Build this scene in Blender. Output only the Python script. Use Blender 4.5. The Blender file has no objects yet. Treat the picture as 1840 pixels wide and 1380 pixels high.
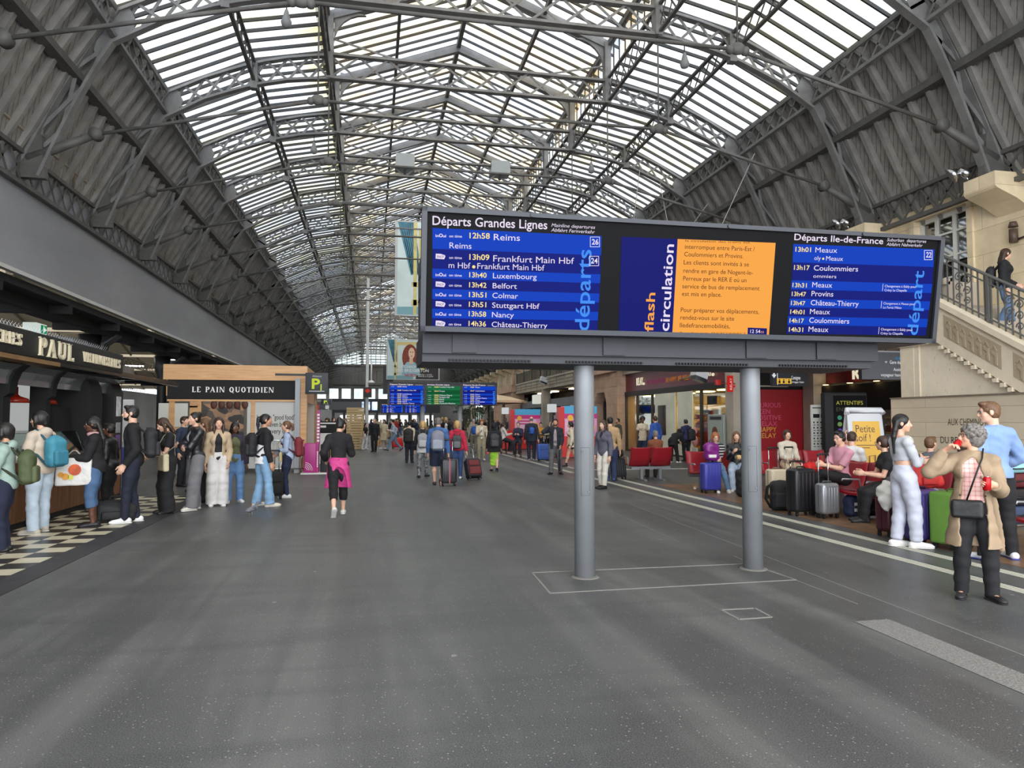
import bpy, math, random
import numpy as np
from mathutils import Vector, Matrix
random.seed(7)
SC = bpy.context.scene
COL = SC.collection
# ------------------------------------------------------------------ camera
EYE = 1.65; FPX = 1276.0
YAW = math.radians(11.155); PITCH = math.radians(2.9)
cam_data = bpy.data.cameras.new('camera')
cam_data.sensor_fit = 'HORIZONTAL'; cam_data.sensor_width = 36.0
cam_data.lens = 36.0 * FPX / 1840.0
cam_data.clip_start = 0.05; cam_data.clip_end = 600
cam = bpy.data.objects.new('camera', cam_data); COL.objects.link(cam)
cam.location = (0, 0, EYE)
cam.rotation_euler = (math.pi / 2 + PITCH, 0, -YAW)
SC.camera = cam
# ------------------------------------------------------------------ light: a white overcast sky over the glass roof
SC.view_settings.view_transform = 'Standard'
SC.view_settings.look = 'None'
SC.view_settings.gamma = 1.0
SC.view_settings.exposure = 1.33
SC.view_settings.use_curve_mapping = False
world = bpy.data.worlds.new('overcast_sky'); SC.world = world
world.use_nodes = True
wn = world.node_tree.nodes; wl = world.node_tree.links
bg = wn['Background']
bg.inputs['Strength'].default_value = 1.05
tc = wn.new('ShaderNodeTexCoord'); nz = wn.new('ShaderNodeTexNoise'); rp = wn.new('ShaderNodeValToRGB')
nz.inputs['Scale'].default_value = 2.2; nz.inputs['Detail'].default_value = 5
rp.color_ramp.elements[0].position = 0.35; rp.color_ramp.elements[0].color = (0.80, 0.86, 0.95, 1)
rp.color_ramp.elements[1].position = 0.65; rp.color_ramp.elements[1].color = (1.0, 1.0, 1.0, 1)
wl.new(tc.outputs['Generated'], nz.inputs['Vector']); wl.new(nz.outputs['Fac'], rp.inputs['Fac'])
# sky brightness raised towards the open hall end behind the camera, as added fill light
sx = wn.new('ShaderNodeSeparateXYZ'); wl.new(tc.outputs['Generated'], sx.inputs[0])
mr = wn.new('ShaderNodeMapRange'); mr.inputs['From Min'].default_value = -0.15; mr.inputs['From Max'].default_value = -0.9
mr.inputs['To Min'].default_value = 1.0; mr.inputs['To Max'].default_value = 2.7
wl.new(sx.outputs['Y'], mr.inputs['Value'])
vm = wn.new('ShaderNodeVectorMath'); vm.operation = 'SCALE'
wl.new(rp.outputs['Color'], vm.inputs[0]); wl.new(mr.outputs[0], vm.inputs['Scale'])
wl.new(vm.outputs[0], bg.inputs['Color'])
world.cycles.sampling_method = 'MANUAL'; world.cycles.sample_map_resolution = 256
cy = SC.cycles
cy.max_bounces = 6; cy.diffuse_bounces = 3; cy.glossy_bounces = 3; cy.transmission_bounces = 4
cy.transparent_max_bounces = 10
cy.caustics_reflective = False; cy.caustics_refractive = False
cy.sample_clamp_indirect = 6.0
# ------------------------------------------------------------------ pixel <-> world helpers (frame 1840 x 1380)
_r = Vector((math.cos(YAW), -math.sin(YAW), 0))
_F = Vector((math.cos(PITCH) * math.sin(YAW), math.cos(PITCH) * math.cos(YAW), math.sin(PITCH)))
_U = Vector((-math.sin(PITCH) * math.sin(YAW), -math.sin(PITCH) * math.cos(YAW), math.cos(PITCH)))
CAM = Vector((0, 0, EYE))
def ray(u, v): return _F + _r * ((u - 920) / FPX) + _U * ((690 - v) / FPX)
def G(u, v, z=0.0):
 d = ray(u, v); return CAM + d * ((z - EYE) / d.z)
def PX(u, v, X):
 d = ray(u, v); return CAM + d * (X / d.x)
def PY(u, v, Y):
 d = ray(u, v); return CAM + d * (Y / d.y)
def PP(u, v, p0, n):
 d = ray(u, v); n = Vector(n); return CAM + d * ((Vector(p0) - CAM).dot(n) / d.dot(n))
# ------------------------------------------------------------------ object helpers
def tag(o, label=None, cat=None, group=None, kind=None):
 if label: o['label'] = label
 if cat: o['category'] = cat
 if group: o['group'] = group
 if kind: o['kind'] = kind
 return o
def thing(name, label, cat, loc=(0, 0, 0), rz=0.0, group=None, kind=None):
 o = bpy.data.objects.new(name, None); COL.objects.link(o)
 o.empty_display_size = 0.1
 o.location = loc; o.rotation_euler = (0, 0, rz)
 return tag(o, label, cat, group, kind)
def dup(root, loc=None, rz=None, label=None, group=None):
 r = root.copy(); COL.objects.link(r)
 if loc is not None: r.location = loc
 if rz is not None: r.rotation_euler = (0, 0, rz)
 if label: r['label'] = label
 if group: r['group'] = group
 for ch in list(root.children):
  c = ch.copy(); COL.objects.link(c); c.parent = r
  for g in list(ch.children):
   d = g.copy(); COL.objects.link(d); d.parent = c
 return r
_textcache = {}
def text_geo(s, bold=0.0, shear=0.0):
 if 'M' in s: bold = 0.0
 key = (s, bold, shear)
 if key not in _textcache:
  c = bpy.data.curves.new('t', 'FONT'); c.body = s; c.size = 1.0; c.offset = bold; c.shear = shear
  c.resolution_u = 3; c.fill_mode = 'FRONT'
  o = bpy.data.objects.new('t', c); COL.objects.link(o)
  m = bpy.data.meshes.new_from_object(o)
  vs = [(v.co.x, v.co.y) for v in m.vertices]; fs = [tuple(p.vertices) for p in m.polygons]
  bpy.data.objects.remove(o); bpy.data.curves.remove(c); bpy.data.meshes.remove(m)
  _textcache[key] = (vs, fs)
 return _textcache[key]
class MB:
 """Collects shapes; build() links them as ONE mesh object."""
 def __init__(s): s.v = []; s.f = []; s.sm = []; s.mi = []; s.cur = 0
 def add(s, vs, fs, smooth=False):
  b = len(s.v); s.v.extend(tuple(p) for p in vs)
  for f in fs:
   s.f.append(tuple(i + b for i in f)); s.sm.append(smooth); s.mi.append(s.cur)
  return s
 def mat(s, i): s.cur = i; return s
 def box(s, a, b):
  x0, y0, z0 = a; x1, y1, z1 = b
  return s.add([(x0,y0,z0),(x1,y0,z0),(x1,y1,z0),(x0,y1,z0),(x0,y0,z1),(x1,y0,z1),(x1,y1,z1),(x0,y1,z1)],
                     [(0,3,2,1),(4,5,6,7),(0,1,5,4),(1,2,6,5),(2,3,7,6),(3,0,4,7)])
 def cbox(s, c, d): return s.box([c[i]-d[i]/2 for i in range(3)], [c[i]+d[i]/2 for i in range(3)])
 def rbox(s, a, b, r=0.03, seg=3):
  """box with all edges rounded"""
  x0, y0, z0 = a; x1, y1, z1 = b
  r = min(r, (x1-x0)*.49, (y1-y0)*.49, (z1-z0)*.49)
  n = 4*(seg+1); rings = []
  prof = [(r*(1-math.cos(t*math.pi/2/seg)), r*(1-math.sin(t*math.pi/2/seg))) for t in range(seg+1)]
  def ring(z, inset):
   out = []; rr = max(r-inset, 1e-4)
   for q, (cx, cy_) in enumerate(((x1-r, y1-r), (x0+r, y1-r), (x0+r, y0+r), (x1-r, y0+r))):
    for k in range(seg+1):
     a_ = q*math.pi/2 + k*math.pi/2/seg
     out.append((cx+rr*math.cos(a_), cy_+rr*math.sin(a_), z))
   return out
  for t in range(seg+1):
   a_ = t*math.pi/2/seg; rings.append(ring(z0 + r - r*math.cos(a_), r - r*math.sin(a_)))
  for t in range(seg+1):
   a_ = t*math.pi/2/seg; rings.append(ring(z1 - r + r*math.sin(a_), r - r*math.cos(a_)))
  return s.loft(rings, smooth=True)
 def loft(s, rings, smooth=False, caps=True, closed=True):
  n = len(rings[0]); vs = [p for r in rings for p in r]; fs = []
  for i in range(len(rings)-1):
   for j in range(n if closed else n-1):
    k = (j+1) % n
    fs.append((i*n+j, i*n+k, (i+1)*n+k, (i+1)*n+j))
  s.add(vs, fs, smooth)
  if caps and closed:
   b = len(s.v)-len(vs)
   s.f.append(tuple(b+j for j in reversed(range(n)))); s.sm.append(False); s.mi.append(s.cur)
   s.f.append(tuple(b+(len(rings)-1)*n+j for j in range(n))); s.sm.append(False); s.mi.append(s.cur)
  return s
 def bar(s, p, q, w, h=None, up=(0, 0, 1)):
  """rectangular bar p->q: w across, h along up"""
  p = Vector(p); q = Vector(q); h = h or w; d = (q-p)
  if d.length < 1e-6: return s
  d.normalize(); up = Vector(up); x = d.cross(up)
  if x.length < 1e-4: x = d.cross(Vector((1, 0, 0)))
  x.normalize(); z = x.cross(d).normalized()
  vs = [c + x*(sx*w/2) + z*(sz*h/2) for c in (p, q) for sx, sz in ((-1,-1),(1,-1),(1,1),(-1,1))]
  return s.add(vs, [(0,3,2,1),(4,5,6,7),(0,1,5,4),(1,2,6,5),(2,3,7,6),(3,0,4,7)])
 def tube(s, pts, r, n=8, smooth=True):
  pts = [Vector(p) for p in pts]; rr = r if isinstance(r, (list, tuple)) else [r]*len(pts)
  rings = []; x = None
  for i, p in enumerate(pts):
   d = (pts[min(i+1, len(pts)-1)] - pts[max(i-1, 0)]).normalized()
   if x is None:
    x = d.cross(Vector((0, 0, 1)))
    if x.length < 1e-3: x = d.cross(Vector((1, 0, 0)))
   else: x = x - d*x.dot(d)
   x.normalize(); y = d.cross(x)
   rings.append([p + (x*math.cos(a) + y*math.sin(a))*rr[i] for a in (2*math.pi*k/n for k in range(n))])
  return s.loft(rings, smooth)
 def cyl(s, p, q, r0, r1=None, n=20): return s.tube([p, q], [r0, r0 if r1 is None else r1], n)
 def lathe(s, prof, c=(0, 0, 0), n=24, axis='z', smooth=True):
  rings = []
  for r, h in prof:
   ring = []
   for k in range(n):
    a = 2*math.pi*k/n; x, y = r*math.cos(a), r*math.sin(a)
    ring.append({'z': (c[0]+x, c[1]+y, c[2]+h), 'x': (c[0]+h, c[1]+x, c[2]+y), 'y': (c[0]+x, c[1]+h, c[2]-y)}[axis])
   rings.append(ring)
  return s.loft(rings, smooth)
 def ball(s, c, r, n=12, sc=(1, 1, 1)):
  m = max(4, n//2)
  return s.lathe_sc([(math.sin(math.pi*t/m)*r+1e-5, -math.cos(math.pi*t/m)*r) for t in range(m+1)], c, n, sc)
 def lathe_sc(s, prof, c, n, sc):
  rings = [[(c[0]+r*math.cos(2*math.pi*k/n)*sc[0], c[1]+r*math.sin(2*math.pi*k/n)*sc[1], c[2]+h*sc[2]) for k in range(n)] for r, h in prof]
  return s.loft(rings, True)
 def prism(s, poly, o, ux, uy, depth, smooth=False):
  """polygon (2-D) in the plane o + x*ux + y*uy, extruded by depth along ux x uy"""
  o = Vector(o); ux = Vector(ux).normalized(); uy = Vector(uy).normalized(); n = ux.cross(uy)
  a = [o + ux*x + uy*y for x, y in poly]; b = [p + n*depth for p in a]; k = len(poly)
  fs = [tuple(reversed(range(k))), tuple(range(k, 2*k))] + [(i, (i+1) % k, k+(i+1) % k, k+i) for i in range(k)]
  return s.add(a+b, fs, smooth)
 def quad(s, a, b, c, d): return s.add([a, b, c, d], [(0, 1, 2, 3)])
 def panel(s, a, b, c, d, t):
  """slab whose front is the quad a b c d (counter-clockwise seen from the front), t thick to the back"""
  a, b, c, d = (Vector(p) for p in (a, b, c, d)); n = (b-a).cross(d-a).normalized()
  vs = [a, b, c, d] + [p - n*t for p in (a, b, c, d)]
  return s.add(vs, [(0,1,2,3),(7,6,5,4),(0,4,5,1),(1,5,6,2),(2,6,7,3),(3,7,4,0)])
 def text(s, txt, o, ux, uy, size, width=None, bold=0.0, shear=0.0, align='l', depth=0.0):
  vs, fs = text_geo(txt, bold, shear)
  if not vs: return s
  o = Vector(o); ux = Vector(ux).normalized(); uy = Vector(uy).normalized(); n = ux.cross(uy).normalized()
  x0 = min(v[0] for v in vs); x1 = max(v[0] for v in vs)
  sx = width/(x1-x0) if width else size
  off = {'l': -x0, 'c': -(x0+x1)/2, 'r': -x1}[align]
  p = [o + ux*((v[0]+off)*sx) + uy*(v[1]*size) for v in vs]
  if depth <= 0: return s.add(p, fs)
  k = len(p); edges = {}
  for f in fs:
   for i in range(len(f)):
    e = (f[i], f[(i+1) % len(f)]); edges[e] = 1
  side = [e for e in edges if (e[1], e[0]) not in edges]
  s.add([q + n*depth for q in p] + p, list(fs) + [(e[0], e[0]+k, e[1]+k, e[1]) for e in side])
  return s
 def mesh(s, name, mats):
  m = bpy.data.meshes.new(name); m.from_pydata(s.v, [], s.f)
  m.polygons.foreach_set('use_smooth', s.sm)
  for mm in (mats if isinstance(mats, (list, tuple)) else [mats]): m.materials.append(mm)
  if any(s.mi): m.polygons.foreach_set('material_index', s.mi)
  m.update(); return m
 def build(s, name, mats, parent=None, **kw):
  o = bpy.data.objects.new(name, s.mesh(name, mats)); COL.objects.link(o)
  if parent is not None: o.parent = parent
  tag(o, **kw); return o
def struct(name, mb, mats, parent=None, label=None):
 return mb.build(name, mats, parent, kind='structure' if parent is None else None, label=label)
# ------------------------------------------------------------------ materials
def lin(c):
 return tuple(((x/255)/12.92 if x/255 <= .04045 else ((x/255+.055)/1.055)**2.4) for x in c) + (1.0,)
_mats = {}
def M(rgb, rough=0.6, metal=0.0, bump=None, var=None, spec=0.5, name=None, coat=0.0):
 """procedural Principled: bump = (scale, strength), var = (scale, amount) noise on the colour"""
 key = (tuple(rgb), rough, metal, bump, var, spec, coat)
 if key in _mats: return _mats[key]
 m = bpy.data.materials.new(name or 'surface_%d_%d_%d' % tuple(int(x) for x in rgb)); m.use_nodes = True
 nt = m.node_tree; b = nt.nodes['Principled BSDF']
 b.inputs['Base Color'].default_value = lin(rgb)
 b.inputs['Roughness'].default_value = rough; b.inputs['Metallic'].default_value = metal
 b.inputs['Specular IOR Level'].default_value = spec
 if coat: b.inputs['Coat Weight'].default_value = coat
 if bump or var:
  t = nt.nodes.new('ShaderNodeTexCoord')
 if bump:
  n = nt.nodes.new('ShaderNodeTexNoise'); n.inputs['Scale'].default_value = bump[0]; n.inputs['Detail'].default_value = 3
  bu = nt.nodes.new('ShaderNodeBump'); bu.inputs['Strength'].default_value = bump[1]; bu.inputs['Distance'].default_value = 0.02
  nt.links.new(t.outputs['Object'], n.inputs['Vector']); nt.links.new(n.outputs['Fac'], bu.inputs['Height'])
  nt.links.new(bu.outputs['Normal'], b.inputs['Normal'])
 if var:
  n = nt.nodes.new('ShaderNodeTexNoise'); n.inputs['Scale'].default_value = var[0]; n.inputs['Detail'].default_value = 4
  r = nt.nodes.new('ShaderNodeValToRGB'); c = lin(rgb); a = var[1]
  r.color_ramp.elements[0].position = .3; r.color_ramp.elements[1].position = .7
  r.color_ramp.elements[0].color = tuple(x*(1-a) for x in c[:3]) + (1,)
  r.color_ramp.elements[1].color = tuple(min(1, x*(1+a)) for x in c[:3]) + (1,)
  nt.links.new(t.outputs['Object'], n.inputs['Vector']); nt.links.new(n.outputs['Fac'], r.inputs['Fac'])
  nt.links.new(r.outputs['Color'], b.inputs['Base Color'])
 _mats[key] = m; return m
def E(rgb, strength=1.0):
 key = ('e', tuple(rgb), strength)
 if key in _mats: return _mats[key]
 m = bpy.data.materials.new('lit_%d_%d_%d' % tuple(rgb)); m.use_nodes = True
 b = m.node_tree.nodes['Principled BSDF']
 b.inputs['Base Color'].default_value = (0, 0, 0, 1); b.inputs['Roughness'].default_value = .5; b.inputs['Specular IOR Level'].default_value = .04
 b.inputs['Emission Color'].default_value = lin(rgb); b.inputs['Emission Strength'].default_value = strength / 2**SC.view_settings.exposure
 m.cycles.emission_sampling = 'NONE' if strength < 3 else 'AUTO'
 _mats[key] = m; return m
def nodes(name):
 m = bpy.data.materials.new(name); m.use_nodes = True
 nt = m.node_tree
 return m, nt, nt.nodes['Principled BSDF']
class NT:
 """tiny node-writing helper"""
 def __init__(s, nt): s.nt = nt
 def n(s, t, **kw):
  o = s.nt.nodes.new(t)
  for k, v in kw.items(): setattr(o, k, v)
  return o
 def l(s, a, b): s.nt.links.new(a, b)
 def math(s, op, a, b=None, c=None):
  o = s.n('ShaderNodeMath', operation=op)
  for i, x in enumerate((a, b, c)):
   if x is None: continue
   if isinstance(x, (int, float)): o.inputs[i].default_value = x
   else: s.l(x, o.inputs[i])
  return o.outputs[0]
 def noise(s, vec, scale, detail=3, rough=.5, dist=0.0):
  o = s.n('ShaderNodeTexNoise'); o.inputs['Scale'].default_value = scale; o.inputs['Detail'].default_value = detail
  o.inputs['Roughness'].default_value = rough; o.inputs['Distortion'].default_value = dist
  s.l(vec, o.inputs['Vector']); return o.outputs['Fac']
 def ramp(s, fac, stops):
  o = s.n('ShaderNodeValToRGB'); cr = o.color_ramp
  while len(cr.elements) < len(stops): cr.elements.new(0.5)
  for e, (p, c) in zip(cr.elements, stops): e.position = p; e.color = c if len(c) == 4 else tuple(c)+(1,)
  s.l(fac, o.inputs['Fac']); return o.outputs['Color']
 def mix(s, fac, a, b, mode='MIX'):
  o = s.n('ShaderNodeMix', data_type='RGBA', blend_type=mode)
  for i, x in ((0, fac), (6, a), (7, b)):
   if isinstance(x, (int, float)): o.inputs[i].default_value = x
   elif isinstance(x, tuple): o.inputs[i].default_value = x
   else: s.l(x, o.inputs[i])
  return o.outputs[2]
 def mapping(s, vec, scale=(1, 1, 1), rot=(0, 0, 0)):
  o = s.n('ShaderNodeMapping'); o.inputs['Scale'].default_value = scale; o.inputs['Rotation'].default_value = rot
  s.l(vec, o.inputs['Vector']); return o.outputs[0]
 def obj(s): return s.n('ShaderNodeTexCoord').outputs['Object']
 def xyz(s, vec):
  o = s.n('ShaderNodeSeparateXYZ'); s.l(vec, o.inputs[0]); return o.outputs
 def bump(s, h, strength, dist, bsdf):
  o = s.n('ShaderNodeBump'); o.inputs['Strength'].default_value = strength; o.inputs['Distance'].default_value = dist
  s.l(h, o.inputs['Height']); s.l(o.outputs[0], bsdf.inputs['Normal'])
def floor_material():
 m, nt, b = nodes('dark_polished_asphalt'); k = NT(nt); o = k.obj()
 broad = k.noise(o, 0.35, 4, .6, .6)
 # swept arcs left by the cleaning machine: stretched noise
 st = k.noise(k.mapping(o, (1.1, .10, 1), (0, 0, math.radians(24))), 1.3, 4, .6, .5)
 st2 = k.noise(k.mapping(o, (.22, 1.5, 1), (0, 0, math.radians(8))), 1.1, 3, .5, 1.2)
 col = k.ramp(broad, [(.3, lin((54, 55, 56))), (.7, lin((78, 79, 77)))])
 col = k.mix(k.ramp(st, [(.46, (0, 0, 0)), (.68, (.55, .55, .55))]), col, lin((112, 113, 109)))
 col = k.mix(k.ramp(st2, [(.46, (0, 0, 0)), (.72, (.45, .45, .45))]), col, lin((42, 42, 45)))
 v = k.n('ShaderNodeTexVoronoi'); v.inputs['Scale'].default_value = 34; k.l(o, v.inputs['Vector'])
 g = k.n('ShaderNodeTexWhiteNoise', noise_dimensions='3D'); k.l(v.outputs['Position'], g.inputs['Vector'])
 spot = k.math('MULTIPLY', k.math('LESS_THAN', v.outputs['Distance'], .17), k.math('GREATER_THAN', g.outputs['Value'], .55))
 col = k.mix(k.math('MULTIPLY', spot, .8), col, lin((150, 150, 146)))
 fine = k.noise(o, 130, 2)
 col = k.mix(k.ramp(fine, [(.4, (0, 0, 0)), (.75, (.5, .5, .5))]), col, lin((130, 130, 128)))
 v2 = k.n('ShaderNodeTexVoronoi'); v2.inputs['Scale'].default_value = 2.3; k.l(k.mapping(o, (1, .8, 1)), v2.inputs['Vector'])
 g2 = k.n('ShaderNodeTexWhiteNoise', noise_dimensions='3D'); k.l(v2.outputs['Position'], g2.inputs['Vector'])
 gum = k.math('MULTIPLY', k.math('LESS_THAN', k.math('ADD', v2.outputs['Distance'], k.math('MULTIPLY', k.noise(o, 40), .03)), .062), k.math('GREATER_THAN', g2.outputs['Value'], .62))
 col = k.mix(k.math('MULTIPLY', gum, .55), col, lin((158, 158, 152)))
 k.l(col, b.inputs['Base Color'])
 r = k.ramp(k.math('MULTIPLY_ADD', st, .6, k.math('MULTIPLY', broad, .4)), [(.35, (.34,)*3), (.68, (.54,)*3)])
 k.l(r, b.inputs['Roughness'])
 k.bump(k.math('MULTIPLY_ADD', fine, .5, k.noise(o, 9, 2)), .10, .01, b)
 b.inputs['Specular IOR Level'].default_value = .5
 return m
def stone_material(name, base, block=None, pits=False, dirt=.12, axis='yz'):
 m, nt, b = nodes(name); k = NT(nt); o = k.obj()
 c = lin(base)
 col = k.ramp(k.noise(o, 1.3, 5, .6), [(.3, tuple(x*(1-dirt*1.5) for x in c[:3])), (.7, tuple(min(1, x*(1+dirt)) for x in c[:3]))])
 h = k.noise(o, 30, 3)
 if pits:
  # stone pitted with short slanting gouges
  v = k.n('ShaderNodeTexVoronoi'); v.inputs['Scale'].default_value = 6.5; k.l(k.mapping(o, (1, 2.4, .75), (math.radians(25), 0, 0)), v.inputs['Vector'])
  pit = k.math('LESS_THAN', k.math('ADD', v.outputs['Distance'], k.math('MULTIPLY', k.noise(o, 11), .34)), .30)
  col = k.mix(k.math('MULTIPLY', pit, .55), col, tuple(x*.42 for x in c[:3])+(1,))
  h = k.math('SUBTRACT', h, k.math('MULTIPLY', pit, .8))
 if block:
  br = k.n('ShaderNodeTexBrick'); xs = k.xyz(o)
  cb = k.n('ShaderNodeCombineXYZ'); k.l(xs[1 if axis == 'yz' else 0], cb.inputs[0]); k.l(xs[2], cb.inputs[1])
  k.l(cb.outputs[0], br.inputs['Vector'])
  br.inputs['Scale'].default_value = 1; br.inputs['Brick Width'].default_value = block[0]; br.inputs['Row Height'].default_value = block[1]
  br.inputs['Mortar Size'].default_value = .006; br.inputs['Mortar Smooth'].default_value = .2
  br.inputs['Color1'].default_value = (1, 1, 1, 1); br.inputs['Color2'].default_value = (.80, .79, .76, 1); br.inputs['Mortar'].default_value = (.58, .54, .5, 1)
  br.inputs['Bias'].default_value = -.2
  col = k.mix(1.0, col, br.outputs['Color'], 'MULTIPLY')
  h = k.math('SUBTRACT', h, k.math('MULTIPLY', br.outputs['Fac'], 1.2))
 k.l(col, b.inputs['Base Color']); b.inputs['Roughness'].default_value = .8
 k.bump(h, .25, .012, b)
 return m
def wood_material(name, c0, c1, grain=(1, 1, 9), rough=.45):
 m, nt, b = nodes(name); k = NT(nt); o = k.obj()
 n = k.noise(k.mapping(o, grain), 2.2, 5, .6, .8)
 k.l(k.ramp(n, [(.3, lin(c0)), (.7, lin(c1))]), b.inputs['Base Color']); b.inputs['Roughness'].default_value = rough
 return m
def roof_board_material():
 m, nt, b = nodes('painted_roof_boarding'); k = NT(nt); o = k.obj(); x = k.xyz(o)
 s = k.math('FRACT', k.math('MULTIPLY', k.math('ADD', x[1], k.math('MULTIPLY', x[2], .62)), 6.2))
 gap = k.math('LESS_THAN', s, .16)
 c = k.ramp(k.noise(o, 1.7, 5, .65), [(.28, lin((112, 109, 105))), (.7, lin((160, 156, 150)))])
 c = k.mix(k.math('MULTIPLY', gap, .6), c, lin((38, 36, 35)))
 pe = k.math('GREATER_THAN', k.noise(o, 5.5, 5, .7), .70)
 c = k.mix(k.math('MULTIPLY', pe, .5), c, lin((58, 54, 50)))
 k.l(c, b.inputs['Base Color']); b.inputs['Roughness'].default_value = .75
 k.bump(k.math('SUBTRACT', 1.0, gap), .5, .02, b)
 return m
def glass_roof_material(name, tints, stain=None, clear=.86):
 """dirty roof glazing: light passes straight through, tinted pane by pane"""
 m = bpy.data.materials.new(name); m.use_nodes = True; nt = m.node_tree; nt.nodes.clear(); k = NT(nt)
 out = k.n('ShaderNodeOutputMaterial'); o = k.obj(); x = k.xyz(o)
 cell = k.math('FLOOR', k.math('MULTIPLY', x[1], 1/.525)); cx = k.math('FLOOR', k.math('MULTIPLY', x[0], 1/2.3))
 cb = k.n('ShaderNodeCombineXYZ'); k.l(cell, cb.inputs[0]); k.l(cx, cb.inputs[1])
 w = k.n('ShaderNodeTexWhiteNoise', noise_dimensions='2D'); k.l(cb.outputs[0], w.inputs['Vector'])
 rp = k.n('ShaderNodeValToRGB'); rp.color_ramp.interpolation = 'CONSTANT'; cr = rp.color_ramp
 while len(cr.elements) < len(tints): cr.elements.new(.5)
 for e, (p, c) in zip(cr.elements, tints): e.position = p; e.color = lin(c)
 k.l(w.outputs['Value'], rp.inputs['Fac']); col = rp.outputs['Color']
 cloud = k.noise(k.mapping(o, (1.2, .5, 1)), .9, 4, .6)
 col = k.mix(k.ramp(cloud, [(.4, (0, 0, 0)), (.7, (.55, .55, .55))]), col, lin((190, 198, 206)))
 if stain is not None:
  # green-brown grime along the lantern edge
  g = k.math('MULTIPLY', k.math('SUBTRACT', x[0], stain[0]), 1/(stain[1]-stain[0]))
  g = k.math('MULTIPLY', k.n('ShaderNodeClamp').outputs[0] if False else g, k.math('ADD', k.noise(k.mapping(o, (.5, 1.6, 1)), 2.2, 4, .7), .35))
  col = k.mix(k.ramp(g, [(.36, (0, 0, 0)), (.85, (.9, .9, .9))]), col, lin((172, 164, 100)))
 tr = k.n('ShaderNodeBsdfTransparent'); df = k.n('ShaderNodeBsdfDiffuse'); mx = k.n('ShaderNodeMixShader')
 k.l(col, tr.inputs['Color']); k.l(col, df.inputs['Color']); mx.inputs['Fac'].default_value = 1-clear
 k.l(tr.outputs[0], mx.inputs[1]); k.l(df.outputs[0], mx.inputs[2]); k.l(mx.outputs[0], out.inputs['Surface'])
 return m
def pane_material(name, tint=(200, 215, 210), refl=.12, rough=.03):
 m = bpy.data.materials.new(name); m.use_nodes = True; nt = m.node_tree; nt.nodes.clear(); k = NT(nt)
 out = k.n('ShaderNodeOutputMaterial'); tr = k.n('ShaderNodeBsdfTransparent'); gl = k.n('ShaderNodeBsdfGlossy'); mx = k.n('ShaderNodeMixShader')
 tr.inputs['Color'].default_value = lin(tint); gl.inputs['Roughness'].default_value = rough
 fr = k.n('ShaderNodeFresnel'); fr.inputs['IOR'].default_value = 1.5
 k.l(k.math('MULTIPLY_ADD', fr.outputs[0], .6, refl), mx.inputs['Fac'])
 k.l(tr.outputs[0], mx.inputs[1]); k.l(gl.outputs[0], mx.inputs[2]); k.l(mx.outputs[0], out.inputs['Surface'])
 return m
FLOOR = floor_material()
IRON = M((112, 111, 109), .55, .0, (6, .15), (3, .22), name='grey_painted_iron')
IRON_D = M((84, 82, 79), .6, 0, (6, .15), (3, .25), name='dark_grey_iron')
IRON_K = M((40, 39, 38), .6, 0, None, (4, .25), name='black_iron')
BOARDS = roof_board_material()
RIB = M((130, 127, 122), .7, 0, (8, .2), (2.5, .22), name='grey_roof_rib')
BLACK = M((24, 24, 26), .5, name='black_paint')
BLACK_M = M((16, 16, 18), .75, name='matt_black')
DARK = M((48, 49, 52), .5, name='charcoal_metal')
STEEL = M((150, 152, 155), .38, .75, (40, .05), (3, .12), name='brushed_steel')
CHROME = M((205, 206, 208), .22, 1.0, name='chrome')
WHITE = M((226, 225, 222), .5, name='white_paint')
STONE = stone_material('warm_ashlar_stone', (232, 213, 178), (1.5, .62))
STONE_P = stone_material('pale_stone_facing', (222, 208, 184), None, False, .1)
STONE_C = stone_material('concrete_grey_stone', (184, 173, 157), None, False, .12)
STONE_PIT = stone_material('pitted_stone', (228, 215, 194), None, True, .08)
STONE_B = stone_material('memorial_stone_blocks', (210, 196, 172), (3.0, .32), False, .05)
PINKSTONE = stone_material('pink_sandstone', (204, 170, 146), (1.4, .5), False, .14)
OAK = wood_material('light_oak_veneer', (196, 146, 96), (222, 176, 124), (.6, 1, 9))
WALNUT = wood_material('walnut_slats', (92, 58, 34), (136, 90, 54), (7, 7, .5))
PANE = pane_material('clear_pane', (214, 222, 214), .06)
# ------------------------------------------------------------------ the hall: floor, roof, walls
XC = 3.06                      # hall centre line
YK = [13.4 + 4.2 * k for k in range(-4, 25)]
Y0, Y1 = -5.0, 116.0
fl = MB(); fl.box((-70, Y0-1, -.2), (14.4, Y1, 0)); fl.box((14.4, 12, -.2), (24, Y1, 0))
struct('floor', fl, FLOOR, label='dark polished asphalt floor of the station hall')
# guide lines set into the floor: three thin ribs each
gl = MB()
for xl in (6.17, 6.77):
 for q in (-.055, 0, .055):
  gl.box((xl+q-.016, Y0, 0), (xl+q+.016, 19.5, .006))
  gl.box((xl+q-.016, 21.5, 0), (xl+q+.016, 70, .006))
for q in (-.055, 0, .055):
 gl.box((6.85, 22.6+q-.016, 0), (11.5, 22.6+q+.016, .006))
struct('trim_1', gl, M((206, 204, 188), .6), label='cream tactile guide lines on the floor')
# brown floor strip under the benches
bs = MB(); bs.box((7.15, 4.0, 0), (9.6, 17.2, .004)); bs.box((8.2, 25.5, 0), (10.9, 29.5, .004))
m, nt, b = nodes('brown_floor_tiles'); k = NT(nt)
k.l(k.ramp(k.noise(k.obj(), 2.5, 5, .7), [(.3, lin((84, 66, 52))), (.7, lin((142, 108, 78)))]), b.inputs['Base Color']); b.inputs['Roughness'].default_value = .4
struct('floor_waiting_area', bs, m, label='brown stone floor under the waiting benches')
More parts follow.
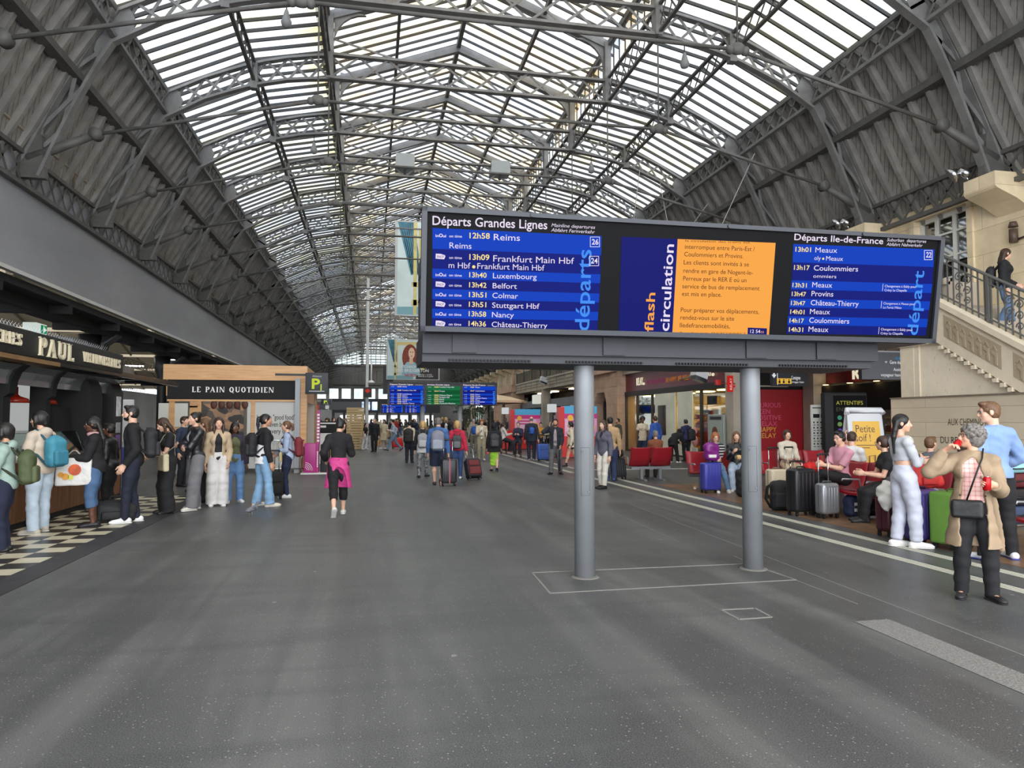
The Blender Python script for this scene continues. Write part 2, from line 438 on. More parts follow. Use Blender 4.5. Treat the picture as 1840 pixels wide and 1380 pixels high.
# light grey worn strip, repair patch and inspection cover
ws = MB(); a = [G(1535, 1117), G(1597, 1113), G(1840, 1212), G(1900, 1285), G(1840, 1248)]
ws.add([(p.x, p.y, .003) for p in a], [(0, 1, 2, 3, 4)])
struct('trim_2', ws, M((122, 120, 116), .8, 0, (60, .4), (90, .35)), label='pale rough strip in the floor')
pt = MB()
pa, pb, pc, pd = G(956, 1029), G(988, 1066), G(1430, 1042), G(1342, 1013)
for q0, q1 in ((pa, pb), (pb, pc), (pc, pd), (pd, pa), (G(1295, 1096), G(1356, 1093)), (G(1356, 1093), G(1386, 1109)), (G(1386, 1109), G(1328, 1113)), (G(1328, 1113), G(1295, 1096))):
 pt.bar((q0.x, q0.y, .001), (q1.x, q1.y, .001), .022, .006)
for q0, q1 in ((G(1130, 905), G(1840, 1178)), (G(1090, 915), G(1220, 973)), (G(1320, 1000), G(1540, 1085))):
 pt.bar((q0.x, q0.y, .0), (q1.x, q1.y, .0), .012, .004)
struct('trim_3', pt, M((128, 126, 120), .8), label='pale joint outlines in the floor around the posts')
# ---- roof profile (x from the centre line, z)
UPG = [(4.42, 12.85), (5.5, 12.68), (6.62, 12.38), (7.9, 11.85), (9.1, 11.2)]
UPW = [(9.1, 11.2), (9.62, 10.4), (10.1, 9.5), (10.55, 8.55), (10.95, 7.6), (11.45, 6.9)]
LOW = [(4.42, 12.02), (5.5, 11.9), (6.62, 11.62), (7.9, 11.12), (9.05, 10.42), (9.45, 9.7), (9.85, 8.8), (10.2, 7.95), (10.5, 7.15)]
def interp(pts, n):
 """n+1 points evenly along a polyline"""
 d = [0]
 for a, b in zip(pts, pts[1:]): d.append(d[-1] + math.hypot(b[0]-a[0], b[1]-a[1]))
 out = []
 for i in range(n+1):
  t = d[-1]*i/n; j = 0
  while j < len(pts)-2 and d[j+1] < t: j += 1
  u = (t-d[j])/(d[j+1]-d[j]); out.append((pts[j][0]+(pts[j+1][0]-pts[j][0])*u, pts[j][1]+(pts[j+1][1]-pts[j][1])*u))
 return out
GL_L = glass_roof_material('roof_glass_west', [(0, (218, 222, 224)), (.45, (206, 212, 218)), (.8, (214, 212, 188))], (-3.2, -1.2))
GL_R = glass_roof_material('roof_glass_east', [(0, (218, 220, 220)), (.5, (206, 210, 210)), (.8, (216, 208, 178))])
GL_T = glass_roof_material('roof_glass_lantern', [(0, (222, 224, 224)), (.3, (224, 206, 172)), (.6, (210, 216, 224)), (.8, (226, 210, 180))])
g = MB()
for s, mat, nm in ((-1, GL_L, 'ceiling_glazing_left'), (1, GL_R, 'ceiling_glazing_right')):
 g = MB(); P = [(XC+s*x, z+.06) for x, z in UPG]
 for (xa, za), (xb, zb) in zip(P, P[1:]):
  g.quad((xa, Y0, za), (xa, Y1, za), (xb, Y1, zb), (xb, Y0, zb))
 go = struct(nm, g, mat, label='dirty glass panes of the hall roof, %s slope' % ('left' if s < 0 else 'right'))
 br = MB(); y = Y0
 while y < Y1:
  if y < 70 or int(round((y-Y0)/.525)) % 2 == 0:
   for (xa, za), (xb, zb) in zip(P[::2], P[2::2]):
    br.bar((xa, y, za-.05), (xb, y, zb-.05), .045, .09)
  y += .525
 br.build('glazing_bar', IRON_K, go)
g = MB(); LT = [(-4.85, 13.95), (0, 15.8), (4.85, 13.95)]
for (xa, za), (xb, zb) in zip(LT, LT[1:]):
 g.quad((XC+xa, Y0, za+.05), (XC+xa, Y1, za+.05), (XC+xb, Y1, zb+.05), (XC+xb, Y0, zb+.05))
for s in (-1, 1):
 g.quad((XC+s*4.5, Y0, 12.9), (XC+s*4.5, Y1, 12.9), (XC+s*4.5, Y1, 14.0), (XC+s*4.5, Y0, 14.0))
go = struct('ceiling_lantern', g, GL_T, label='cream and white glass panes of the raised roof lantern')
br = MB(); y = Y0
while y < Y1:
 if y < 70 or int(round((y-Y0)/.525)) % 2 == 0:
  for (xa, za), (xb, zb) in zip(LT, LT[1:]): br.bar((XC+xa, y, za-.02), (XC+xb, y, zb-.02), .045, .08)
  for s in (-1, 1): br.bar((XC+s*4.47, y, 12.9), (XC+s*4.47, y, 14.0), .035, .035, (0, 1, 0))
 y += .525
br.build('glazing_bar', IRON_K, go)
# boarded lower slopes with ribs
for s, nm in ((-1, 'ceiling_boarding_left'), (1, 'ceiling_boarding_right')):
 g = MB(); P = [(XC+s*x, z) for x, z in interp(UPW, 6)]
 for (xa, za), (xb, zb) in zip(P, P[1:]):
  q = [(xa, Y0, za), (xa, Y1, za), (xb, Y1, zb), (xb, Y0, zb)]
  g.quad(*q); g.quad(*[(x+s*.12, y, z+.1) for x, y, z in q][::-1])
 co = struct(nm, g, BOARDS, label='grey painted boarding on the lower %s roof slope' % ('left' if s < 0 else 'right'))
 br = MB(); y = Y0 + .2
 while y < Y1:
  for (xa, za), (xb, zb) in zip(P[::2], P[2::2]): br.bar((xa-s*.05, y, za-.05), (xb-s*.05, y, zb-.05), .12, .17)
  y += .6
 br.build('rib', RIB, co)
# longitudinal girders
def lattice(mb, p, q, h, n, w=.05, chord=.1, up=(0, 0, 1)):
 p = Vector(p); q = Vector(q); u = Vector(up)*h
 mb.bar(p, q, chord, chord*.7, up); mb.bar(p+u, q+u, chord, chord*.7, up)
 for i in range(n):
  a = p.lerp(q, i/n); b_ = p.lerp(q, (i+1)/n)
  mb.bar(a, b_+u, w*.35, w); mb.bar(a+u, b_, w*.35, w)
for s in (-1, 1):
 sd = 'left' if s < 0 else 'right'
 g = MB(); nb = 7*28
 yb = YK[-1]
 lattice(g, (XC+s*9.02, YK[0], 10.55), (XC+s*9.02, yb, 10.55), .62, nb, .055, .13)
 g.bar((XC+s*9.12, Y0, 11.22), (XC+s*9.12, yb, 11.22), .34, .10)
 struct('trim_edge_girder_' + sd, g, IRON, label='lattice girder along the lower edge of the %s roof glass' % sd)
 g = MB()
 lattice(g, (XC+s*6.6, YK[0], 11.75), (XC+s*6.6, yb, 11.75), .55, nb, .05, .10)
 struct('trim_purlin_' + sd, g, IRON_D, label='lattice purlin half way up the %s roof glass' % sd)
 g = MB()
 lattice(g, (XC+s*4.45, YK[0], 12.1), (XC+s*4.45, yb, 12.1), .75, nb, .05, .10)
 g.bar((XC+s*4.5, Y0, 14.02), (XC+s*4.5, yb, 14.02), .14, .2)
 g.bar((XC+s*2.3, Y0, 14.82), (XC+s*2.3, yb, 14.82), .10, .2)
 struct('trim_lantern_' + sd, g, IRON_D, label='iron sill beam of the roof lantern, %s side' % sd)
 g = MB()
 g.bar((XC+s*9.86, Y0, 9.6), (XC+s*9.86, yb, 9.6), .26, .18)
 lattice(g, (XC+s*10.85, YK[0], 6.95), (XC+s*10.85, yb, 6.95), .72, 7*28, .06, .14)
 struct('trim_eave_girder_' + sd, g, IRON_D, label='dark lattice girder along the %s eave' % sd)
g = MB(); g.bar((XC, Y0, 15.72), (XC, YK[-1], 15.72), .14, .24)
struct('trim_ridge', g, IRON_D, label='ridge beam of the roof lantern')
# one roof truss with its parts; all the others are copies
def make_truss():
 t = thing('roof_truss', 'riveted iron lattice truss carrying the hall roof', 'roof truss', (XC, 0, 0), 0, 'lattice roof trusses of the hall', kind='structure')
 for s in (-1, 1):
  g = MB(); up = interp([(x, z-.1) for x, z in UPG], 8); lo = interp([(x, z) for x, z in LOW[:5]], 8)
  for P in (up, lo):
   for (xa, za), (xb, zb) in zip(P, P[1:]): g.bar((s*xa, 0, za), (s*xb, 0, zb), .20, .07)
  for i in range(8):
   for k in range(2):
    a = up[i]; b_ = lo[i+1]; c = lo[i]; d = up[i+1]
   g.bar((s*a[0], .02, a[1]), (s*b_[0], .02, b_[1]), .015, .065, (0, 1, 0)) if False else g.bar((s*a[0], .02, a[1]), (s*b_[0], .02, b_[1]), .02, .07)
   g.bar((s*c[0], -.02, c[1]), (s*d[0], -.02, d[1]), .02, .07)
  # web continuing down the boarded slope, wide braces
  up = interp([(x-.14, z-.05) for x, z in UPW], 6); lo = interp(LOW[4:], 6)
  for P in (up, lo):
   for (xa, za), (xb, zb) in zip(P, P[1:]): g.bar((s*xa, 0, za), (s*xb, 0, zb), .22, .07)
  for i in range(0, 6, 2):
   a, b_, c, d = up[i], lo[i+2], lo[i], up[i+2]
   g.bar((s*a[0], .02, a[1]), (s*b_[0], .02, b_[1]), .02, .09); g.bar((s*c[0], -.02, c[1]), (s*d[0], -.02, d[1]), .02, .09)
  # solid gusset at the knee, arched fillets
  g.prism([(s*9.1, 11.15), (s*8.75, 11.35), (s*8.55, 10.95), (s*8.72, 10.62), (s*9.05, 10.38), (s*9.2, 10.1), (s*9.33, 9.85), (s*9.45, 10.2), (s*9.32, 10.75)][::s], (0, .03, 0), (1, 0, 0), (0, 0, 1), .06)
  g.build('arch_rib', IRON, t)
  # lantern post with curved bracket and rafter
  g = MB()
  g.bar((s*4.42, 0, 12.0), (s*4.42, 0, 14.05), .30, .20, (1, 0, 0))
  arc = [(s*(4.30-.95*(1-math.cos(q))), 13.15+.95*math.sin(q)) for q in [math.pi/2*i/6 for i in range(7)]]
  g.prism((arc + [(s*4.3, 14.28)])[::s], (0, .05, 0), (1, 0, 0), (0, 0, 1), .1)
  g.build('lantern_post', IRON, t)
  g = MB(); g.bar((s*4.6, 0, 13.92), (0, 0, 15.62), .2, .26); g.build('lantern_rafter', IRON, t)
  # eave strut and stay rods
  g = MB(); g.cyl((s*10.75, 0, 7.55), (s*9.35, 0, 8.22), .12, .085, 12); g.lathe([(.02, -.13), (.135, -.12), (.135, .12), (.02, .13)], (s*9.35, 0, 8.22), 12, 'y')
  g.prism([(s*10.35, 7.1), (s*10.95, 7.1), (s*10.95, 8.3), (s*10.45, 8.1)][::s], (0, .09, 0), (1, 0, 0), (0, 0, 1), .18)
  g.build('eave_strut', IRON_D, t)
  g = MB(); g.cyl((s*9.35, 0, 8.22), (s*4.43, 0, 9.45), .04, .04, 6); g.build('tie_rod', IRON_D, t)
  g = MB(); g.ball((s*4.43, 0, 9.47), .15, 10, (1.2, .7, .9)); g.ball((s*4.43-.17, 0, 9.43), .1, 8); g.ball((s*4.43+.17, 0, 9.43), .1, 8)
  g.build('tie_hub', IRON_D, t)
  g = MB(); g.cyl((s*4.43, 0, 9.5), (s*4.43, 0, 12.0), .022, .022, 6); g.build('hanger_rod', IRON_D, t)
 g = MB(); g.cyl((-4.43, 0, 9.45), (4.43, 0, 9.45), .04, .04, 6); g.build('tie_rod', IRON_D, t)
 g = MB(); up = interp([(-4.42, 12.78), (4.42, 12.78)], 10); lo = interp([(-4.42, 12.05), (4.42, 12.05)], 10)
 for P in (up, lo): g.bar((P[0][0], 0, P[0][1]), (P[-1][0], 0, P[-1][1]), .2, .075)
 for i in range(10):
  g.bar((up[i][0], .02, up[i][1]), (lo[i+1][0], .02, lo[i+1][1]), .02, .065); g.bar((lo[i][0], -.02, lo[i][1]), (up[i+1][0], -.02, up[i+1][1]), .02, .065)
 g.build('cross_girder', IRON, t)
 g = MB()
 for s in (-1, 1): g.bar((s*4.3, .05, 13.3), (s*2.2, .05, 12.8), .03, .05); g.bar((s*6.6, 0, 11.5), (s*6.6, 0, 12.3), .22, .2, (1, 0, 0))
 g.build('brace', IRON, t)
 return t
tr = make_truss()
for i, y in enumerate(YK):
 o = tr if i == 0 else dup(tr)
 o.location = (XC, y, 0)
# ---- left side: dark cloth banner over the kiosks, rail, soffit, iron columns, platform canopies
g = MB(); ys = [Y0, 10.6, 23.5, 42, 62, 80, 98]
for a, b_ in zip(ys, ys[1:]): g.box((-7.98, a+.015, 5.02), (-7.88, b_-.015, 7.78))
m, nt, b = nodes('grey_mesh_cloth'); k = NT(nt); o = k.obj()
w = k.n('ShaderNodeTexWave', bands_direction='Z'); w.inputs['Scale'].default_value = 9; k.l(o, w.inputs['Vector'])
k.l(k.ramp(k.noise(k.mapping(o, (1, .2, .8)), .8, 4), [(.3, lin((132, 133, 137))), (.7, lin((152, 153, 157)))]), b.inputs['Base Color'])
b.inputs['Roughness'].default_value = .8
k.bump(k.math('ADD', k.math('MULTIPLY', w.outputs['Fac'], .15), k.noise(k.mapping(o, (1, .35, 1.6)), 1.2, 3)), .35, .05, b)
struct('wall_left', g, m, label='long grey mesh banner hung above the food kiosks')
g = MB(); g.box((-7.876, 12.85, 6.35), (-7.86, 13.02, 6.72)); struct('trim_4', g, BLACK_M, label='small dark opening in the grey banner')
g = MB(); g.tube([(-7.72, Y0, 8.12), (-7.72, 100, 8.12)], .06, 8)
for i in range(26): g.bar((-7.72, Y0+4.2*i, 7.7), (-7.72, Y0+4.2*i, 8.1), .05)
struct('trim_rail_left', g, M((150, 136, 120), .35, .8), label='copper coloured pipe rail along the top of the grey banner')
g = MB(); g.box((-7.94, Y0, 4.93), (-7.80, 70, 5.02)); struct('trim_5', g, M((196, 196, 192), .5), label='white edge strip under the grey banner')
g = MB(); g.box((-9.9, Y0, 4.72), (-8.0, 72, 4.9)); g.box((-8.7, Y0, 4.45), (-8.5, 72, 4.72))
for i in range(20): g.box((-9.9, Y0+3.7*i, 4.5), (-8.0, Y0+3.7*i+.2, 4.72))
struct('ceiling_soffit_left', g, BLACK_M, label='black soffit behind the grey banner')
def make_column():
 t = thing('iron_column', 'black cast iron column with cable ducts behind the kiosks', 'column', (0, 0, 0), 0, 'black iron columns of the left arcade', 'structure')
 g = MB(); g.box((-.35, -.35, 0), (.35, .35, .6)); g.lathe([(.26, .6), (.2, .9), (.2, 3.6), (.3, 3.9), (.36, 4.5)], (0, 0, 0), 14); g.build('shaft', BLACK, t)
 g = MB()
 for q in (-.2, 0, .2): g.tube([(.3, q, .3), (.3, q, 3.2), (.34, q, 3.7), (.5, q, 4.2), (.9, q, 4.5)], .06, 8)
 g.build('cable_duct', DARK, t)
 return t
c0 = make_column()
for i, y in enumerate((3.0, 11.4, 26.0, 34.4, 42.8, 51.2, 59.6)):
 o = c0 if i == 0 else dup(c0)
 o.location = (-9.3, y, 0)
CREAM = M((214, 200, 172), .7, 0, None, (1.5, .1), name='cream_roof_boards')
cn = MB(); rb = MB()
for i in range(8):
 y = Y0 + 13.6*i
 for s in (-1, 1):
  a, b_ = (y+6.8+s*.8, 7.6), (y+6.8+s*6.4, 5.9)
  cn.panel(*([(-10.2, a[0], a[1]), (-10.2, b_[0], b_[1]), (-46, b_[0], b_[1]), (-46, a[0], a[1])][::s]), .08)
  for j in range(24): rb.bar((-10.6-1.5*j, a[0], a[1]-.1), (-10.6-1.5*j, b_[0], b_[1]-.1), .09, .14)
 for xx in (-10.6, -16, -22, -30):
  lattice(rb, (xx, y+.4, 5.2), (xx, y+13.2, 5.2), .55, 16, .06, .1)
 rb.bar((-10.2, y+.2, 5.85), (-46, y+.2, 5.85), .25, .3)
co = struct('ceiling_platform', cn, CREAM, label='cream boarded canopies over the platforms')
rb.build('rib', M((150, 138, 116), .7), co)
g = MB(); g.box((-46.4, Y0, 0), (-46, 110, 6.2)); g.box((-12.2, Y0, 0), (-12, 75, 3.1)); struct('wall_platform', g, M((150, 150, 148), .8, 0, None, (.4, .3)), label='distant wall beyond the platforms')
for i in range(10):
 o = tag(MB().box((-.75, -.09, 0), (.75, .09, .08)).build('tube_lamp', E((255, 252, 244), 22)), 'white fluorescent tube hung under the platform canopies', 'lamp', 'fluorescent tubes under the platform canopies'); o.location = (-12.5-(i % 2)*5, 9.5+6.8*i, 5.62)
 g = MB(); g.cyl((0, 0, .08), (0, 0, .2), .015, .015, 6); g.build('hanger', DARK, o)
# ---- right building
GX = 13.4; WX = 14.25
def piers_wall():
 g = MB(); zt = 7.65; zb = 4.6
 for i, y in enumerate(YK[:-1]):
  if y < 3: continue
  c = y + 2.1; hw = .85
  g.box((WX, y - (2.1-hw), zb), (WX+.5, y + (2.1-hw), zt))          # pier round the corbel
  g.box((WX, c-hw, 6.95), (WX+.5, c+hw, zt))
 g.box((WX, Y0, zb), (WX+.5, 2.2, zt))
 return g
struct('wall_right_upper', piers_wall(), STONE, label='ashlar stone wall of the upper gallery')
SHUT = M((216, 214, 206), .5)
def make_window():
 t = bpy.data.objects.new('window_1', None); COL.objects.link(t); tag(t, 'tall white framed french window on the gallery', None, None, 'structure')
 g = MB()
 for y in (-.85, .72): g.box((.12, y, 4.6), (.26, y+.13, 6.95))
 for y in (-.33, .24): g.box((.12, y, 4.6), (.24, y+.09, 6.95))
 g.box((.12, -.85, 6.83), (.26, .85, 6.95)); g.box((.12, -.85, 4.6), (.26, .85, 4.78))
 for z in (5.25, 5.8, 6.4):
  g.box((.14, -.8, z), (.22, .8, z+.05))
 g.build('window_frame', SHUT, t)
 g = MB(); g.box((.17, -.75, 4.7), (.19, .75, 6.9)); g.build('pane', pane_material('gallery_pane', (120, 128, 124), .35), t)
 g = MB(); g.box((.45, -.85, 4.6), (.5, .85, 6.95)); g.build('room', M((92, 80, 54), .8, 0, None, (2, .5)), t)
 g = MB()
 g.prism([(-1.02, 4.6), (-.85, 4.6), (-.85, 6.95), (.85, 6.95), (.85, 4.6), (1.02, 4.6), (1.02, 7.12), (-1.02, 7.12)], (0, 0, 0), (0, 1, 0), (0, 0, 1), -.06)
 g.build('surround', STONE, t)
 return t
w0 = make_window()
for i, y in enumerate([y for y in YK[:-1] if y > 3]):
 o = w0 if i == 0 else dup(w0)
 o.location = (WX, y+2.1, 0)
 if i: o.name = 'window_%d' % (i+1)
def make_corbel():
 g = MB()
 g.prism([(0, 6.35), (-.35, 6.55), (-.85, 6.75), (-.9, 6.8), (-.9, 7.12), (0, 7.12)][::-1], (0, -.42, 0), (1, 0, 0), (0, 0, 1), -.84)
 o = struct('trim_corbel', g, STONE, label='stone corbel under a roof truss'); return o
c0 = make_corbel()
for i, y in enumerate([y for y in YK[:-1] if y > 3]):
 o = c0 if i == 0 else dup(c0)
 o.location = (WX, y, 0); o['group'] = 'stone corbels along the right wall'
# gallery slab + relief band
g = MB(); g.box((GX, 14.45, 4.1), (WX+.5, 112, 4.95)); g.box((GX-.08, 14.45, 4.88), (GX+.1, 112, 5.02)); g.box((GX-.05, 14.45, 4.1), (GX, 112, 4.2))
struct('wall_right_band', g, STONE_C, label='concrete gallery edge running above the shops')
g = MB(); y = 25.0
while y < 110:
 for z in (4.32, 4.55):
  for q in range(7): g.box((GX-.03, y+.15+q*.28, z), (GX+.01, y+.3+q*.28, z+.09))
 g.bar((GX-.01, y, 4.2), (GX-.01, y, 4.85), .03, .04, (1, 0, 0))
 y += 2.15
g.build('trim_band_relief', stone_material('relief_stone', (150, 138, 120)), None, kind='structure', label='rows of small raised blocks along the gallery edge')
# ground floor: pillars, pink stone portals, dark shop interiors
g = MB(); g.box((17.6, 14.4, 0), (17.9, 27.2, 4.6)); g.box((13.4, 14.45, 4.0), (17.9, 27.2, 4.12))
struct('wall_recess', g, STONE_C, label='back wall of the recessed passage beside the stairs')
g = MB(); g.box((17.9, 27, 4.1), (19.8, 112, 4.25)); g.box((14.7, 25.6, 4.1), (19.8, 112, 4.25)); g.box((17.7, 25.6, 0), (19.5, 25.8, 4.2)); g.box((19.5, 25.6, 0), (19.8, 112, 4.6)); struct('wall_shops_back', g, M((120, 100, 66), .8, 0, None, (.5, .5)), label='back wall of the shops')
def pillar(u, Y=None, w=.62, d=.62, X=GX, name='stone_pillar'):
 y = PX(u, 760, X).y if Y is None else Y
 g = MB(); g.box((X, y-w/2, 0), (X+d, y+w/2, 4.1)); return struct(name, g, STONE_C, label='square concrete pillar in the shop front')
p1 = pillar(1311); RELAY_Y = p1.data.vertices[0].co.y
pillar(974); pillar(0, 86); pillar(0, 97)
p3 = pillar(1453, None, .7, .6, 16.8)
PY0, PY1 = 36.7, 43.2
def portal(y0, y1):
 g = MB(); ym = (y0+y1)/2; x = GX-.35
 for ya, yb in ((y0, y0+1.0), (y1-1.0, y1)): g.box((x, ya, 0), (GX+.8, yb, 4.3))
 ar = [(y0+1, 0), (ym-1.1, 0), (ym-1.1, 2.6), (ym-.7, 3.25), (ym+.7, 3.25), (ym+1.1, 2.6), (ym+1.1, 0), (y1-1, 0), (y1-1, 4.3), (y0+1, 4.3)]
 g.prism(ar, (x+.12, 0, 0), (0, 1, 0), (0, 0, 1), .7)
 g.box((x-.15, y0-.1, 4.3), (GX+.8, y1+.1, 4.5)); g.box((x-.05, y0, 4.5), (GX+.8, y1, 4.98)); g.box((x+.1, y0, 4.98), (x+.3, y0+.6, 6.1)); g.box((x+.1, y1-.6, 4.98), (x+.3, y1, 6.1))
 for z in (.5, 1.1, 1.7, 2.3, 2.9, 3.5):
  for ya in (y0-.01, y1-1.0): g.box((x-.02, ya, z), (x, ya+1.01, z+.02))
 po = struct('wall_right_portal', g, PINKSTONE, label='pink sandstone archway between the shops')
 d = MB()
 for q in range(9): d.box((GX+.3, ym-1.1+q*.26, 0), (GX+.36, ym-1.1+q*.26+.06, 3.2))
 for z in (.1, 1.1, 2.3, 2.7): d.box((GX+.3, ym-1.1, z), (GX+.36, ym+1.1, z+.08))
 for q in range(6): d.cyl((GX+.33, ym-.9+q*.36, 2.55), (GX+.35, ym-.9+q*.36, 2.55), .14, .14, 10)
 d.build('gate', DARK, po)
 d = MB(); d.box((GX+.7, ym-1.3, 0), (GX+.75, ym+1.3, 3.3)); d.build('room', M((104, 110, 116), .6, 0, None, (2, .6)), po)
 return po
portal(PY0, PY1); portal(66.0, 76.5)
# gallery railing between portals, one per span
def railing(y0, y1, lab):
 t = thing('gallery_railing', lab, 'railing', (GX+.02, y0, 4.98)); L = y1-y0
 g = MB(); g.box((-.02, 0, .92), (.03, L, .97)); g.box((-.015, 0, .08), (.015, L, .11)); g.box((-.012, 0, .74), (.012, L, .76)); g.build('rail', DARK, t)
 g = MB(); n = int(L/.13)
 for i in range(n+1): g.box((-.009, i*.13-.009, 0), (.009, i*.13+.009, .93))
 o = g.build('baluster', DARK, t); o['kind'] = 'stuff'
 for i in range(int(L/3.2)+1):
  g = MB(); g.box((-.03, i*3.2-.03, 0), (.03, i*3.2+.03, 1.05)); g.build('post', DARK, t)
railing(14.6, PY0-.1, 'dark iron gallery railing above the newsagent shop front')
railing(PY1+.1, 65.9, 'dark iron gallery railing above the distant shop with the pillar')
railing(76.6, 111, 'farthest dark iron gallery railing, small beyond the second pink portal')
# ---- far end of the hall
g = MB(); yy = Y1-1
g.box((-9, yy, 0), (16, yy+.3, 5.0)); g.box((-9, yy, 6.6), (16, yy+.3, 10.2))
for i in range(14): g.box((-9+i*1.9, yy, 5.0), (-9+i*1.9+.5, yy+.3, 6.6))
struct('wall_far', g, M((98, 98, 96), .8, 0, None, (.5, .2)), label='grey panelled end wall of the hall')
g = MB()
for i in range(44): g.box((-9+i*.57, yy-.06, 7.5), (-9+i*.57+.06, yy, 10.2))
g.box((-9, yy-.2, 7.2), (16, yy, 7.45)); g.box((-9, yy-.3, 10.2), (16, yy, 10.45)); g.box((-9, yy-.1, 6.6), (16, yy, 6.7))
for i in range(10): g.box((-9+i*2.6, yy-.15, 6.6), (-9+i*2.6+.3, yy, 7.2))
for i in range(30): g.box((-7+i*.75, yy+.05, 10.4), (-7+i*.75+.08, yy+.15, 15))
for z in (11.3, 12.4, 13.4): g.box((-9, yy+.05, z), (16, yy+.15, z+.08))
g.build('trim_far', IRON_D, None, kind='structure', label='dark framing of the end wall')
g = MB(); g.box((-9, yy+.1, 5.0), (16, yy+.14, 6.6)); g.box((-8, yy+.2, 10.2), (15, yy+.24, 15.6))
struct('window_far', g, glass_roof_material('far_glass', [(0, (240, 240, 236)), (.5, (232, 236, 232))]), label='row of windows high in the far end wall')
# ------------------------------------------------------------------ big departure board on two steel posts
BLUE1 = E((10, 66, 196), .95); BLUE2 = E((14, 28, 128), .95); LTBLUE = E((70, 148, 250), .95); SWHITE = E((236, 224, 244), 1.0)
SYEL = E((252, 228, 150), 1.0); SORANGE = E((250, 168, 72), 1.0); SNAVY = E((18, 24, 118), .9); SBROWN = E((96, 44, 44), .6); SOFFB = M((7, 7, 9), .6, 0, None, None, .1)
SGREEN1 = E((24, 110, 66), .95); SGREEN2 = E((10, 84, 46), .95)
FRAME = M((44, 47, 54), .5, name='board_frame_grey')
BP0 = Vector((0, 6.75, 2.55)); BN = Vector((0, -1.28, -.2)).normalized()      # screen plane, leaning forward
BUP = Vector((0, -.2, 1.28)).normalized()                                  # up the screen
def bp(u, v, lift=0.0): return PP(u, v, BP0, BN) + BN * lift
tl, trr, bl, brr = bp(757, 377), bp(1697, 421), bp(755.5, 599.5), bp(1677, 613)
XL = (tl.x + bl.x)/2; XR = (trr.x + brr.x)/2
def bxy(x, t): return BP0 + BUP*t + Vector((x, 0, 0))
def tof(p): return (p - BP0).dot(BUP)
TT = (tof(tl) + tof(trr))/2; TB = (tof(bl) + tof(brr))/2
board = thing('departure_board', 'large overhead departure board with three screens on two grey steel posts', 'departure board', (3.2, 7.2, 0))
def off(mb):
 mb.v = [(x-3.2, y-7.2, z) for x, y, z in mb.v]; return mb
g = MB()
fx = .055
for a, b_, c, d in ((XL, XR, TT-.042, TT), (XL, XR, TB, TB+.05), (XL, XL+.05, TB, TT), (XR-.05, XR, TB, TT)):
 p = [bxy(a, c) + BN*.03, bxy(b_, c) + BN*.03, bxy(b_, d) + BN*.03, bxy(a, d) + BN*.03]
 g.panel(*p, .10)
for xx in (XL+1.05, XL+3.1, XR-1.0): g.cyl(bxy(xx, TT-.022) + BN*.03, bxy(xx, TT-.022)+BN*.045, .02, .02, 10)
off(g).build('frame', FRAME, board)
g = MB(); g.panel(bxy(XL+.02, TB+.03), bxy(XR-.02, TB+.03), bxy(XR-.02, TT-.04), bxy(XL+.02, TT-.04), .05)
off(g).build('screen_glass', SOFFB, board)
# housing between the two screen faces, lower cable tray with slots
g = MB()
yb0 = 6.95; yb1 = 7.95
g.add([(XL+.06, 6.80, TB+2.55), (XR-.06, 6.80, TB+2.55), (XR-.06, 6.66, 2.55+TT-.25), (XL+.06, 6.66, 2.55+TT-.25), (XL+.06, yb1, 2.55+TB), (XR-.06, yb1, 2.55+TB), (XR-.06, yb1+.1, 2.55+TT-.25), (XL+.06, yb1+.1, 2.55+TT-.25)],
      [(4,5,6,7)[::-1], (0,1,5,4)[::-1], (3,2,6,7), (0,4,7,3), (1,5,6,2)])
for z in (2.95, 3.2): g.box((XL+.05, 6.85, z), (XL+.062, 7.9, z+.012))
off(g).build('housing', M((62, 65, 72), .55), board)
g = MB(); g.box((XL+.04, 6.95, 2.36+TB), (XR-.55, 7.95, 2.56+TB)); g.box((XL+.04, 7.0, 2.28+TB), (XR-.6, 7.9, 2.36+TB))
for x0 in (XL+.45, XL+2.0, XL+3.6, XR-1.2): g.box((x0-.12, 6.93, 2.37+TB), (x0+.12, 6.96, 2.55+TB))
off(g).build('cable_tray', M((40, 42, 48), .6), board)
for x0 in (XL+.3, XL+1.5, XL+2.7, XL+3.9):
 g = MB()
 for i in range(24): g.box((x0+i*.035, 6.975, 2.29+TB), (x0+i*.035+.02, 7.0, 2.31+TB))
 off(g).build('vent_grille', BLACK_M, board)
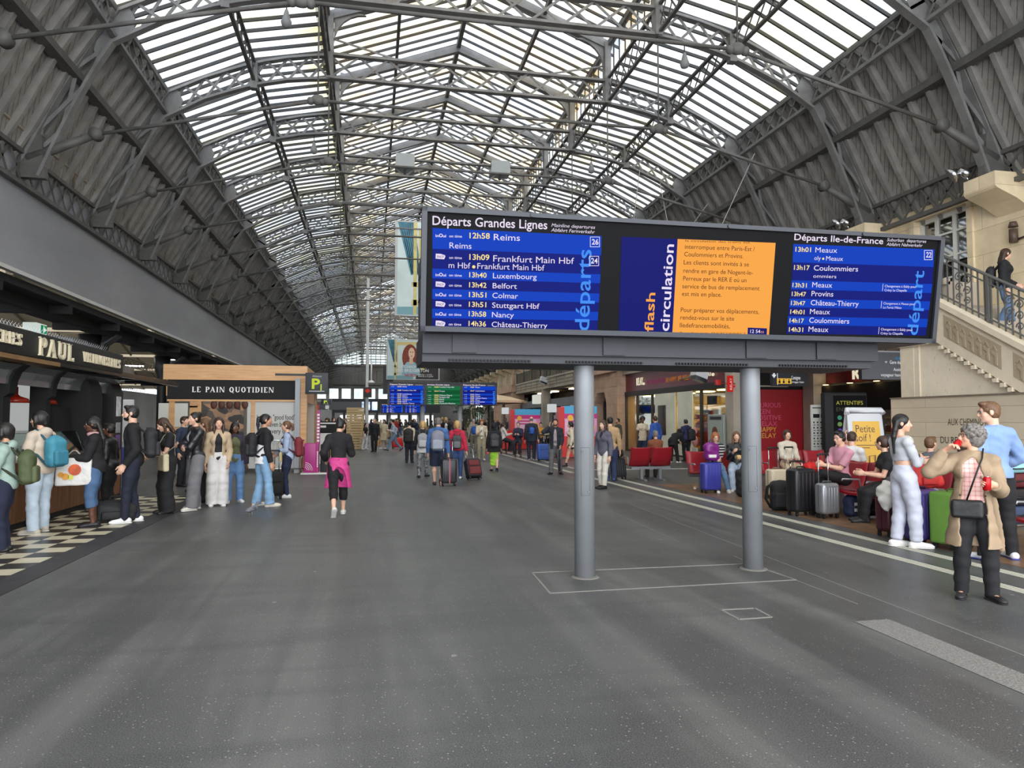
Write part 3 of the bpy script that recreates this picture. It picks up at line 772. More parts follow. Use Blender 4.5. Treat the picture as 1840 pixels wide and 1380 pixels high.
for (u, v) in ((1056, 1040), (1362, 1025)):
 c = G(u, v); c.y += .1
 g = MB(); g.lathe([(.108, 0), (.108, 2.3), (.112, 2.34), (.112, 2.38)], (c.x, c.y, 0), 28); po = off(g).build('post', M((136, 139, 142), .48, .2, (30, .06), (2.5, .10), name='grey_post_paint'), board)
 ca = math.atan2(-c.y, -c.x)+.12
 g = MB(); rings = []
 for z in (.86, 1.36):
  rings.append([(c.x+rr*math.cos(ca+q), c.y+rr*math.sin(ca+q), z) for rr, q in [(.1105, -.42+.14*i) for i in range(7)]])
 for w in (-.42, .42): g.tube([(c.x+.109*math.cos(ca+w), c.y+.109*math.sin(ca+w), z) for z in (.86, 1.36)], .0022, 5)
 for z in (.86, 1.36): g.tube([(c.x+.109*math.cos(ca+w), c.y+.109*math.sin(ca+w), z) for w in [-.42+.14*i for i in range(7)]], .0022, 5)
 for z, q in ((.9, .3), (1.32, -.3)): g.cyl((c.x+.108*math.cos(ca+q), c.y+.108*math.sin(ca+q), z), (c.x+.116*math.cos(ca+q), c.y+.116*math.sin(ca+q), z), .012, .012, 8)
 off(g).build('inspection_hatch', M((96, 99, 104), .5), po)
 g = MB(); g.lathe([(.16, 0), (.14, .006), (.113, .012)], (c.x, c.y, 0), 24); off(g).build('collar', M((112, 110, 104), .9), po)
 g = MB(); g.box((c.x-.12, c.y-.12, 2.3), (c.x+.12, c.y+.12, 2.46)); off(g).build('bracket', BLACK, po)
class Screen:
 """bands and lettering on one screen face, given as photograph pixels mapped on the screen plane"""
 def __init__(s, fn, parent, offset): s.fn = fn; s.parent = parent; s.off = offset; s.m = MB(); s.mats = []
 def mb(s, m):
  if m not in s.mats: s.mats.append(m)
  return s.m.mat(s.mats.index(m))
 def band(s, m, u0, v0, u1, v1, u2, v2, u3, v3, lift=.002):
  s.mb(m).quad(s.fn(u0, v0, lift), s.fn(u1, v1, lift), s.fn(u2, v2, lift), s.fn(u3, v3, lift))
 def text(s, m, txt, u0, v0, u1, v1, size_px, bold=0.0, shear=0.0, lift=.006):
  """baseline from (u0,v0) to (u1,v1); size_px = height of a capital"""
  a = s.fn(u0, v0, lift); b_ = s.fn(u1, v1, lift); ux = (b_-a).normalized(); uy = BN.cross(ux)
  L = max(1e-6, math.hypot(u1-u0, v1-v0))
  c = s.fn(u0 + size_px*(v1-v0)/L, v0 - size_px*(u1-u0)/L, lift)
  s.mb(m).text(txt, a, ux, uy, abs((c-a).dot(uy))/.73, (b_-a).length, bold, shear)
 def done(s):
  s.m.v = [(x-s.off[0], y-s.off[1], z) for x, y, z in s.m.v]
  return s.m.build('screen_lettering', s.mats, s.parent)
S1 = Screen(bp, board, (3.2, 7.2))
# left screen: eight blue bands between u 777-1081
lt = [409.5, 447, 482.5, 500, 519, 537.2, 554.5, 571.5, 589.5]
rt = [424, 459, 493, 509, 527.5, 543.5, 560.5, 576, 595.5]
for i in range(8):
 a, b_ = lt[i], lt[i+1]; c, d = rt[i], rt[i+1]
 ua = 777 - i*.1; ub = 1081 - 8*(i/8.)
 S1.band(BLUE1 if i % 2 == 0 else BLUE2, ua, b_, ub-1, d, ub, c, ua, a)
S1.text(SWHITE, 'Départs Grandes Lignes', 777, 404, 983, 412, 17, .012)
S1.text(SWHITE, 'Mainline departures', 990.5, 407.5, 1069, 411.5, 6.5, .002, .22)
S1.text(SWHITE, 'Abfahrt Fernverkehr', 990, 416, 1068.5, 420, 6.5, .002, .22)
rows = [(427.5, '12h58', 'Reims', 887, 934, 'i'), (466, '13h09', 'Frankfurt Main Hbf', 886, 1031, 's'), (497.5, '13h40', 'Luxembourg', 885.5, 964, 'i'), (515.5, '13h42', 'Belfort', 885, 928.5, 's'),
  (533, '13h51', 'Colmar', 884.5, 930.5, 'i'), (550.5, '13h51', 'Stuttgart Hbf', 884, 969, 's'), (567.5, '13h58', 'Nancy', 883.8, 923, 'i'), (585, '14h36', 'Château-Thierry', 883.3, 983, 's')]
for i, (v, t, dest, u0, u1, lg) in enumerate(rows):
 hh = 14 if i < 2 else 11.5
 sl = .032 - .012*i/8
 S1.text(SYEL, t, 843.5-i*.25, v+.6, 880-i*.9 if i < 2 else 874.5-i*.2, v+1.6, 10.5 if i < 2 else 9.5, .014)
 S1.text(SWHITE, dest, u0, v+3 + (1 if i < 2 else -.6), u1, v+3+(1 if i < 2 else -.6)+(u1-u0)*sl, hh-2 if i < 2 else 10, .003)
 S1.text(SWHITE, 'on time', 807-i*.15, v-1.0+i*.1, 830-i*.2, v+i*.1-.4, 5.0, .01)
 if lg == 'i':
  S1.text(SWHITE, 'in', 782.5, v-1.6+i*.15, 788.5, v-1.4+i*.15, 5.2, .02); S1.text(SWHITE, 'O', 788.8, v-1.4+i*.15, 795.5, v-1.2+i*.15, 6.4, .03); S1.text(SWHITE, 'ui', 795.8, v-1.2+i*.15, 801.5, v-1+i*.15, 5.2, .02)
 else:
  y = v-1.4+i*.2
  q = [bp(u_, v_, .003) for u_, v_ in ((782.7, y), (798, y+1.2), (800.2, y-3.5), (799.6, y-6), (792, y-8.6), (783, y-9))]
  S1.mb(SWHITE).add(q, [tuple(range(6))])
  S1.text(SNAVY, 'SNCF', 784.3, y-1.8, 797.6, y-1.0, 4.2, .01, .25, .007)
S1.text(SWHITE, 'Reims', 807.5, 446, 847, 447.2, 11, 0.0); S1.text(SWHITE, 'm Hbf', 806, 481.5, 845, 482.6, 11, 0)
S1.text(SWHITE, 'Frankfurt Main Hbf', 857.5, 483, 978, 486.5, 11, 0)
q = [bp(851.2+3*math.cos(a), 479.5+3*math.sin(a), .004) for a in [-2*math.pi*j/12 for j in range(12)]]; S1.mb(SYEL).add(q, [tuple(range(12))])
def numbox(S, txt, u0, v0, u1, v1):
 for a, b_, c, d in ((u0, v0, u1, v0+1.0), (u0, v1-1.0, u1, v1), (u0, v0, u0+1.0, v1), (u1-1.0, v0, u1, v1)): S.band(SWHITE, a, d, c, d, c, b_, a, b_, .004)
 S.text(SWHITE, txt, u0+3.0, v1-4.8, u1-2.6, v1-4.4, 10, .02)
numbox(S1, '26', 1060, 425.5, 1077.5, 444); numbox(S1, '24', 1058.5, 460, 1076, 478)
S1.text(LTBLUE, 'départs', 1058, 594.5, 1062.5, 449, 27, .01, 0, .003)
S1.done(); S1 = Screen(bp, board, (3.2, 7.2))
# middle screen
S1.band(SNAVY, 1111.5, 594.5, 1208, 598.5, 1217.5, 429.5, 1116.5, 425.5)
S1.band(SORANGE, 1208, 598.5, 1381.5, 602, 1393.5, 436.5, 1217.5, 429.5)
S1.text(SORANGE, 'flash', 1173, 595.8, 1177, 526.3, 16.5, .012); S1.text(SWHITE, 'circulation', 1201.5, 595, 1210.5, 439.5, 18, .012)
for i, (txt, u0, u1, v) in enumerate((('interrompue entre Paris-Est /', 1230, 1355.5, 447), ('Coulommiers et Provins.', 1229, 1335, 460.5), ('Les clients sont invités à se', 1228, 1345, 475), ('rendre en gare de Nogent-le-', 1227.5, 1352, 490), ('Perreux par le RER E où un', 1227, 1340.5, 504),
  ('service de bus de remplacement', 1225.5, 1364, 518), ('est mis en place.', 1225, 1296, 531.5), ('Pour préparer vos déplacements,', 1222.8, 1363, 560.5), ('rendez-vous sur le site', 1222, 1318.5, 574), ('Iledefrancemobilités,', 1221, 1311, 588))):
 S1.text(SBROWN, txt, u0, v, u1, v + (u1-u0)*(.036-.0015*i), 8.4, -.001)
S1.text(SBROWN, 'la circulation des trains est', 1231, 434.2, 1347, 437.5, 3.5, 0)
S1.text(SBROWN, 'Transilien.com, SNCFCONNECT', 1220.5, 599.3, 1340, 600.8, 3.2, 0)
S1.band(SNAVY, 1342.5, 601, 1377, 601.5, 1377.5, 590, 1343, 588.5, .008); S1.text(SWHITE, '12 54', 1347, 598.2, 1365, 598.6, 6.5, .01, 0, .010); S1.text(SORANGE, '03', 1366, 598.6, 1371.5, 598.7, 4, 0, 0, .010)
S1.done(); S1 = Screen(bp, board, (3.2, 7.2))
# right screen
lt = [438.3, 471.2, 503.5, 519.5, 536.6, 552, 568.2, 583.2, 599.5]
rt = [448.2, 479.8, 510.5, 526.5, 541.6, 557, 573, 588, 603]
for i in range(8):
 ua = 1425.3-1.55*i; ub = 1679-2.0*i
 S1.band(BLUE1 if i % 2 == 0 else BLUE2, ua-1.5, lt[i+1], ub-2, rt[i+1], ub, rt[i], ua, lt[i])
S1.text(SWHITE, 'Départs Ile-de-France', 1426.5, 431.3, 1586, 438.8, 12, .012)
S1.text(SWHITE, 'Suburban  departures', 1593, 433.5, 1663.5, 436.5, 6.0, .002, .22); S1.text(SWHITE, 'Abfahrt Nahverkehr', 1592, 441.5, 1657, 444, 6.0, .002, .22)
rows = [('13h01', 'Meaux', 1428.5, 1464.3, 1503.5, 452.5), ('13h17', 'Coulommiers', 1426, 1461.5, 1541, 485), ('13h31', 'Meaux', 1423.3, 1458.7, 1494.5, 516.3), ('13h47', 'Provins', 1422, 1457.3, 1496.5, 532.2), ('13h47', 'Château-Thierry', 1420.5, 1456, 1542, 548.5), ('14h01', 'Meaux', 1419.2, 1454.5, 1490.5, 564.3), ('14h17', 'Coulommiers', 1418, 1453.2, 1525, 580), ('14h31', 'Meaux', 1416.8, 1452, 1487.5, 596)]
for i, (t, d, u0, u1, u2, v) in enumerate(rows):
 S1.text(SYEL, t, u0, v-.4, u0+(28 if i < 2 else 25.5), v+.4, 8.8 if i < 2 else 8.2, .014); S1.text(SWHITE, d, u1, v+(1 if i < 2 else -.2), u2, v+(1 if i < 2 else -.2)+(u2-u1)*.025, 9.8, .004)
S1.text(SWHITE, 'oly', 1462.5, 467.2, 1474, 467.6, 8, 0); S1.text(SWHITE, 'Meaux', 1483.5, 468, 1514, 469, 8.4, 0); S1.text(SWHITE, 'ommiers', 1460.5, 499, 1502, 500, 6.6, 0)
q = [bp(1478.8+2*math.cos(a), 465+2*math.sin(a), .004) for a in [-2*math.pi*j/12 for j in range(12)]]; S1.mb(SYEL).add(q, [tuple(range(12))])
numbox(S1, '22', 1660, 449.5, 1675, 467.2)
for (u, v, a, b_) in ((1587, 516, 'Changement à Esbly pour', 'Crécy La Chapelle'), (1584.5, 547, 'Changement à Meaux pour', 'La Ferté Milon'), (1580, 593.5, 'Changement à Esbly pour', 'Crécy La Chapelle')):
 S1.text(SWHITE, a, u+2, v, u+59, v+1.4, 4.4, .006); S1.text(SWHITE, b_, u+1.5, v+7.2, u+1.5+len(b_)*2.35, v+8, 4.4, .006)
 S1.band(SWHITE, u-2.3, v+6.8, u-1.5, v+6.8, u-.3, v-6, u-1.1, v-6, .004)
S1.text(LTBLUE, 'départ', 1648, 602.5, 1660.5, 487, 20, .01, 0, .003)
S1.done()
TT0 = TT
# ------------------------------------------------------------------ second board, far down the hall
def far_board(name, label, Y, u0, u1, v0, v1, cols, posts, scale=1.0):
 a = PY(u0, v1, Y); b_ = PY(u1, v1, Y); z0 = a.z; z1 = PY(u0, v0, Y).z
 t = thing(name, label, 'departure board', ((a.x+b_.x)/2, Y+.3, 0)); ox = (a.x+b_.x)/2
 L = b_.x-a.x; H_ = z1-z0
 g = MB(); g.box((-L/2, -.3, z0), (L/2, .5, z1)); g.box((-L/2, -.34, z1-.04), (L/2, .5, z1+.03)); g.build('housing', BLACK, t)
 for px in posts:
  c = PY(px, 760, Y).x - ox
  g = MB(); g.lathe([(.11, 0), (.11, z0+.05)], (c, .1, 0), 16); g.build('post', M((150, 153, 156), .5), t)
 wcol = L/len(cols)
 for i, (kind, title, rows_) in enumerate(cols):
  W_ = MB(); ms = [SGREEN1 if kind == 'g' else BLUE1, SGREEN2 if kind == 'g' else BLUE2, SWHITE, SYEL, LTBLUE]
  x0 = -L/2 + wcol*i + wcol*.05; x1 = -L/2 + wcol*(i+1) - wcol*.04
  W_.mat(2).text(title, (x0, -.312, z1-.155*H_/1.3), (1, 0, 0), (0, 0, 1), .13*H_/1.3, wcol*.62, .01)
  if kind == 'b': W_.text('Mainline departures' if i == 0 else 'Suburban departures', (x0+wcol*.68, -.312, z1-.145*H_/1.3), (1, 0, 0), (0, 0, 1), .05*H_/1.3, wcol*.2)
  zt = z1-.19*H_/1.3; n = len(rows_)+2; rh = (zt-z0-.03)/n; zz = zt
  for j, (tm, ds) in enumerate(rows_):
   hgt = rh*2 if j < 2 else rh
   W_.mat(j % 2).quad((x0, -.306, zz-hgt), (x1, -.306, zz-hgt), (x1, -.306, zz), (x0, -.306, zz))
   W_.mat(3).text(tm, (x0+wcol*.2, -.312, zz-rh*.8), (1, 0, 0), (0, 0, 1), rh*.95, None, .012)
   W_.mat(2).text(ds, (x0+wcol*.34, -.312, zz-rh*.8), (1, 0, 0), (0, 0, 1), rh*.95, None, .004)
   W_.text('on time', (x0+wcol*.03, -.312, zz-rh*.7), (1, 0, 0), (0, 0, 1), rh*.5, None, .004)
   zz -= hgt
  if kind != 'g': W_.mat(4).text('départs', (x1-.03, -.309, z0+.05), (0, 0, 1), (-1, 0, 0), .26*H_/1.3, H_*.6)
  W_.build('screen_lettering', ms, t)
 return t
R1 = [('12h58', 'Reims'), ('13h09', 'Frankfurt Main Hbf'), ('13h40', 'Luxembourg'), ('13h42', 'Belfort'), ('13h51', 'Colmar'), ('13h51', 'Stuttgart Hbf'), ('13h58', 'Nancy'), ('14h36', 'Château-Thierry')]
R3 = [('13h01', 'Meaux'), ('13h17', 'Coulommiers'), ('13h31', 'Meaux'), ('13h47', 'Provins'), ('13h47', 'Château-Thierry'), ('14h01', 'Meaux'), ('14h17', 'Coulommiers'), ('14h31', 'Meaux')]
R2 = [('13h00', 'Frankfurt Main Hbf'), ('13h10', 'Troyes'), ('13h20', 'Château-Thierry'), ('13h27', 'Stuttgart Hbf'), ('13h30', 'Nancy'), ('13h35', 'Reims'), ('13h46', 'Charleville-Mézières')]
far_board('departure_board', 'second departure board down the hall with blue, green and blue screens', 34.0, 697, 893, 687, 727.5, [('b', 'Départs Grandes Lignes', R1), ('g', 'Arrivées Grandes Lignes', R2), ('b', 'Départs Ile-de-France', R3)], (760, 828))
far_board('departure_board', 'small third departure board beyond the second one', 62.0, 684.5, 766, 725.5, 742, [('b', 'Départs', R1), ('b', 'Départs', R3)], (700, 752))
# ------------------------------------------------------------------ hanging posters
def poster(label, Y, u0, u1, v0, v1, big):
 a = PY(u0, v1, Y); b_ = PY(u1, v0, Y); w = b_.x-a.x; h = b_.z-a.z
 t = thing('hanging_poster', label, 'poster', ((a.x+b_.x)/2, Y, a.z))
 g = MB(); g.box((-w/2, 0, 0), (w/2, .12, h)); g.build('frame', M((186, 190, 192), .5), t)
 P = lambda x, z, l=.004: (-w/2+.02*w+x*w*.96, -l, .015*h+z*h*.97)
 def poly(pts, m, l): mm = MB(); mm.add([P(x, z, l) for x, z in pts], [tuple(range(len(pts)))]); return mm.build('print', m, t)
 def multi(polys, m, l):
  mm = MB()
  for pts in polys: mm.add([P(x, z, l) for x, z in pts], [tuple(range(len(pts)))])
  return mm.build('print', m, t)
 el = lambda cx, cz, rx, rz, n=24: [(cx+rx*math.cos(2*math.pi*i/n), cz+rz*math.sin(2*math.pi*i/n)) for i in range(n)]
 poly([(0, 0), (1, 0), (1, 1), (0, 1)], M((206, 222, 222), .6, 0, None, (.7, .15)), .003)
 poly([(.55, 0), (1, 0), (1, 1), (.72, 1), (.62, .6)], M((50, 42, 48), .6, 0, None, (1.2, .3)), .006)
 multi([[(.02*i, 1), (.02*i+.022, 1), (.13+.012*i, .45), (.115+.012*i, .42)] for i in range(7)], M((74, 128, 150), .6, 0, None, (3, .3)), .006)
 poly([(0, .0), (.5, .0), (.5, .1), (0, .08)], M((120, 166, 176), .6), .005)
 multi([[(.135, 0), (.165, 0), (.165, 1), (.135, 1)], [(.18, .12), (.2, .12), (.2, .93), (.18, .93)], [(.12, .3), (.18, .3), (.18, .35), (.12, .35)], [(.12, .1), (.18, .1), (.18, .16), (.12, .16)]], M((206, 194, 126), .5, 0, None, (3, .2)), .008)
 if big:
  poly([(.2, .86), (.62, .86), (.72, .95), (.2, .95)], M((214, 200, 140), .5), .007)
  poly(el(.68, .6, .09, .36), M((238, 208, 120), .6), .007)
  poly(el(.44, .55, .155, .34), M((132, 60, 38), .6, 0, None, (6, .3)), .010)
  poly([(.28, .1), (.64, .1), (.62, .34), (.52, .44), (.38, .44), (.29, .3)], M((146, 186, 204), .6, 0, None, (3, .2)), .012)
  poly([(.42, .38), (.50, .38), (.49, .58), (.43, .58)], M((228, 192, 164), .6), .014)
  poly(el(.468, .66, .062, .145), M((236, 202, 176), .6), .016)
  multi([el(.447, .69, .012, .012, 10), el(.492, .69, .012, .012, 10)], M((70, 44, 34), .6), .018); poly(el(.47, .585, .016, .012, 10), M((176, 70, 66), .6), .018)
  mm = MB(); mm.text('LA CHRONIQUE', P(.22, .28, .02), (1, 0, 0), (0, 0, 1), .1*h, .52*w, .012); mm.text('DES BRIDGERTON', P(.18, .185, .02), (1, 0, 0), (0, 0, 1), .1*h, .6*w, .012)
  mm.text('PARTIE 1 16 MAI', P(.6, .105, .02), (1, 0, 0), (0, 0, 1), .045*h, .26*w, .01); mm.text('PARTIE 2 13 JUIN', P(.6, .06, .02), (1, 0, 0), (0, 0, 1), .045*h, .28*w, .01)
  mm.build('lettering', M((236, 234, 228), .6), t)
  mm = MB(); mm.text('NETFLIX', P(.34, .07, .02), (1, 0, 0), (0, 0, 1), .09*h, .22*w, .02); mm.build('lettering', M((190, 48, 34), .6), t)
 for x in (-w*.45, w*.45): g = MB(); g.cyl((x, .06, h), (x, .06, 12.1-a.z), .015, .015, 6); g.build('hanging_wire', DARK, t)
poster('tall hanging poster with blue curtain and gilded post, half behind the large board', 38.54, 709, 925, 407, 567, False)
poster('hanging poster of a red haired woman above the second departure board', 63.74, 694, 790, 611, 682, True)
g = MB(); a = PY(688, 708, 63.9); g.box((a.x, 63.9, a.z), (a.x+.9, 64.0, a.z+2.5)); g.cyl((a.x+.6, 63.95, a.z+2.4), (a.x+.6, 63.95, 12.2), .02, .02, 6); tag(g.build('loudspeaker_panel', DARK), 'slim dark loudspeaker panel beside the red haired woman poster', 'loudspeaker')
# ------------------------------------------------------------------ serif letters cut from strokes
def serif_word(mb, word, o, ux, uy, cap, width, depth, gap=.16, T=.17):
 """slab-serif capitals: thick stems, thin bars, bracketed serifs; o = left end of the baseline"""
 t, sf = .45*T, .4*T
 def st(x, w=T, y0=0, y1=1): return [(x, y0), (x+w, y0), (x+w, y1), (x, y1)]
 def ser(x, w=T, y=0): return [(x-sf, y), (x+w+sf, y), (x+w+sf, y+.055), (x-sf, y+.055)] if y == 0 else [(x-sf, y-.055), (x+w+sf, y-.055), (x+w+sf, y), (x-sf, y)]
 def dia(xa, ya, xb, yb, w): return [(xa, ya), (xa+w, ya), (xb+w, yb), (xb, yb)]
 def arc(cx, cy, rx, ry, a0, a1, w0, w1, n=9):
  out = []
  for i in range(n+1):
   a = a0+(a1-a0)*i/n; out.append((cx+rx*math.cos(a), cy+ry*math.sin(a)))
  for i in range(n, -1, -1):
   a = a0+(a1-a0)*i/n; w = abs(math.cos(a))*w0+abs(math.sin(a))*w1
   out.append((cx+(rx-w)*math.cos(a), cy+(ry-w)*math.sin(a)))
  return out
 H = math.pi/2
 def bowl(x, y0, y1, r): return [arc(x, (y0+y1)/2, r, (y1-y0)/2, -H, H, T, t), [(x-.2, y0), (x, y0), (x, y0+t), (x-.2, y0+t)], [(x-.2, y1-t), (x, y1-t), (x, y1), (x-.2, y1)]]
 L = {
  'P': (.62, [st(.1), ser(.1), ser(.1, T, 1)] + bowl(.36, .44, 1, .3)),
  'A': (.82, [dia(.06, 0, .38, 1, t), dia(.58, 0, .30, 1, T), [(.2, .3), (.62, .3), (.62, .36), (.2, .36)], ser(.06, t), ser(.58)]),
  'U': (.80, [st(.1, T, .25), st(.62, t, .25), ser(.1, T, 1), ser(.62, t, 1), arc(.40, .3, .30, .3, math.pi, 2*math.pi, T*.9, t)]),
  'L': (.62, [st(.1), ser(.1), ser(.1, T, 1), [(.1, 0), (.6, 0), (.6, .22), (.55, .22), (.5, t), (.1, t)]]),
  'V': (.80, [dia(.38, 0, .08, 1, T), dia(.38, 0, .64, 1, t), ser(.08, T, 1), ser(.64, t, 1)]),
  'I': (.36, [st(.1), ser(.1), ser(.1, T, 1)]),
  'E': (.64, [st(.1), ser(.1), ser(.1, T, 1), [(.1, 0), (.6, 0), (.6, .22), (.55, .22), (.5, t), (.1, t)], [(.1, 1-t), (.5, 1-t), (.54, .8), (.59, .8), (.59, 1), (.1, 1)], [(.1, .49), (.42, .49), (.42, .56), (.1, .56)]]),
  'N': (.84, [st(.1, t), dia(.62, 0, .08, 1, T), st(.70, t), ser(.1, t), ser(.1, t, 1), ser(.70, t, 1)]),
  'O': (.80, [arc(.4, .5, .35, .5, 0, 2*math.pi, T, t, 22)]),
  'Q': (.82, [arc(.4, .5, .35, .5, 0, 2*math.pi, T, t, 22), [(.38, .12), (.46, .2), (.78, -.14), (.66, -.16)]]),
  'S': (.62, [arc(.31, .74, .25, .26, .3, math.pi*1.5, T*.8, t*1.2), arc(.31, .26, .26, .26, -math.pi*.9, H, T*.8, t*1.2), [(.5, .72), (.56, .72), (.56, .98), (.5, .98)], [(.05, .02), (.11, .02), (.11, .28), (.05, .28)]]),
  'R': (.74, [st(.1), ser(.1), ser(.1, T, 1)] + bowl(.36, .48, 1, .28) + [dia(.56, 0, .34, .5, T), ser(.56)]),
  'D': (.78, [st(.1), ser(.1), ser(.1, T, 1)] + bowl(.36, 0, 1, .36)),
  'T': (.70, [st(.27), ser(.27), [(.03, 1-t), (.67, 1-t), (.67, 1), (.03, 1)], [(.03, .78), (.08, .78), (.1, 1), (.03, 1)], [(.62, .78), (.67, .78), (.67, 1), (.60, 1)]]),
  ' ': (.45, []),
 }
 tot = sum(L[c][0]+gap for c in word)-gap; k = width/tot; x = 0
 o = Vector(o); ux = Vector(ux).normalized(); uy = Vector(uy).normalized()
 for c in word:
  w, polys = L[c]
  for j, p in enumerate(polys):
   if j % 2: dd = depth*.98
   else: dd = depth
   if len(p) > 26:      # closed ring
    n = len(p)//2
    for i in range(n-1):
     mb.prism([(q[0]*k+x*k, q[1]*cap) for q in (p[i], p[i+1], p[2*n-2-i], p[2*n-1-i])], o, ux, uy, dd)
   else:
    n = len(p)
    if n > 12:
     h = n//2
     for i in range(h-1): mb.prism([(q[0]*k+x*k, q[1]*cap) for q in (p[i], p[i+1], p[n-2-i], p[n-1-i])], o, ux, uy, dd)
    else: mb.prism([(q[0]*k+x*k, q[1]*cap) for q in p], o, ux, uy, dd)
  x += w+gap
# ------------------------------------------------------------------ bakery kiosk on the left, with its chequered floor
KX = -4.2
g = MB(); y = 2.4; i = 0
m, nt, b = nodes('black_and_cream_checks'); k = NT(nt); o = k.obj()
ck = k.n('ShaderNodeTexChecker'); ck.inputs['Scale'].default_value = 1/.34; ck.inputs['Color1'].default_value = lin((224, 214, 184)); ck.inputs['Color2'].default_value = lin((42, 40, 40))
k.l(k.mapping(o, (1, 1, 1)), ck.inputs['Vector']); k.l(k.mix(k.math('MULTIPLY', k.noise(o, 3, 4), .35), ck.outputs['Color'], lin((90, 84, 76))), b.inputs['Base Color']); b.inputs['Roughness'].default_value = .35
g.box((-7.2, 2, 0), (-3.74, 16.7, .008)); struct('floor_checks', g, m, label='black and cream chequered floor tiles in front of the bakery counter')
g = MB(); g.box((-3.74, 2, 0), (-3.40, 16.7, .008)); g.box((-7.2, 16.7, 0), (-3.4, 16.9, .008)); struct('trim_6', g, M((56, 55, 58), .5, 0, None, (4, .2)), label='dark border of the chequered floor')
kq = thing('bakery_kiosk', 'black bakery kiosk with cream serif lettering, wooden counter front and red lamps', 'kiosk', (-7.2, 11.2, 0))
def K(mb): mb.v = [(x+6.2, y-10, z*1.08) for x, y, z in mb.v]; return mb   # drawn at (-6.2, 10), stands at the thing's place
g = MB()
for i in range(75):
 y = 3.2+i*.16
 g.box((KX-.05, y, .1), (KX, y+.15, .95))
K(g).build('counter_front', WALNUT, kq)
g = MB(); g.box((KX-.12, 3.2, 0), (KX-.03, 14.7, .1)); K(g).build('plinth', BLACK_M, kq)
g = MB(); g.rbox((KX-.75, 3.2, .95), (KX+.02, 13.6, 1.0), .01); K(g).build('worktop', M((60, 52, 46), .3), kq)
g = MB(); g.box((KX-.55, 3.3, 1.0), (KX-.1, 13.4, 1.02)); g.panel((KX-.06, 3.3, 1.0), (KX-.06, 13.4, 1.0), (KX-.2, 13.4, 1.34), (KX-.2, 3.3, 1.34), .008); g.panel((KX-.2, 3.3, 1.34), (KX-.2, 13.4, 1.34), (KX-.6, 13.4, 1.36), (KX-.6, 3.3, 1.36), .008)
K(g).build('display_glass', PANE, kq)
# fascia
g = MB(); g.rbox((KX-.02, 3.0, 2.38), (KX+.28, 14.3, 2.74), .02); K(g).build('fascia', M((26, 26, 25), .6), kq)
FX = KX+.28
def LX(u, v):
 p = PX(u, v, FX-1.0); return Vector((p.x+1.0, p.y-1.2, p.z/1.08))
for w, u0, u1, vb0, vb1, cap in (('VIENNOISERIES', 147.5, 214, 650.5, 661, .155), ('PAUL', 67, 130, 640, 648.5, .24)):
 a = LX(u0, vb0); c = LX(u1, vb1); zz = (a.z+c.z)/2
 g = MB(); serif_word(g, w, (FX+.0, a.y, zz), (0, 1, 0), (0, 0, 1), cap if w != 'PAUL' else .26, c.y-a.y, .035, .16, .17 if w == 'PAUL' else .135)
 K(g).build('lettering', M((226, 214, 184), .5), kq)
a = LX(36, 627); g = MB(); serif_word(g, 'PATISSERIES', (FX, a.y-1.62, 2.5), (0, 1, 0), (0, 0, 1), .155, 1.62, .035, .16, .135); K(g).build('lettering', M((226, 214, 184), .5), kq)
# overhanging wooden soffit with a round light, metal canopy further on
g = MB(); g.box((KX-.7, 3.0, 2.32), (KX+.27, 11.4, 2.38)); K(g).build('soffit', wood_material('kiosk_soffit', (120, 92, 60), (150, 116, 78)), kq)
g = MB(); g.cyl((KX-.2, 8.1, 2.30), (KX-.2, 8.1, 2.32), .1, .1, 18); K(g).build('downlight', E((255, 240, 200), 4), kq)
g = MB(); g.box((KX+.18, 11.4, 2.33), (KX+.27, 18.6, 2.42)); g.box((KX-.6, 11.4, 2.39), (KX+.2, 18.6, 2.41))
for y in (11.6, 13.0, 14.4, 15.8, 17.2, 18.4): g.box((KX-.6, y, 2.34), (KX+.2, y+.05, 2.39))
K(g).build('canopy', M((44, 45, 46), .25, .6), kq)
g = MB()
prof = [(KX-.18, 2.03), (KX-.17, 2.12), (KX-.12, 2.22), (KX+.0, 2.3)]
for (xa, za), (xb, zb) in zip(prof, prof[1:]): g.quad((xa, 3.2, za), (xa, 15.2, za), (xb, 15.2, zb), (xb, 3.2, zb))
K(g).build('curved_glass', M((176, 182, 184), .15, .7, (1.6, .5)), kq)
for y, w in ((5.2, .18), (7.2, .18), (9.0, .2), (10.75, .22), (12.2, .16)):
 g = MB(); g.box((KX-.5, y, 1.0), (KX-.24, y+w, 2.32)); g.prism([(KX-.24, 1.85), (KX-.16, 1.9), (KX-.14, 2.08), (KX-.09, 2.2), (KX+.03, 2.31), (KX-.24, 2.31)], (0, y+w, 0), (1, 0, 0), (0, 0, 1), w); K(g).build('mullion', BLACK_M, kq)
g = MB()   # rounded black end frame and pier
g.prism([(KX-.9, 0), (KX+.02, 0), (KX+.02, 1.9), (KX+.0, 2.1), (KX-.06, 2.22), (KX-.16, 2.3), (KX-.9, 2.3)], (0, 14.0, 0), (1, 0, 0), (0, 0, 1), .55)
g.box((KX-.9, 14.0, 0), (KX-.5, 15.6, 2.3)); K(g).build('end_frame', BLACK_M, kq)
g = MB(); g.prism([(KX-.7, 0), (KX-.02, 0), (KX-.02, 2.05), (KX-.14, 2.33), (KX-.7, 2.33)], (0, 15.3, 0), (1, 0, 0), (0, 0, 1), .55); pier = K(g).build('end_pier', BLACK, kq)
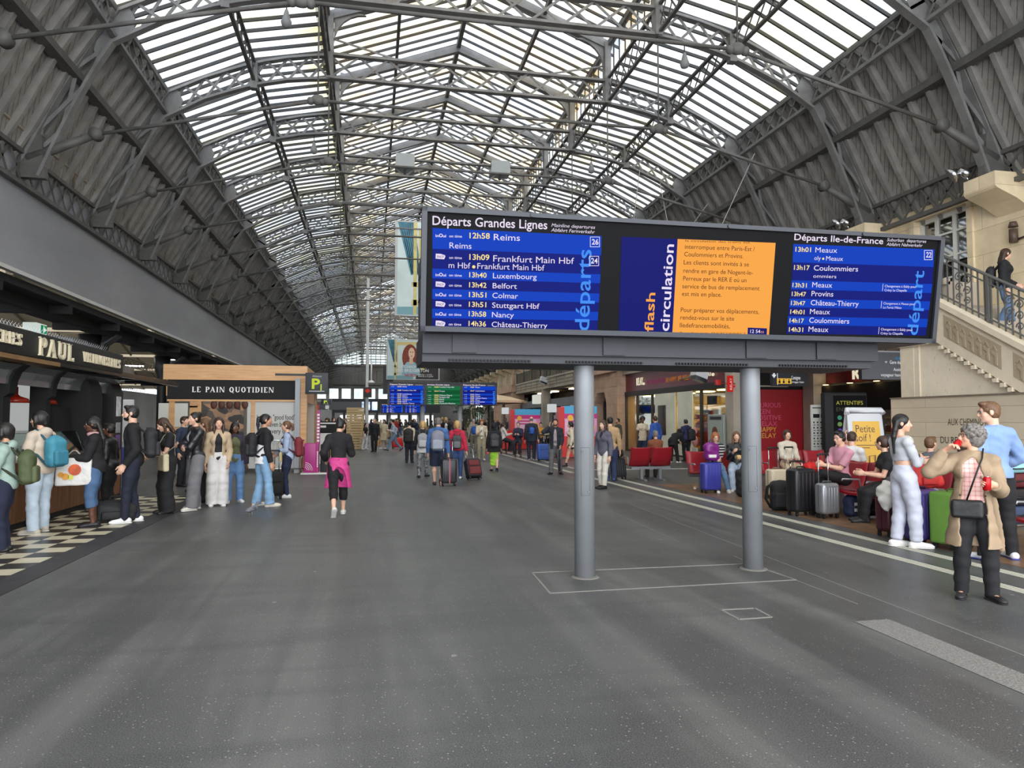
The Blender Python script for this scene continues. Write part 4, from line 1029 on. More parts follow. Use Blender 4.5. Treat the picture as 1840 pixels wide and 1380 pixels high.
for z0, z1, cc, s in ((1.60, 1.98, (212, 212, 214), .12), (1.28, 1.48, (150, 152, 156), .10), (.98, 1.24, (104, 70, 130), .11)):
 g = MB(); g.box((KX-.36-s, 14.735, z0), (KX-.36+s, 14.75, z1)); K(g).build('notice', M(cc, .4, 0, None, (9, .3)), pier); g = MB(); g.box((KX-.02, 14.9, z0), (KX-.01, 15.15, z1)); K(g).build('notice', M(cc, .4, 0, None, (9, .3)), pier)
g = MB(); g.box((-8.6, 3.2, 0), (-8.4, 15.4, 2.5)); g.box((-8.5, 15.3, 0), (KX-.9, 15.4, 2.4)); g.box((-8.6, 3.0, 2.38), (KX, 15.9, 2.6)); K(g).build('back_wall', M((120, 114, 106), .7, 0, None, (1.2, .5)), kq)
g = MB()
for y0, y1, z0, z1 in ((9.3, 10.5, 1.0, 2.3), (11.2, 12.0, .5, 2.3), (12.6, 13.8, .4, 2.35)): g.box((-8.39, y0, z0), (-8.36, y1, z1))
K(g).build('glow_panel', E((214, 218, 216), .55), kq)
for xa, xb in ((-7.9, -6.9), (-6.6, -5.3)): g = MB(); g.box((xa, 15.27, .3), (xb, 15.295, 2.3)); K(g).build('glow_panel', E((214, 218, 216), .55), kq)  # glowing white panels added to fill and brighten the kiosk end, in place of windows
g = MB()
for j in range(6): g.box((-8.39, 3.6+j*.95, 1.25), (-8.36, 4.3+j*.95, 2.2))
K(g).build('shelf_unit', M((150, 112, 72), .6, 0, None, (5, .6)), kq)
for y in (6.0, 7.4, 8.8, 10.2):   # lights in the kiosk ceiling
 g = MB(); g.cyl((-6.6, y, 2.35), (-6.6, y, 2.37), .12, .12, 14); K(g).build('downlight', E((255, 226, 170), 14), kq)
g = MB(); g.panel((KX-.22, 12.6, 1.0), (KX-.22, 13.3, 1.0), (KX-.3, 13.3, 1.75), (KX-.3, 12.6, 1.75), .06); K(g).build('screen', BLACK_M, kq)
BREAD = M((176, 118, 62), .7, 0, (30, .3), (14, .4), name='bread_crust')
g = MB(); g.lathe([(.02, 0), (.035, .04), (.05, .05), (.045, .16), (.08, .2), (.19, .235), (.215, .3), (.2, .3), (.02, .24)][::-1] if False else [(.215, 0), (.195, .07), (.08, .11), (.05, .14), (.05, .26), (.03, .27), (.008, .28), (.008, .56)], (0, 0, 0), 20)
def lamp(x, y, lab):
 t = thing('pendant_lamp', lab, 'lamp', (x, y, 1.93))
 g.build('lamp_shade', M((150, 40, 24), .25), t)
 q = MB(); q.cyl((0, 0, .004), (0, 0, .012), .19, .19, 18); q.build('lit_rim', E((255, 226, 180), 5), t)
for u, lab in ((26, 'red enamel pendant lamp nearer the left edge over the bakery counter'), (79, 'red enamel pendant lamp nearer the girl with the turquoise backpack')):
 p = PX(u, 716, -5.75); lamp(p.x, p.y, lab)
rnd = random.Random(3)
for i in range(16):
 y = 7.8+i*.42; q = MB()
 r = rnd.uniform(.055, .075); L = rnd.uniform(.14, .2)
 q.tube([(-.0, -L, 0), (0, -L*.6, .015), (0, 0, .02), (0, L*.6, .015), (0, L, 0)], [r*.35, r*.85, r, r*.85, r*.35], 8)
 o = q.build('bread_loaf', BREAD); o.location = (KX-1.36+rnd.uniform(-.05, .05), y, 1.105+r*.9); o.rotation_euler = (0, 0, rnd.uniform(-.6, .6))
 tag(o, 'golden bread loaf lying in the glass display of the bakery counter', 'bread', 'loaves in the bakery display')
# things on top of the kiosk
t = thing('exit_sign', 'white and green illuminated emergency exit sign on the bakery kiosk roof', 'exit sign', (KX-1.0, 12.3, 2.96))
g = MB(); g.rbox((-.1, -.16, .03), (.1, .2, .2), .01); g.box((-.02, -.1, 0), (.02, .1, .03)); g.build('housing', E((226, 238, 232), .75), t)
g = MB(); g.box((.101, -.02, .05), (.104, .19, .18)); g.build('sign_face', E((24, 150, 96), .7), t)
g = MB(); g.box((.104, .06, .065), (.107, .09, .165)); g.prism([(.0, .115), (.055, .15), (.055, .125), (.1, .125), (.1, .105), (.055, .105), (.055, .08)], (.104, .075, 0), (0, 1, 0), (0, 0, 1), .002); g.build('arrow', E((240, 250, 244), .8), t)
t = tag(MB().rbox((-.2, -.35, 0), (.2, .35, .34), .03).build('roof_unit', M((60, 60, 62), .5)), 'dark box shaped fan unit on the bakery kiosk roof', 'fan unit'); t.location = (KX-1.3, 14.4, 2.81)
t = tag(MB().rbox((-.2, -.9, 0), (.2, .9, .30), .03).build('roof_unit', M((150, 138, 126), .3, .4, (3, .6))), 'shiny crumpled metal duct on the bakery kiosk roof', 'duct'); t.location = (KX-1.6, 12.0, 2.81)
# bird spikes along the roof edge
g = MB()
for i in range(110):
 y = 4.6+i*.095
 for s in (-1, 1): g.bar((KX-.9, y, 2.955), (KX-.9+s*.05, y+.03*s, 3.06), .0028)
tag(g.build('bird_spikes', STEEL), 'thin wire bird spikes along the edge of the bakery kiosk roof', 'bird spikes', None, 'stuff')
g = MB(); g.cyl((0, 0, 2.81), (0, 0, 4.5), .035, .035, 10); o = tag(g.build('support_pole', STEEL), 'grey pole rising from the bakery kiosk to the soffit', 'pole'); o.location = (KX-1.35, 10.9, 0)
# ------------------------------------------------------------------ second bakery kiosk facing the hall, light oak
LY = 23.3
def LP(u, v): return PY(u, v, LY)
x0 = LP(291, 760).x; x1 = LP(551, 760).x; zt = LP(420, 656).z
t = thing('bakery_kiosk', 'light oak bakery kiosk with black sign board and white lettering', 'kiosk', ((x0+x1)/2, LY, 0)); ox = (x0+x1)/2
def Q(mb): mb.v = [(x-ox, y-LY, z) for x, y, z in mb.v]; return mb
zs1 = LP(420, 683).z; zs0 = LP(420, 718).z; xs0 = LP(301, 700).x; xs1 = LP(535, 700).x; zw = LP(420, 723).z
g = MB(); g.box((x0, LY, zs1), (x1, LY+.3, zt)); g.box((x0+.35, LY, zs0-.05), (xs0, LY+.25, zs1)); g.box((xs1, LY, 0), (x1, LY+.25, zs1)); g.box((x0+.35, LY, 0), (xs0+.05, LY+.25, zs0))
g.box((xs0, LY-.03, zs0-.06), (xs1, LY+.25, zs0)); g.box((xs0, LY-.03, zs1), (xs1, LY+.2, zs1+.05))
for u in (357.5, 454):
 x = LP(u, 760).x; g.box((x-.05, LY-.02, .9), (x+.06, LY+.2, zs0))
g.box((xs0, LY-.01, LP(420, 771).z-.05), (LP(357, 760).x, LY+.2, LP(420, 768).z))
g.box((LP(357.5, 0).x, LY, zs0-.25), (LP(373, 0).x, LY+.2, zs0)); g.box((LP(357.5, 0).x, LY, .9), (LP(373, 0).x, LY+.2, zs0-.2))
g.box((x1-.02, LY+.31, 2.2), (x1, LY+3.2, zt-.01)); g.box((x0+.01, LY+.31, 2.4), (x0+.3, LY+3.2, zt-.01)); Q(g).build('oak_frame', OAK, t)
g = MB(); g.box((xs0, LY-.005, zs0), (xs1, LY+.1, zs1)); Q(g).build('sign_board', BLACK_M, t)
g = MB(); a = LP(345, 704.5); c = LP(492, 704.5); serif_word(g, 'LE PAIN QUOTIDIEN', (a.x, LY-.035, a.z), (1, 0, 0), (0, 0, 1), .165, c.x-a.x, .0, .12)
Q(g); g.v = [(x, y, z) for x, y, z in g.v]; g.build('lettering', E((240, 240, 238), .9), t)
CREAMP = M((212, 212, 202), .5)
g = MB(); g.box((LP(303, 0).x, LY+.02, LP(420, 767).z), (LP(354, 0).x, LY+.06, LP(420, 725).z)); Q(g).build('panel', CREAMP, t)
g = MB(); g.box((LP(458, 0).x, LY+.02, .15), (xs1, LY+.06, zs0-.06)); Q(g).build('panel', M((198, 198, 192), .5), t)
g = MB()
for s, u0, u1, v in (('because "good food"', 461.5, 530, 754), ('tastes even better', 461.5, 523, 766.5), ('every day"', 483, 523, 779)):
 a = LP(u0, v); c = LP(u1, v); g.text(s, (a.x, LY+.01, a.z), (1, 0, 0), (0, 0, 1), .22, c.x-a.x, .012)
Q(g).build('lettering', M((74, 72, 68), .6), t)
m, nt, b = nodes('photo_of_bread_shelves'); k = NT(nt); o = k.obj()
v = k.n('ShaderNodeTexVoronoi'); v.inputs['Scale'].default_value = 5; k.l(k.mapping(o, (1, 1, 1.4)), v.inputs['Vector'])
k.l(k.ramp(v.outputs['Color'], [(.2, lin((40, 36, 34))), (.5, lin((96, 84, 76))), (.8, lin((168, 128, 92)))]), b.inputs['Base Color'])
g = MB(); g.box((LP(373, 0).x, LY+.03, LP(0, 788).z), (LP(452, 0).x, LY+.07, LP(0, 724).z)); ph = Q(g).build('photo_panel', m, t)
g = MB()
for i in range(5):
 c = LP(384+i*14, 727); g.ball((c.x, LY+.02, c.z), .1, 10, (1, .3, 1.4))
Q(g).build('wicker_lamp', M((86, 46, 34), .6), ph)
g = MB(); g.box((xs0, LY+.1, 0), (LP(454, 0).x, LY+.14, .95)); Q(g).build('counter', M((150, 152, 152), .5), t)
g = MB(); g.box((x0+.3, LY+3.0, 0), (x1, LY+3.2, zt-.02)); Q(g).build('back_wall', M((180, 172, 160), .7), t)
g = MB()
for z in (.15, .6, 1.02): g.cyl((LP(460, 0).x, LY-.35, z), (LP(560, 0).x, LY-.35, z), .02, .02, 8)
for u in (461, 510, 556): g.cyl((LP(u, 0).x, LY-.35, 0), (LP(u, 0).x, LY-.35, 1.02), .022, .022, 8)
tag(g.build('barrier_rail', CHROME), 'chrome queue barrier rail in front of the oak kiosk', 'barrier')
g = MB(); g.box((LP(545, 0).x-.05, LY-.16, 0), (LP(545, 0).x+.1, LY-.06, LP(0, 675).z)); tag(g.build('sign_post', M((160, 164, 168), .4)), 'slim pale grey post at the right corner of the oak kiosk', 'post')
# parking signs
def parking(lab, Y, u0, u1, v0, v1):
 a = PY(u0, v1, Y); c = PY(u1, v0, Y); w = c.x-a.x; h = c.z-a.z
 t = thing('parking_sign', lab, 'sign', ((a.x+c.x)/2, Y, a.z))
 g = MB(); g.rbox((-w/2, 0, 0), (w/2, .12, h), .01); g.box((-w*.5-.9, .04, h*.85), (-w*.5, .08, h*.95)); g.box((-w*.5, .1, h*.4), (-w*.5+.08, .72, h*.5)); g.build('sign_panel', M((32, 36, 42), .5), t)
 g = MB(); g.text('P', (-w*.22, -.004, h*.26), (1, 0, 0), (0, 0, 1), h*.66, w*.36, .03); g.text('1', (w*.16, -.004, h*.18), (1, 0, 0), (0, 0, 1), h*.40, None, .02); g.build('lettering', E((206, 222, 70), .85), t)
 g = MB(); g.text('Alsace', (-w*.2, -.004, h*.8), (1, 0, 0), (0, 0, 1), h*.12, w*.4); g.box((-w*.34, -.005, h*.12), (w*.34, -.001, h*.15)); g.build('lettering', E((230, 232, 230), .7), t)
parking('black hanging sign with a green P and 1 at the corner of the oak kiosk', 22.6, 548.5, 590, 670, 708)
parking('smaller dark sign with a green P and 1 just below the first one', 32.9, 577, 594, 717, 727)
# magenta ticket terminal
p = G(562, 851)
t = thing('ticket_terminal', 'magenta ticket terminal with white arcs and a tall magenta flag panel', 'ticket terminal', (p.x, p.y, 0))
MAG = M((172, 34, 122), .4); S = 22.5/1276
g = MB(); g.rbox((-.26, -.1, .04), (.1, .3, .93), .02); g.build('body', MAG, t)
g = MB(); g.box((.1, -.05, .04), (.17, .3, 1.9)); g.box((.1, -.06, .9), (.2, .06, 1.95)); g.build('flag_panel', M((168, 30, 116), .4), t)
g = MB(); g.box((-.34, -.3, 0), (.5, .42, .035)); g.build('base_plate', WHITE, t)
g = MB()
for r in (.08, .13, .18, .23): g.tube([(-.24+r*math.cos(a), -.105, .12+r*math.sin(a)) for a in [math.pi/2*i/8-.1 for i in range(9)]], .009, 5)
g.build('arc_print', WHITE, t)
g = MB()
for i in range(9): g.box((.115, -.066, .98+i*.1), (.185, -.06, 1.04+i*.1)); g.box((.12, -.056, .2+i*.055), (.155, -.05, .24+i*.055))
g.build('print_dashes', WHITE, t)
g = MB(); g.rbox((.22, .0, .03), (.5, .4, .9), .03); g.build('cabinet', BLACK, t)
p = G(590, 833)
t = thing('menu_stand', 'menu stand with black header, white text and yellow panel behind the waitress', 'stand', (p.x, p.y, 0))
g = MB(); g.box((-.36, 0, .1), (.36, .04, 1.6)); g.box((-.34, -.1, 0), (-.26, .2, .1)); g.box((.26, -.1, 0), (.34, .2, .1)); g.build('panel', WHITE, t)
g = MB(); g.box((-.36, -.006, 1.15), (.36, 0, 1.6)); g.build('header', BLACK_M, t)
g = MB(); g.box((.02, -.008, .25), (.36, -.001, 1.05)); g.build('poster', M((240, 190, 50), .5), t)
g = MB(); g.box((-.32, -.01, 1.5), (.28, -.006, 1.55)); g.box((-.32, -.01, 1.36), (-.1, -.006, 1.44)); g.build('print_bar', WHITE, t)
# ------------------------------------------------------------------ shops beyond, left side of the hall
t = thing('canopy_kiosk', 'white and oak kiosk with sloping canopies beyond the oak bakery', 'kiosk', (-3.8, 33, 0))
g = MB(); g.box((-2.2, 0, 2.5), (.9, 6, 4.0)); g.build('upper_wall', M((206, 204, 198), .6), t)
g = MB(); g.box((.72, -.05, 2.4), (.95, .3, 4.0)); g.box((-2.2, -.05, 2.35), (.95, .2, 2.55)); g.box((.72, 5.7, 0), (.95, 6, 4)); g.build('oak_trim', OAK, t)
g = MB(); g.panel((-1.8, -.9, 2.62), (1.3, -.9, 3.15), (1.3, .2, 3.22), (-1.8, .2, 2.7), .07); g.panel((-1.4, .2, 3.62), (1.3, .2, 3.15), (1.3, 5.5, 3.2), (-1.4, 5.5, 3.66), .07); g.build('canopy', M((190, 184, 172), .5), t)
g = MB(); g.box((-2.2, .3, 0), (-1.9, 6, 2.5)); g.box((-2, .4, 0), (.7, .5, 1.1)); g.build('counter', M((120, 112, 100), .6), t)
t = thing('convenience_shop', 'convenience shop with dark fascia and red and white lettering behind the waitress', 'shop', (-4.6, 46, 0))
a = PY(556, 736, 46); c = PY(650, 722, 46)
g = MB(); g.box((-4.5, 0, a.z), (c.x+4.6, .4, c.z)); g.build('fascia', M((84, 86, 92), .5), t)
g = MB(); p = PY(558, 734.5, 46); g.text("monop'", (p.x+4.6, -.02, p.z), (1, 0, 0), (0, 0, 1), .42, PY(584, 0, 46).x-p.x, .01); g.build('lettering', E((226, 52, 58), .9), t)
g = MB(); p = PY(584.5, 734.5, 46); g.text("daily", (p.x+4.6, -.02, p.z), (1, 0, 0), (0, 0, 1), .42, PY(601, 0, 46).x-p.x, .01); g.build('lettering', E((240, 240, 240), .9), t)
g = MB()
for x in (-4.5, -2.6, -.7, 1.0): g.box((x, .1, 0), (x+.15, .3, a.z))
g.build('shop_frame', DARK, t)
g = MB(); g.box((-4.5, 2.4, 0), (1.2, 2.6, a.z)); g.build('back_wall', M((90, 80, 66), .7, 0, None, (1.4, .7)), t)
g = MB()
for x in (-3.6, -1.8, .2): g.box((x, .5, a.z-.1), (x+.5, 1.6, a.z-.06))
g.build('ceiling_light', E((255, 244, 220), 6), t)
p0 = PY(622, 800, 41); p1_ = PY(655, 732, 41)
g = MB()
for i in range(16): g.box((p0.x, 41, .02+i*(p1_.z-.02)/16), (p1_.x, 41.12, .0+(i+.9)*(p1_.z)/16))
tag(g.build('slatted_screen', wood_material('pale_slats', (176, 146, 96), (204, 176, 124), (.5, 1, 14))), 'tall pale wooden slatted screen in the crowd', 'screen')
g = MB(); p = G(663, 796); g.lathe([(.16, 0), (.16, .3), (.11, .35), (.10, 11.5)], (0, 0, 0), 12); o = g.build('mast', M((186, 188, 188), .5)); tag(o, 'tall pale mast in the crowd carrying a dark red sign', 'mast'); o.location = (PY(659, 760, 50).x, 50, 0)
t = thing('hanging_sign', 'dark square sign with a red emblem on the tall mast', 'sign', (o.location.x, 49.7, 0)); a = PY(653, 714, 49.7); c = PY(668, 696, 49.7)
g = MB(); g.box((a.x-o.location.x, 0, a.z), (c.x-o.location.x, .15, c.z)); g.build('sign_panel', M((40, 30, 34), .5), t)
g = MB(); xm = (a.x+c.x)/2-o.location.x; zm = a.z*.35+c.z*.65; g.prism([(xm-.2, zm), (xm, zm+.16), (xm+.2, zm), (xm, zm-.16)][::-1], (0, -.01, 0), (1, 0, 0), (0, 0, 1), -.005); g.build('emblem', E((214, 60, 54), .7), t)
t = thing('lantern_lamp', 'white disc lamp on a thin pole beside the tall mast', 'lamp', (PY(667, 700, 50).x, 50, 0)); z = PY(667, 687, 50).z
g = MB(); g.cyl((0, 0, z), (0, 0, z+1.5), .05, .05, 8); g.bar((0, 0, z+1.5), (-.35, 0, z+1.5), .05); g.build('pole', WHITE, t); g = MB(); g.lathe([(.02, .16), (.12, .12), (.26, 0), (.25, -.05), (.02, -.06)], (0, 0, z), 16); g.build('lamp_head', WHITE, t)
# dark concession block at the far end with lit screens and light openings
t = thing('far_concession', 'dark concession block with three lit advert screens at the far end', 'shop', (2, 96, 0))
a = PY(610, 742, 96); zt = PY(640, 717, 96).z; xl = PY(606, 0, 96).x-2; xr = PY(716, 0, 96).x-2+6
g = MB(); g.box((xl, 0, 2.6), (xr, 1, zt));
for i in range(10): g.box((xl+i*(xr-xl)/10, 0, 0), (xl+i*(xr-xl)/10+.3, 1, 2.6))
g.build('dark_fascia', M((42, 43, 48), .5), t)
for u0, u1 in ((644, 654), (657, 665), (668, 678)):
 g = MB(); a = PY(u0, 737, 95.9); c = PY(u1, 722, 95.9); g.box((a.x-2, -.06, a.z), (c.x-2, -.02, c.z)); m, nt, b = nodes('advert_screen'); k = NT(nt)
 k.l(k.ramp(k.noise(k.obj(), 1.1, 4), [(.35, lin((20, 26, 40))), (.5, lin((120, 150, 190))), (.65, lin((226, 232, 240)))]), b.inputs['Emission Color']); b.inputs['Emission Strength'].default_value = .8; g.build('advert_screen', m, t)
for i in range(8):
 g = MB(); x = xl+1+i*(xr-xl)/9; g.box((x, .5, .9), (x+1.3, .6, 2.3)); g.build('bright_opening', E((236, 240, 240), 1.2), t)
# ------------------------------------------------------------------ newsagent shop front
RY0, RY1 = RELAY_Y + .62, 36.7
t = thing('newsagent_shop', 'newsagent shop front with dark red fascia, cream lettering and lit shelves', 'shop', (GX+.1, RY0, 0)); L = RY1-RY0
REDF = M((104, 26, 38), .35)
g = MB(); g.box((.05, 0, 3.15), (.3, L, 4.1)); g.build('fascia', REDF, t)
g = MB(); g.box((-.02, 0, 2.92), (.3, L, 3.16)); g.build('lintel', M((44, 40, 38), .5), t)
CRL = E((236, 226, 196), .9)
g = MB()
for u0, u1, v0, v1 in ((1144, 1155.5, 690.5, 688), (1261, 1279, 675, 672)):
 a = PX(u0, v0, GX+.1); c = PX(u1, v1, GX+.1)
 y0, y1 = max(a.y, c.y), min(a.y, c.y)
 g.text('RELAY', (-.001, y0-RY0, 3.44), (0, -1, 0), (0, 0, 1), .56, (y0-y1), .0, 0, 'l', .02); g.ball((-.03, y1-RY0-.16, 3.48), .07, 8)
g.build('lettering', CRL, t)
a = PX(1163, 680, GX+.15); c = PX(1245, 670, GX+.15)
for s, f0, f1, col in (('BE CURIOUS BE ZEN', 0, .42, (150, 50, 100)), ('BE HAPPY', .45, .68, (206, 120, 40)), ('BE RELAY', .71, 1, (214, 130, 44))):
 yy0 = a.y+(c.y-a.y)*f0; yy1 = a.y+(c.y-a.y)*f1
 g = MB(); g.text(s, (.045, yy0-RY0, 3.42), (0, -1, 0), (0, 0, 1), .30, yy0-yy1, .008); g.build('lettering', E(col, .7), t)
FR = M((52, 48, 44), .5)
g = MB()
ys = [0, 1.25, 2.2, 4.3, 6.0, 7.9, 9.4, 10.4, L-.1]
for y in (0, 2.3, 7.6, 9.6, L-.1): g.box((.0, y, 0), (.12, y+.1, 2.95))
g.box((0, 0, 0), (.12, L, .08)); g.build('frame', FR, t)
g = MB(); g.box((.05, .1, .08), (.07, L, 2.95)); g.build('shop_window', pane_material('shop_pane', (232, 236, 226), .0), t)
g = MB()
for y0, y1 in ((3.1, 4.6), (4.9, 7.2)): g.box((.0, y0, .08), (.045, y1, 2.9))
g.build('frosted_panel', M((226, 224, 200), .35, 0, None, (1.5, .1)), t)
g = MB(); g.rbox((-.06, 5.9, .95), (.1, 6.75, 2.35), .04); g.build('ticket_machine', M((58, 48, 42), .4, 0, None, (3, .5)), t)
g = MB(); g.box((2.4, .3, 0), (2.6, L, 2.95)); g.build('back_wall', M((226, 184, 104), .7, 0, None, (.8, .35)), t)
g = MB(); g.box((.1, 0, 2.95), (2.6, L, 3.0)); g.build('ceiling_panel', M((190, 180, 160), .7), t)
for y in (.8, 2.0, 4, 6, 8.3, 9.0, 10.4):
 g = MB(); g.box((.9, y, 2.9), (1.5, y+.6, 2.94)); g.build('ceiling_light', E((255, 222, 160), 30), t)
PROD = []
for i, c in enumerate(((200, 60, 50), (230, 190, 80), (70, 110, 160), (220, 215, 205), (90, 60, 44), (60, 130, 90))): PROD.append(M(c, .5))
rnd = random.Random(5)
for k_, (y0, y1) in enumerate(((.2, 2.2), (7.8, 9.5), (2.6, 4.5))):
 g = MB()
 for z in (.1, .5, .9, 1.3, 1.7): g.box((.7, y0, z), (1.1, y1, z+.03))
 g.box((1.08, y0, 0), (1.12, y1, 2.1)); sh = g.build('shelf', M((120, 84, 52), .6), t)
 g = MB()
 for z in (.13, .53, .93, 1.33, 1.73):
  y = y0+.04
  while y < y1-.1:
   w = rnd.uniform(.06, .14); g.mat(rnd.randrange(6)); g.box((.74, y, z), (.78+rnd.uniform(0, .1), y+w, z+rnd.uniform(.15, .3))); y += w+.015
 o = g.build('magazines', PROD, sh); o['kind'] = 'stuff'
g = MB(); g.lathe([(.02, 1.62), (.14, 1.6), (.2, 1.75), (.13, 1.98), (.1, 2.1), (.22, 2.16), (.15, 2.32), (.06, 2.38), (.05, 2.44), (.1, 2.5), (.08, 2.6), (.01, 2.64)], (.6, 4.75, 0), 14); g.build('mannequin', M((232, 230, 222), .6), t)
g = MB(); g.box((-.06, .9, 2.28), (.02, 1.6, 2.62)); g.box((-.08, 1.02, 2.36), (-.05, 1.48, 2.54)); g.build('oval_sign', BLACK, t)
# lean-to advert panel by the shop entrance, drinks stand figure
yA = RY0+.45
t = thing('advert_stand', 'grey standing advert panel with a round food picture beside the shop pillar', 'advert stand', (GX-.1, yA, 0))
g = MB(); g.rbox((-.06, -.55, .02), (.06, .75, 1.86), .03); g.build('panel', M((150, 158, 152), .4), t)
g = MB(); g.box((-.075, -.45, .75), (-.061, .65, 1.62)); g.build('poster', M((168, 178, 166), .5), t)
g = MB(); g.cyl((-.08, .1, 1.15), (-.076, .1, 1.15), .24, .24, 20); g.build('print', M((120, 76, 52), .6), t)
g = MB(); g.box((-.078, -.4, 1.67), (-.06, .5, 1.78)); g.build('print_bar', DARK, t)
p = G(1250, 812)
t = thing('figure_display', 'small cardboard figure display with a pink top beside the shop window', 'display', (GX-.25, 27.5, 0))
g = MB(); g.box((-.04, -.2, 0), (.04, .2, .5)); g.build('base', M((196, 192, 184), .6), t); g = MB(); g.ball((0, 0, .78), .2, 10, (.5, 1, 1.2)); g.ball((0, 0, 1.2), .16, 10, (.6, 1, 1)); g.build('figure', M((206, 140, 140), .6, 0, None, (6, .4)), t)
# small red and white signs on the pillar
def blade(lab, u, v0, v1, Y, col, txt):
 a = PX(u, (v0+v1)/2, GX-.12) if Y is None else PY(u, (v0+v1)/2, Y); h = (v1-v0)*a.y/1276
 t = thing('blade_sign', lab, 'sign', (a.x, RELAY_Y-.02, a.z-h/2))
 g = MB(); g.rbox((-.16, -.1, 0), (.06, 0, h), .02); g.box((.0, -.06, h*.3), (GX+.05-a.x, -.03, h*.4)); g.box((GX+.01-a.x, -.06, h*.3), (GX+.05-a.x, .025, h*.4)); g.build('sign_panel', col, t)
 if txt: g = MB(); g.text(txt, (.0, -.104, h*.12), (0, 0, 1), (-1, 0, 0), .13, h*.74, .01); g.build('lettering', WHITE, t)
blade('tall red blade sign on the concrete pillar', 1320, 673, 705, 24.4, E((206, 36, 30), .8), 'RELAY')
blade('small red and white box sign on the shop side of the pillar', 1298, 681, 692, 24.4, M((196, 40, 36), .4), '')
# security camera domes and floodlights on the gallery edge
def floodlight(x, y, z, lab, rod=None):
 t = thing('floodlight', lab, 'floodlight', (x, y, z))
 g = MB(); g.prism([(-.28, -.05), (.2, -.22), (.28, .12), (-.2, .3)], (0, .25, 0), (1, 0, 0), (0, 0, 1), .5); g.build('lamp_body', M((206, 208, 208), .4), t)
 g = MB(); g.prism([(-.26, -.2), (.2, -.36), (.2, -.22), (-.28, -.05)], (0, .22, 0), (1, 0, 0), (0, 0, 1), .44); g.build('lens', M((46, 50, 56), .2), t)
 if rod:
  g = MB(); g.cyl((.1, 0, .02), (.1 + rod[0], rod[1], rod[2]), .035, .035, 8); g.build('arm', M((150, 146, 140), .4, .4), t)
a = PX(1112, 652, GX-.45); floodlight(a.x, a.y, a.z, 'white box floodlight on the pink archway corner', (.3, 0, .05))
a = PX(1257, 672, GX-1.0); floodlight(a.x, a.y, a.z, 'white box floodlight on a long arm in front of the newsagent sign', (1.0, 4.2, .02))
a = PX(977, 683, GX-.6); floodlight(a.x, a.y, a.z, 'white box floodlight on an arm near the distant pillar', (.4, -2.5, .1))
# ------------------------------------------------------------------ recess with red panel and second newsagent front
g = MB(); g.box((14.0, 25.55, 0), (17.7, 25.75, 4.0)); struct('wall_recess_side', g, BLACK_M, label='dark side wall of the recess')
t = thing('wall_advert', 'large dark red wall panel with a column of pink and yellow words', 'advert panel', (14.25, 25.53, 0))
g = MB(); g.box((.0, -.05, .12), (2.56, .02, 2.85)); g.build('panel', M((168, 20, 34), .45), t)
for s, u0, u1, v, col in (('CURIOUS', 1359, 1403, 732, (226, 84, 130)), ('ZEN', 1362, 1384, 743.5, (226, 84, 130)), ('POSITIVE', 1356, 1404, 754.5, (226, 84, 130)), ('RELAX', 1362, 1397, 765.5, (226, 84, 130)), ('HAPPY', 1362, 1395.5, 776, (240, 176, 70)), ('RELAY', 1362, 1395, 787, (240, 176, 70))):
 a = PY(u0, v, 25.47); c = PY(u1, v, 25.47); g = MB(); g.text(s, (a.x-14.25, -.058, a.z), (1, 0, 0), (0, 0, 1), .27, c.x-a.x, .006); g.build('lettering', M(col, .5), t)
t = thing('newsagent_shop', 'second newsagent front at the back of the recess, warm lights under a red fascia', 'shop', (17.45, 19.0, 0))
g = MB(); g.box((-.1, 2.2, 3.05), (.1, 7.0, 3.75)); g.build('fascia', REDF, t)
g = MB(); a = PX(1533, 672, 17.35); g.text('RELAY', (-.105, a.y-19.0, 3.15), (0, -1, 0), (0, 0, 1), .62, 1.9, .02, 0, 'l', .04); g.build('lettering', CRL, t)
g = MB(); g.box((-.3, 1.2, 2.0), (-.05, 7.2, 2.95)); g.box((-.12, 1.2, 0), (-.05, 1.5, 2.0)); g.box((-.12, 3.2, 0), (-.05, 3.7, 2.0)); g.build('black_bulkhead', BLACK_M, t)
for y in (2.6, 4.0, 5.4):
 g = MB(); g.cyl((-.35, y, 2.99), (-.35, y, 3.0), .1, .1, 12); g.build('downlight', E((255, 214, 140), 10), t)
g = MB()
for z in (.2, .7, 1.2, 1.7): g.box((-.1, 1.5, z), (.12, 7.0, z+.04))
sh = g.build('shelf', M((176, 130, 62), .6), t)
g = MB()
for z in (.24, .74, 1.24):
 y = 1.55
 while y < 6.8: w = rnd.uniform(.1, .25); g.mat(rnd.randrange(6)); g.box((-.06, y, z), (.05, y+w, z+rnd.uniform(.2, .4))); y += w+.03
o = g.build('goods', PROD, sh); o['kind'] = 'stuff'
g = MB(); g.box((-.2, 4.9, .1), (-.14, 5.05, 2.75)); g.box((-.2, 3.7, 2.65), (-.14, 5.05, 2.75)); g.build('gold_frame', M((170, 140, 84), .35, .6), t)
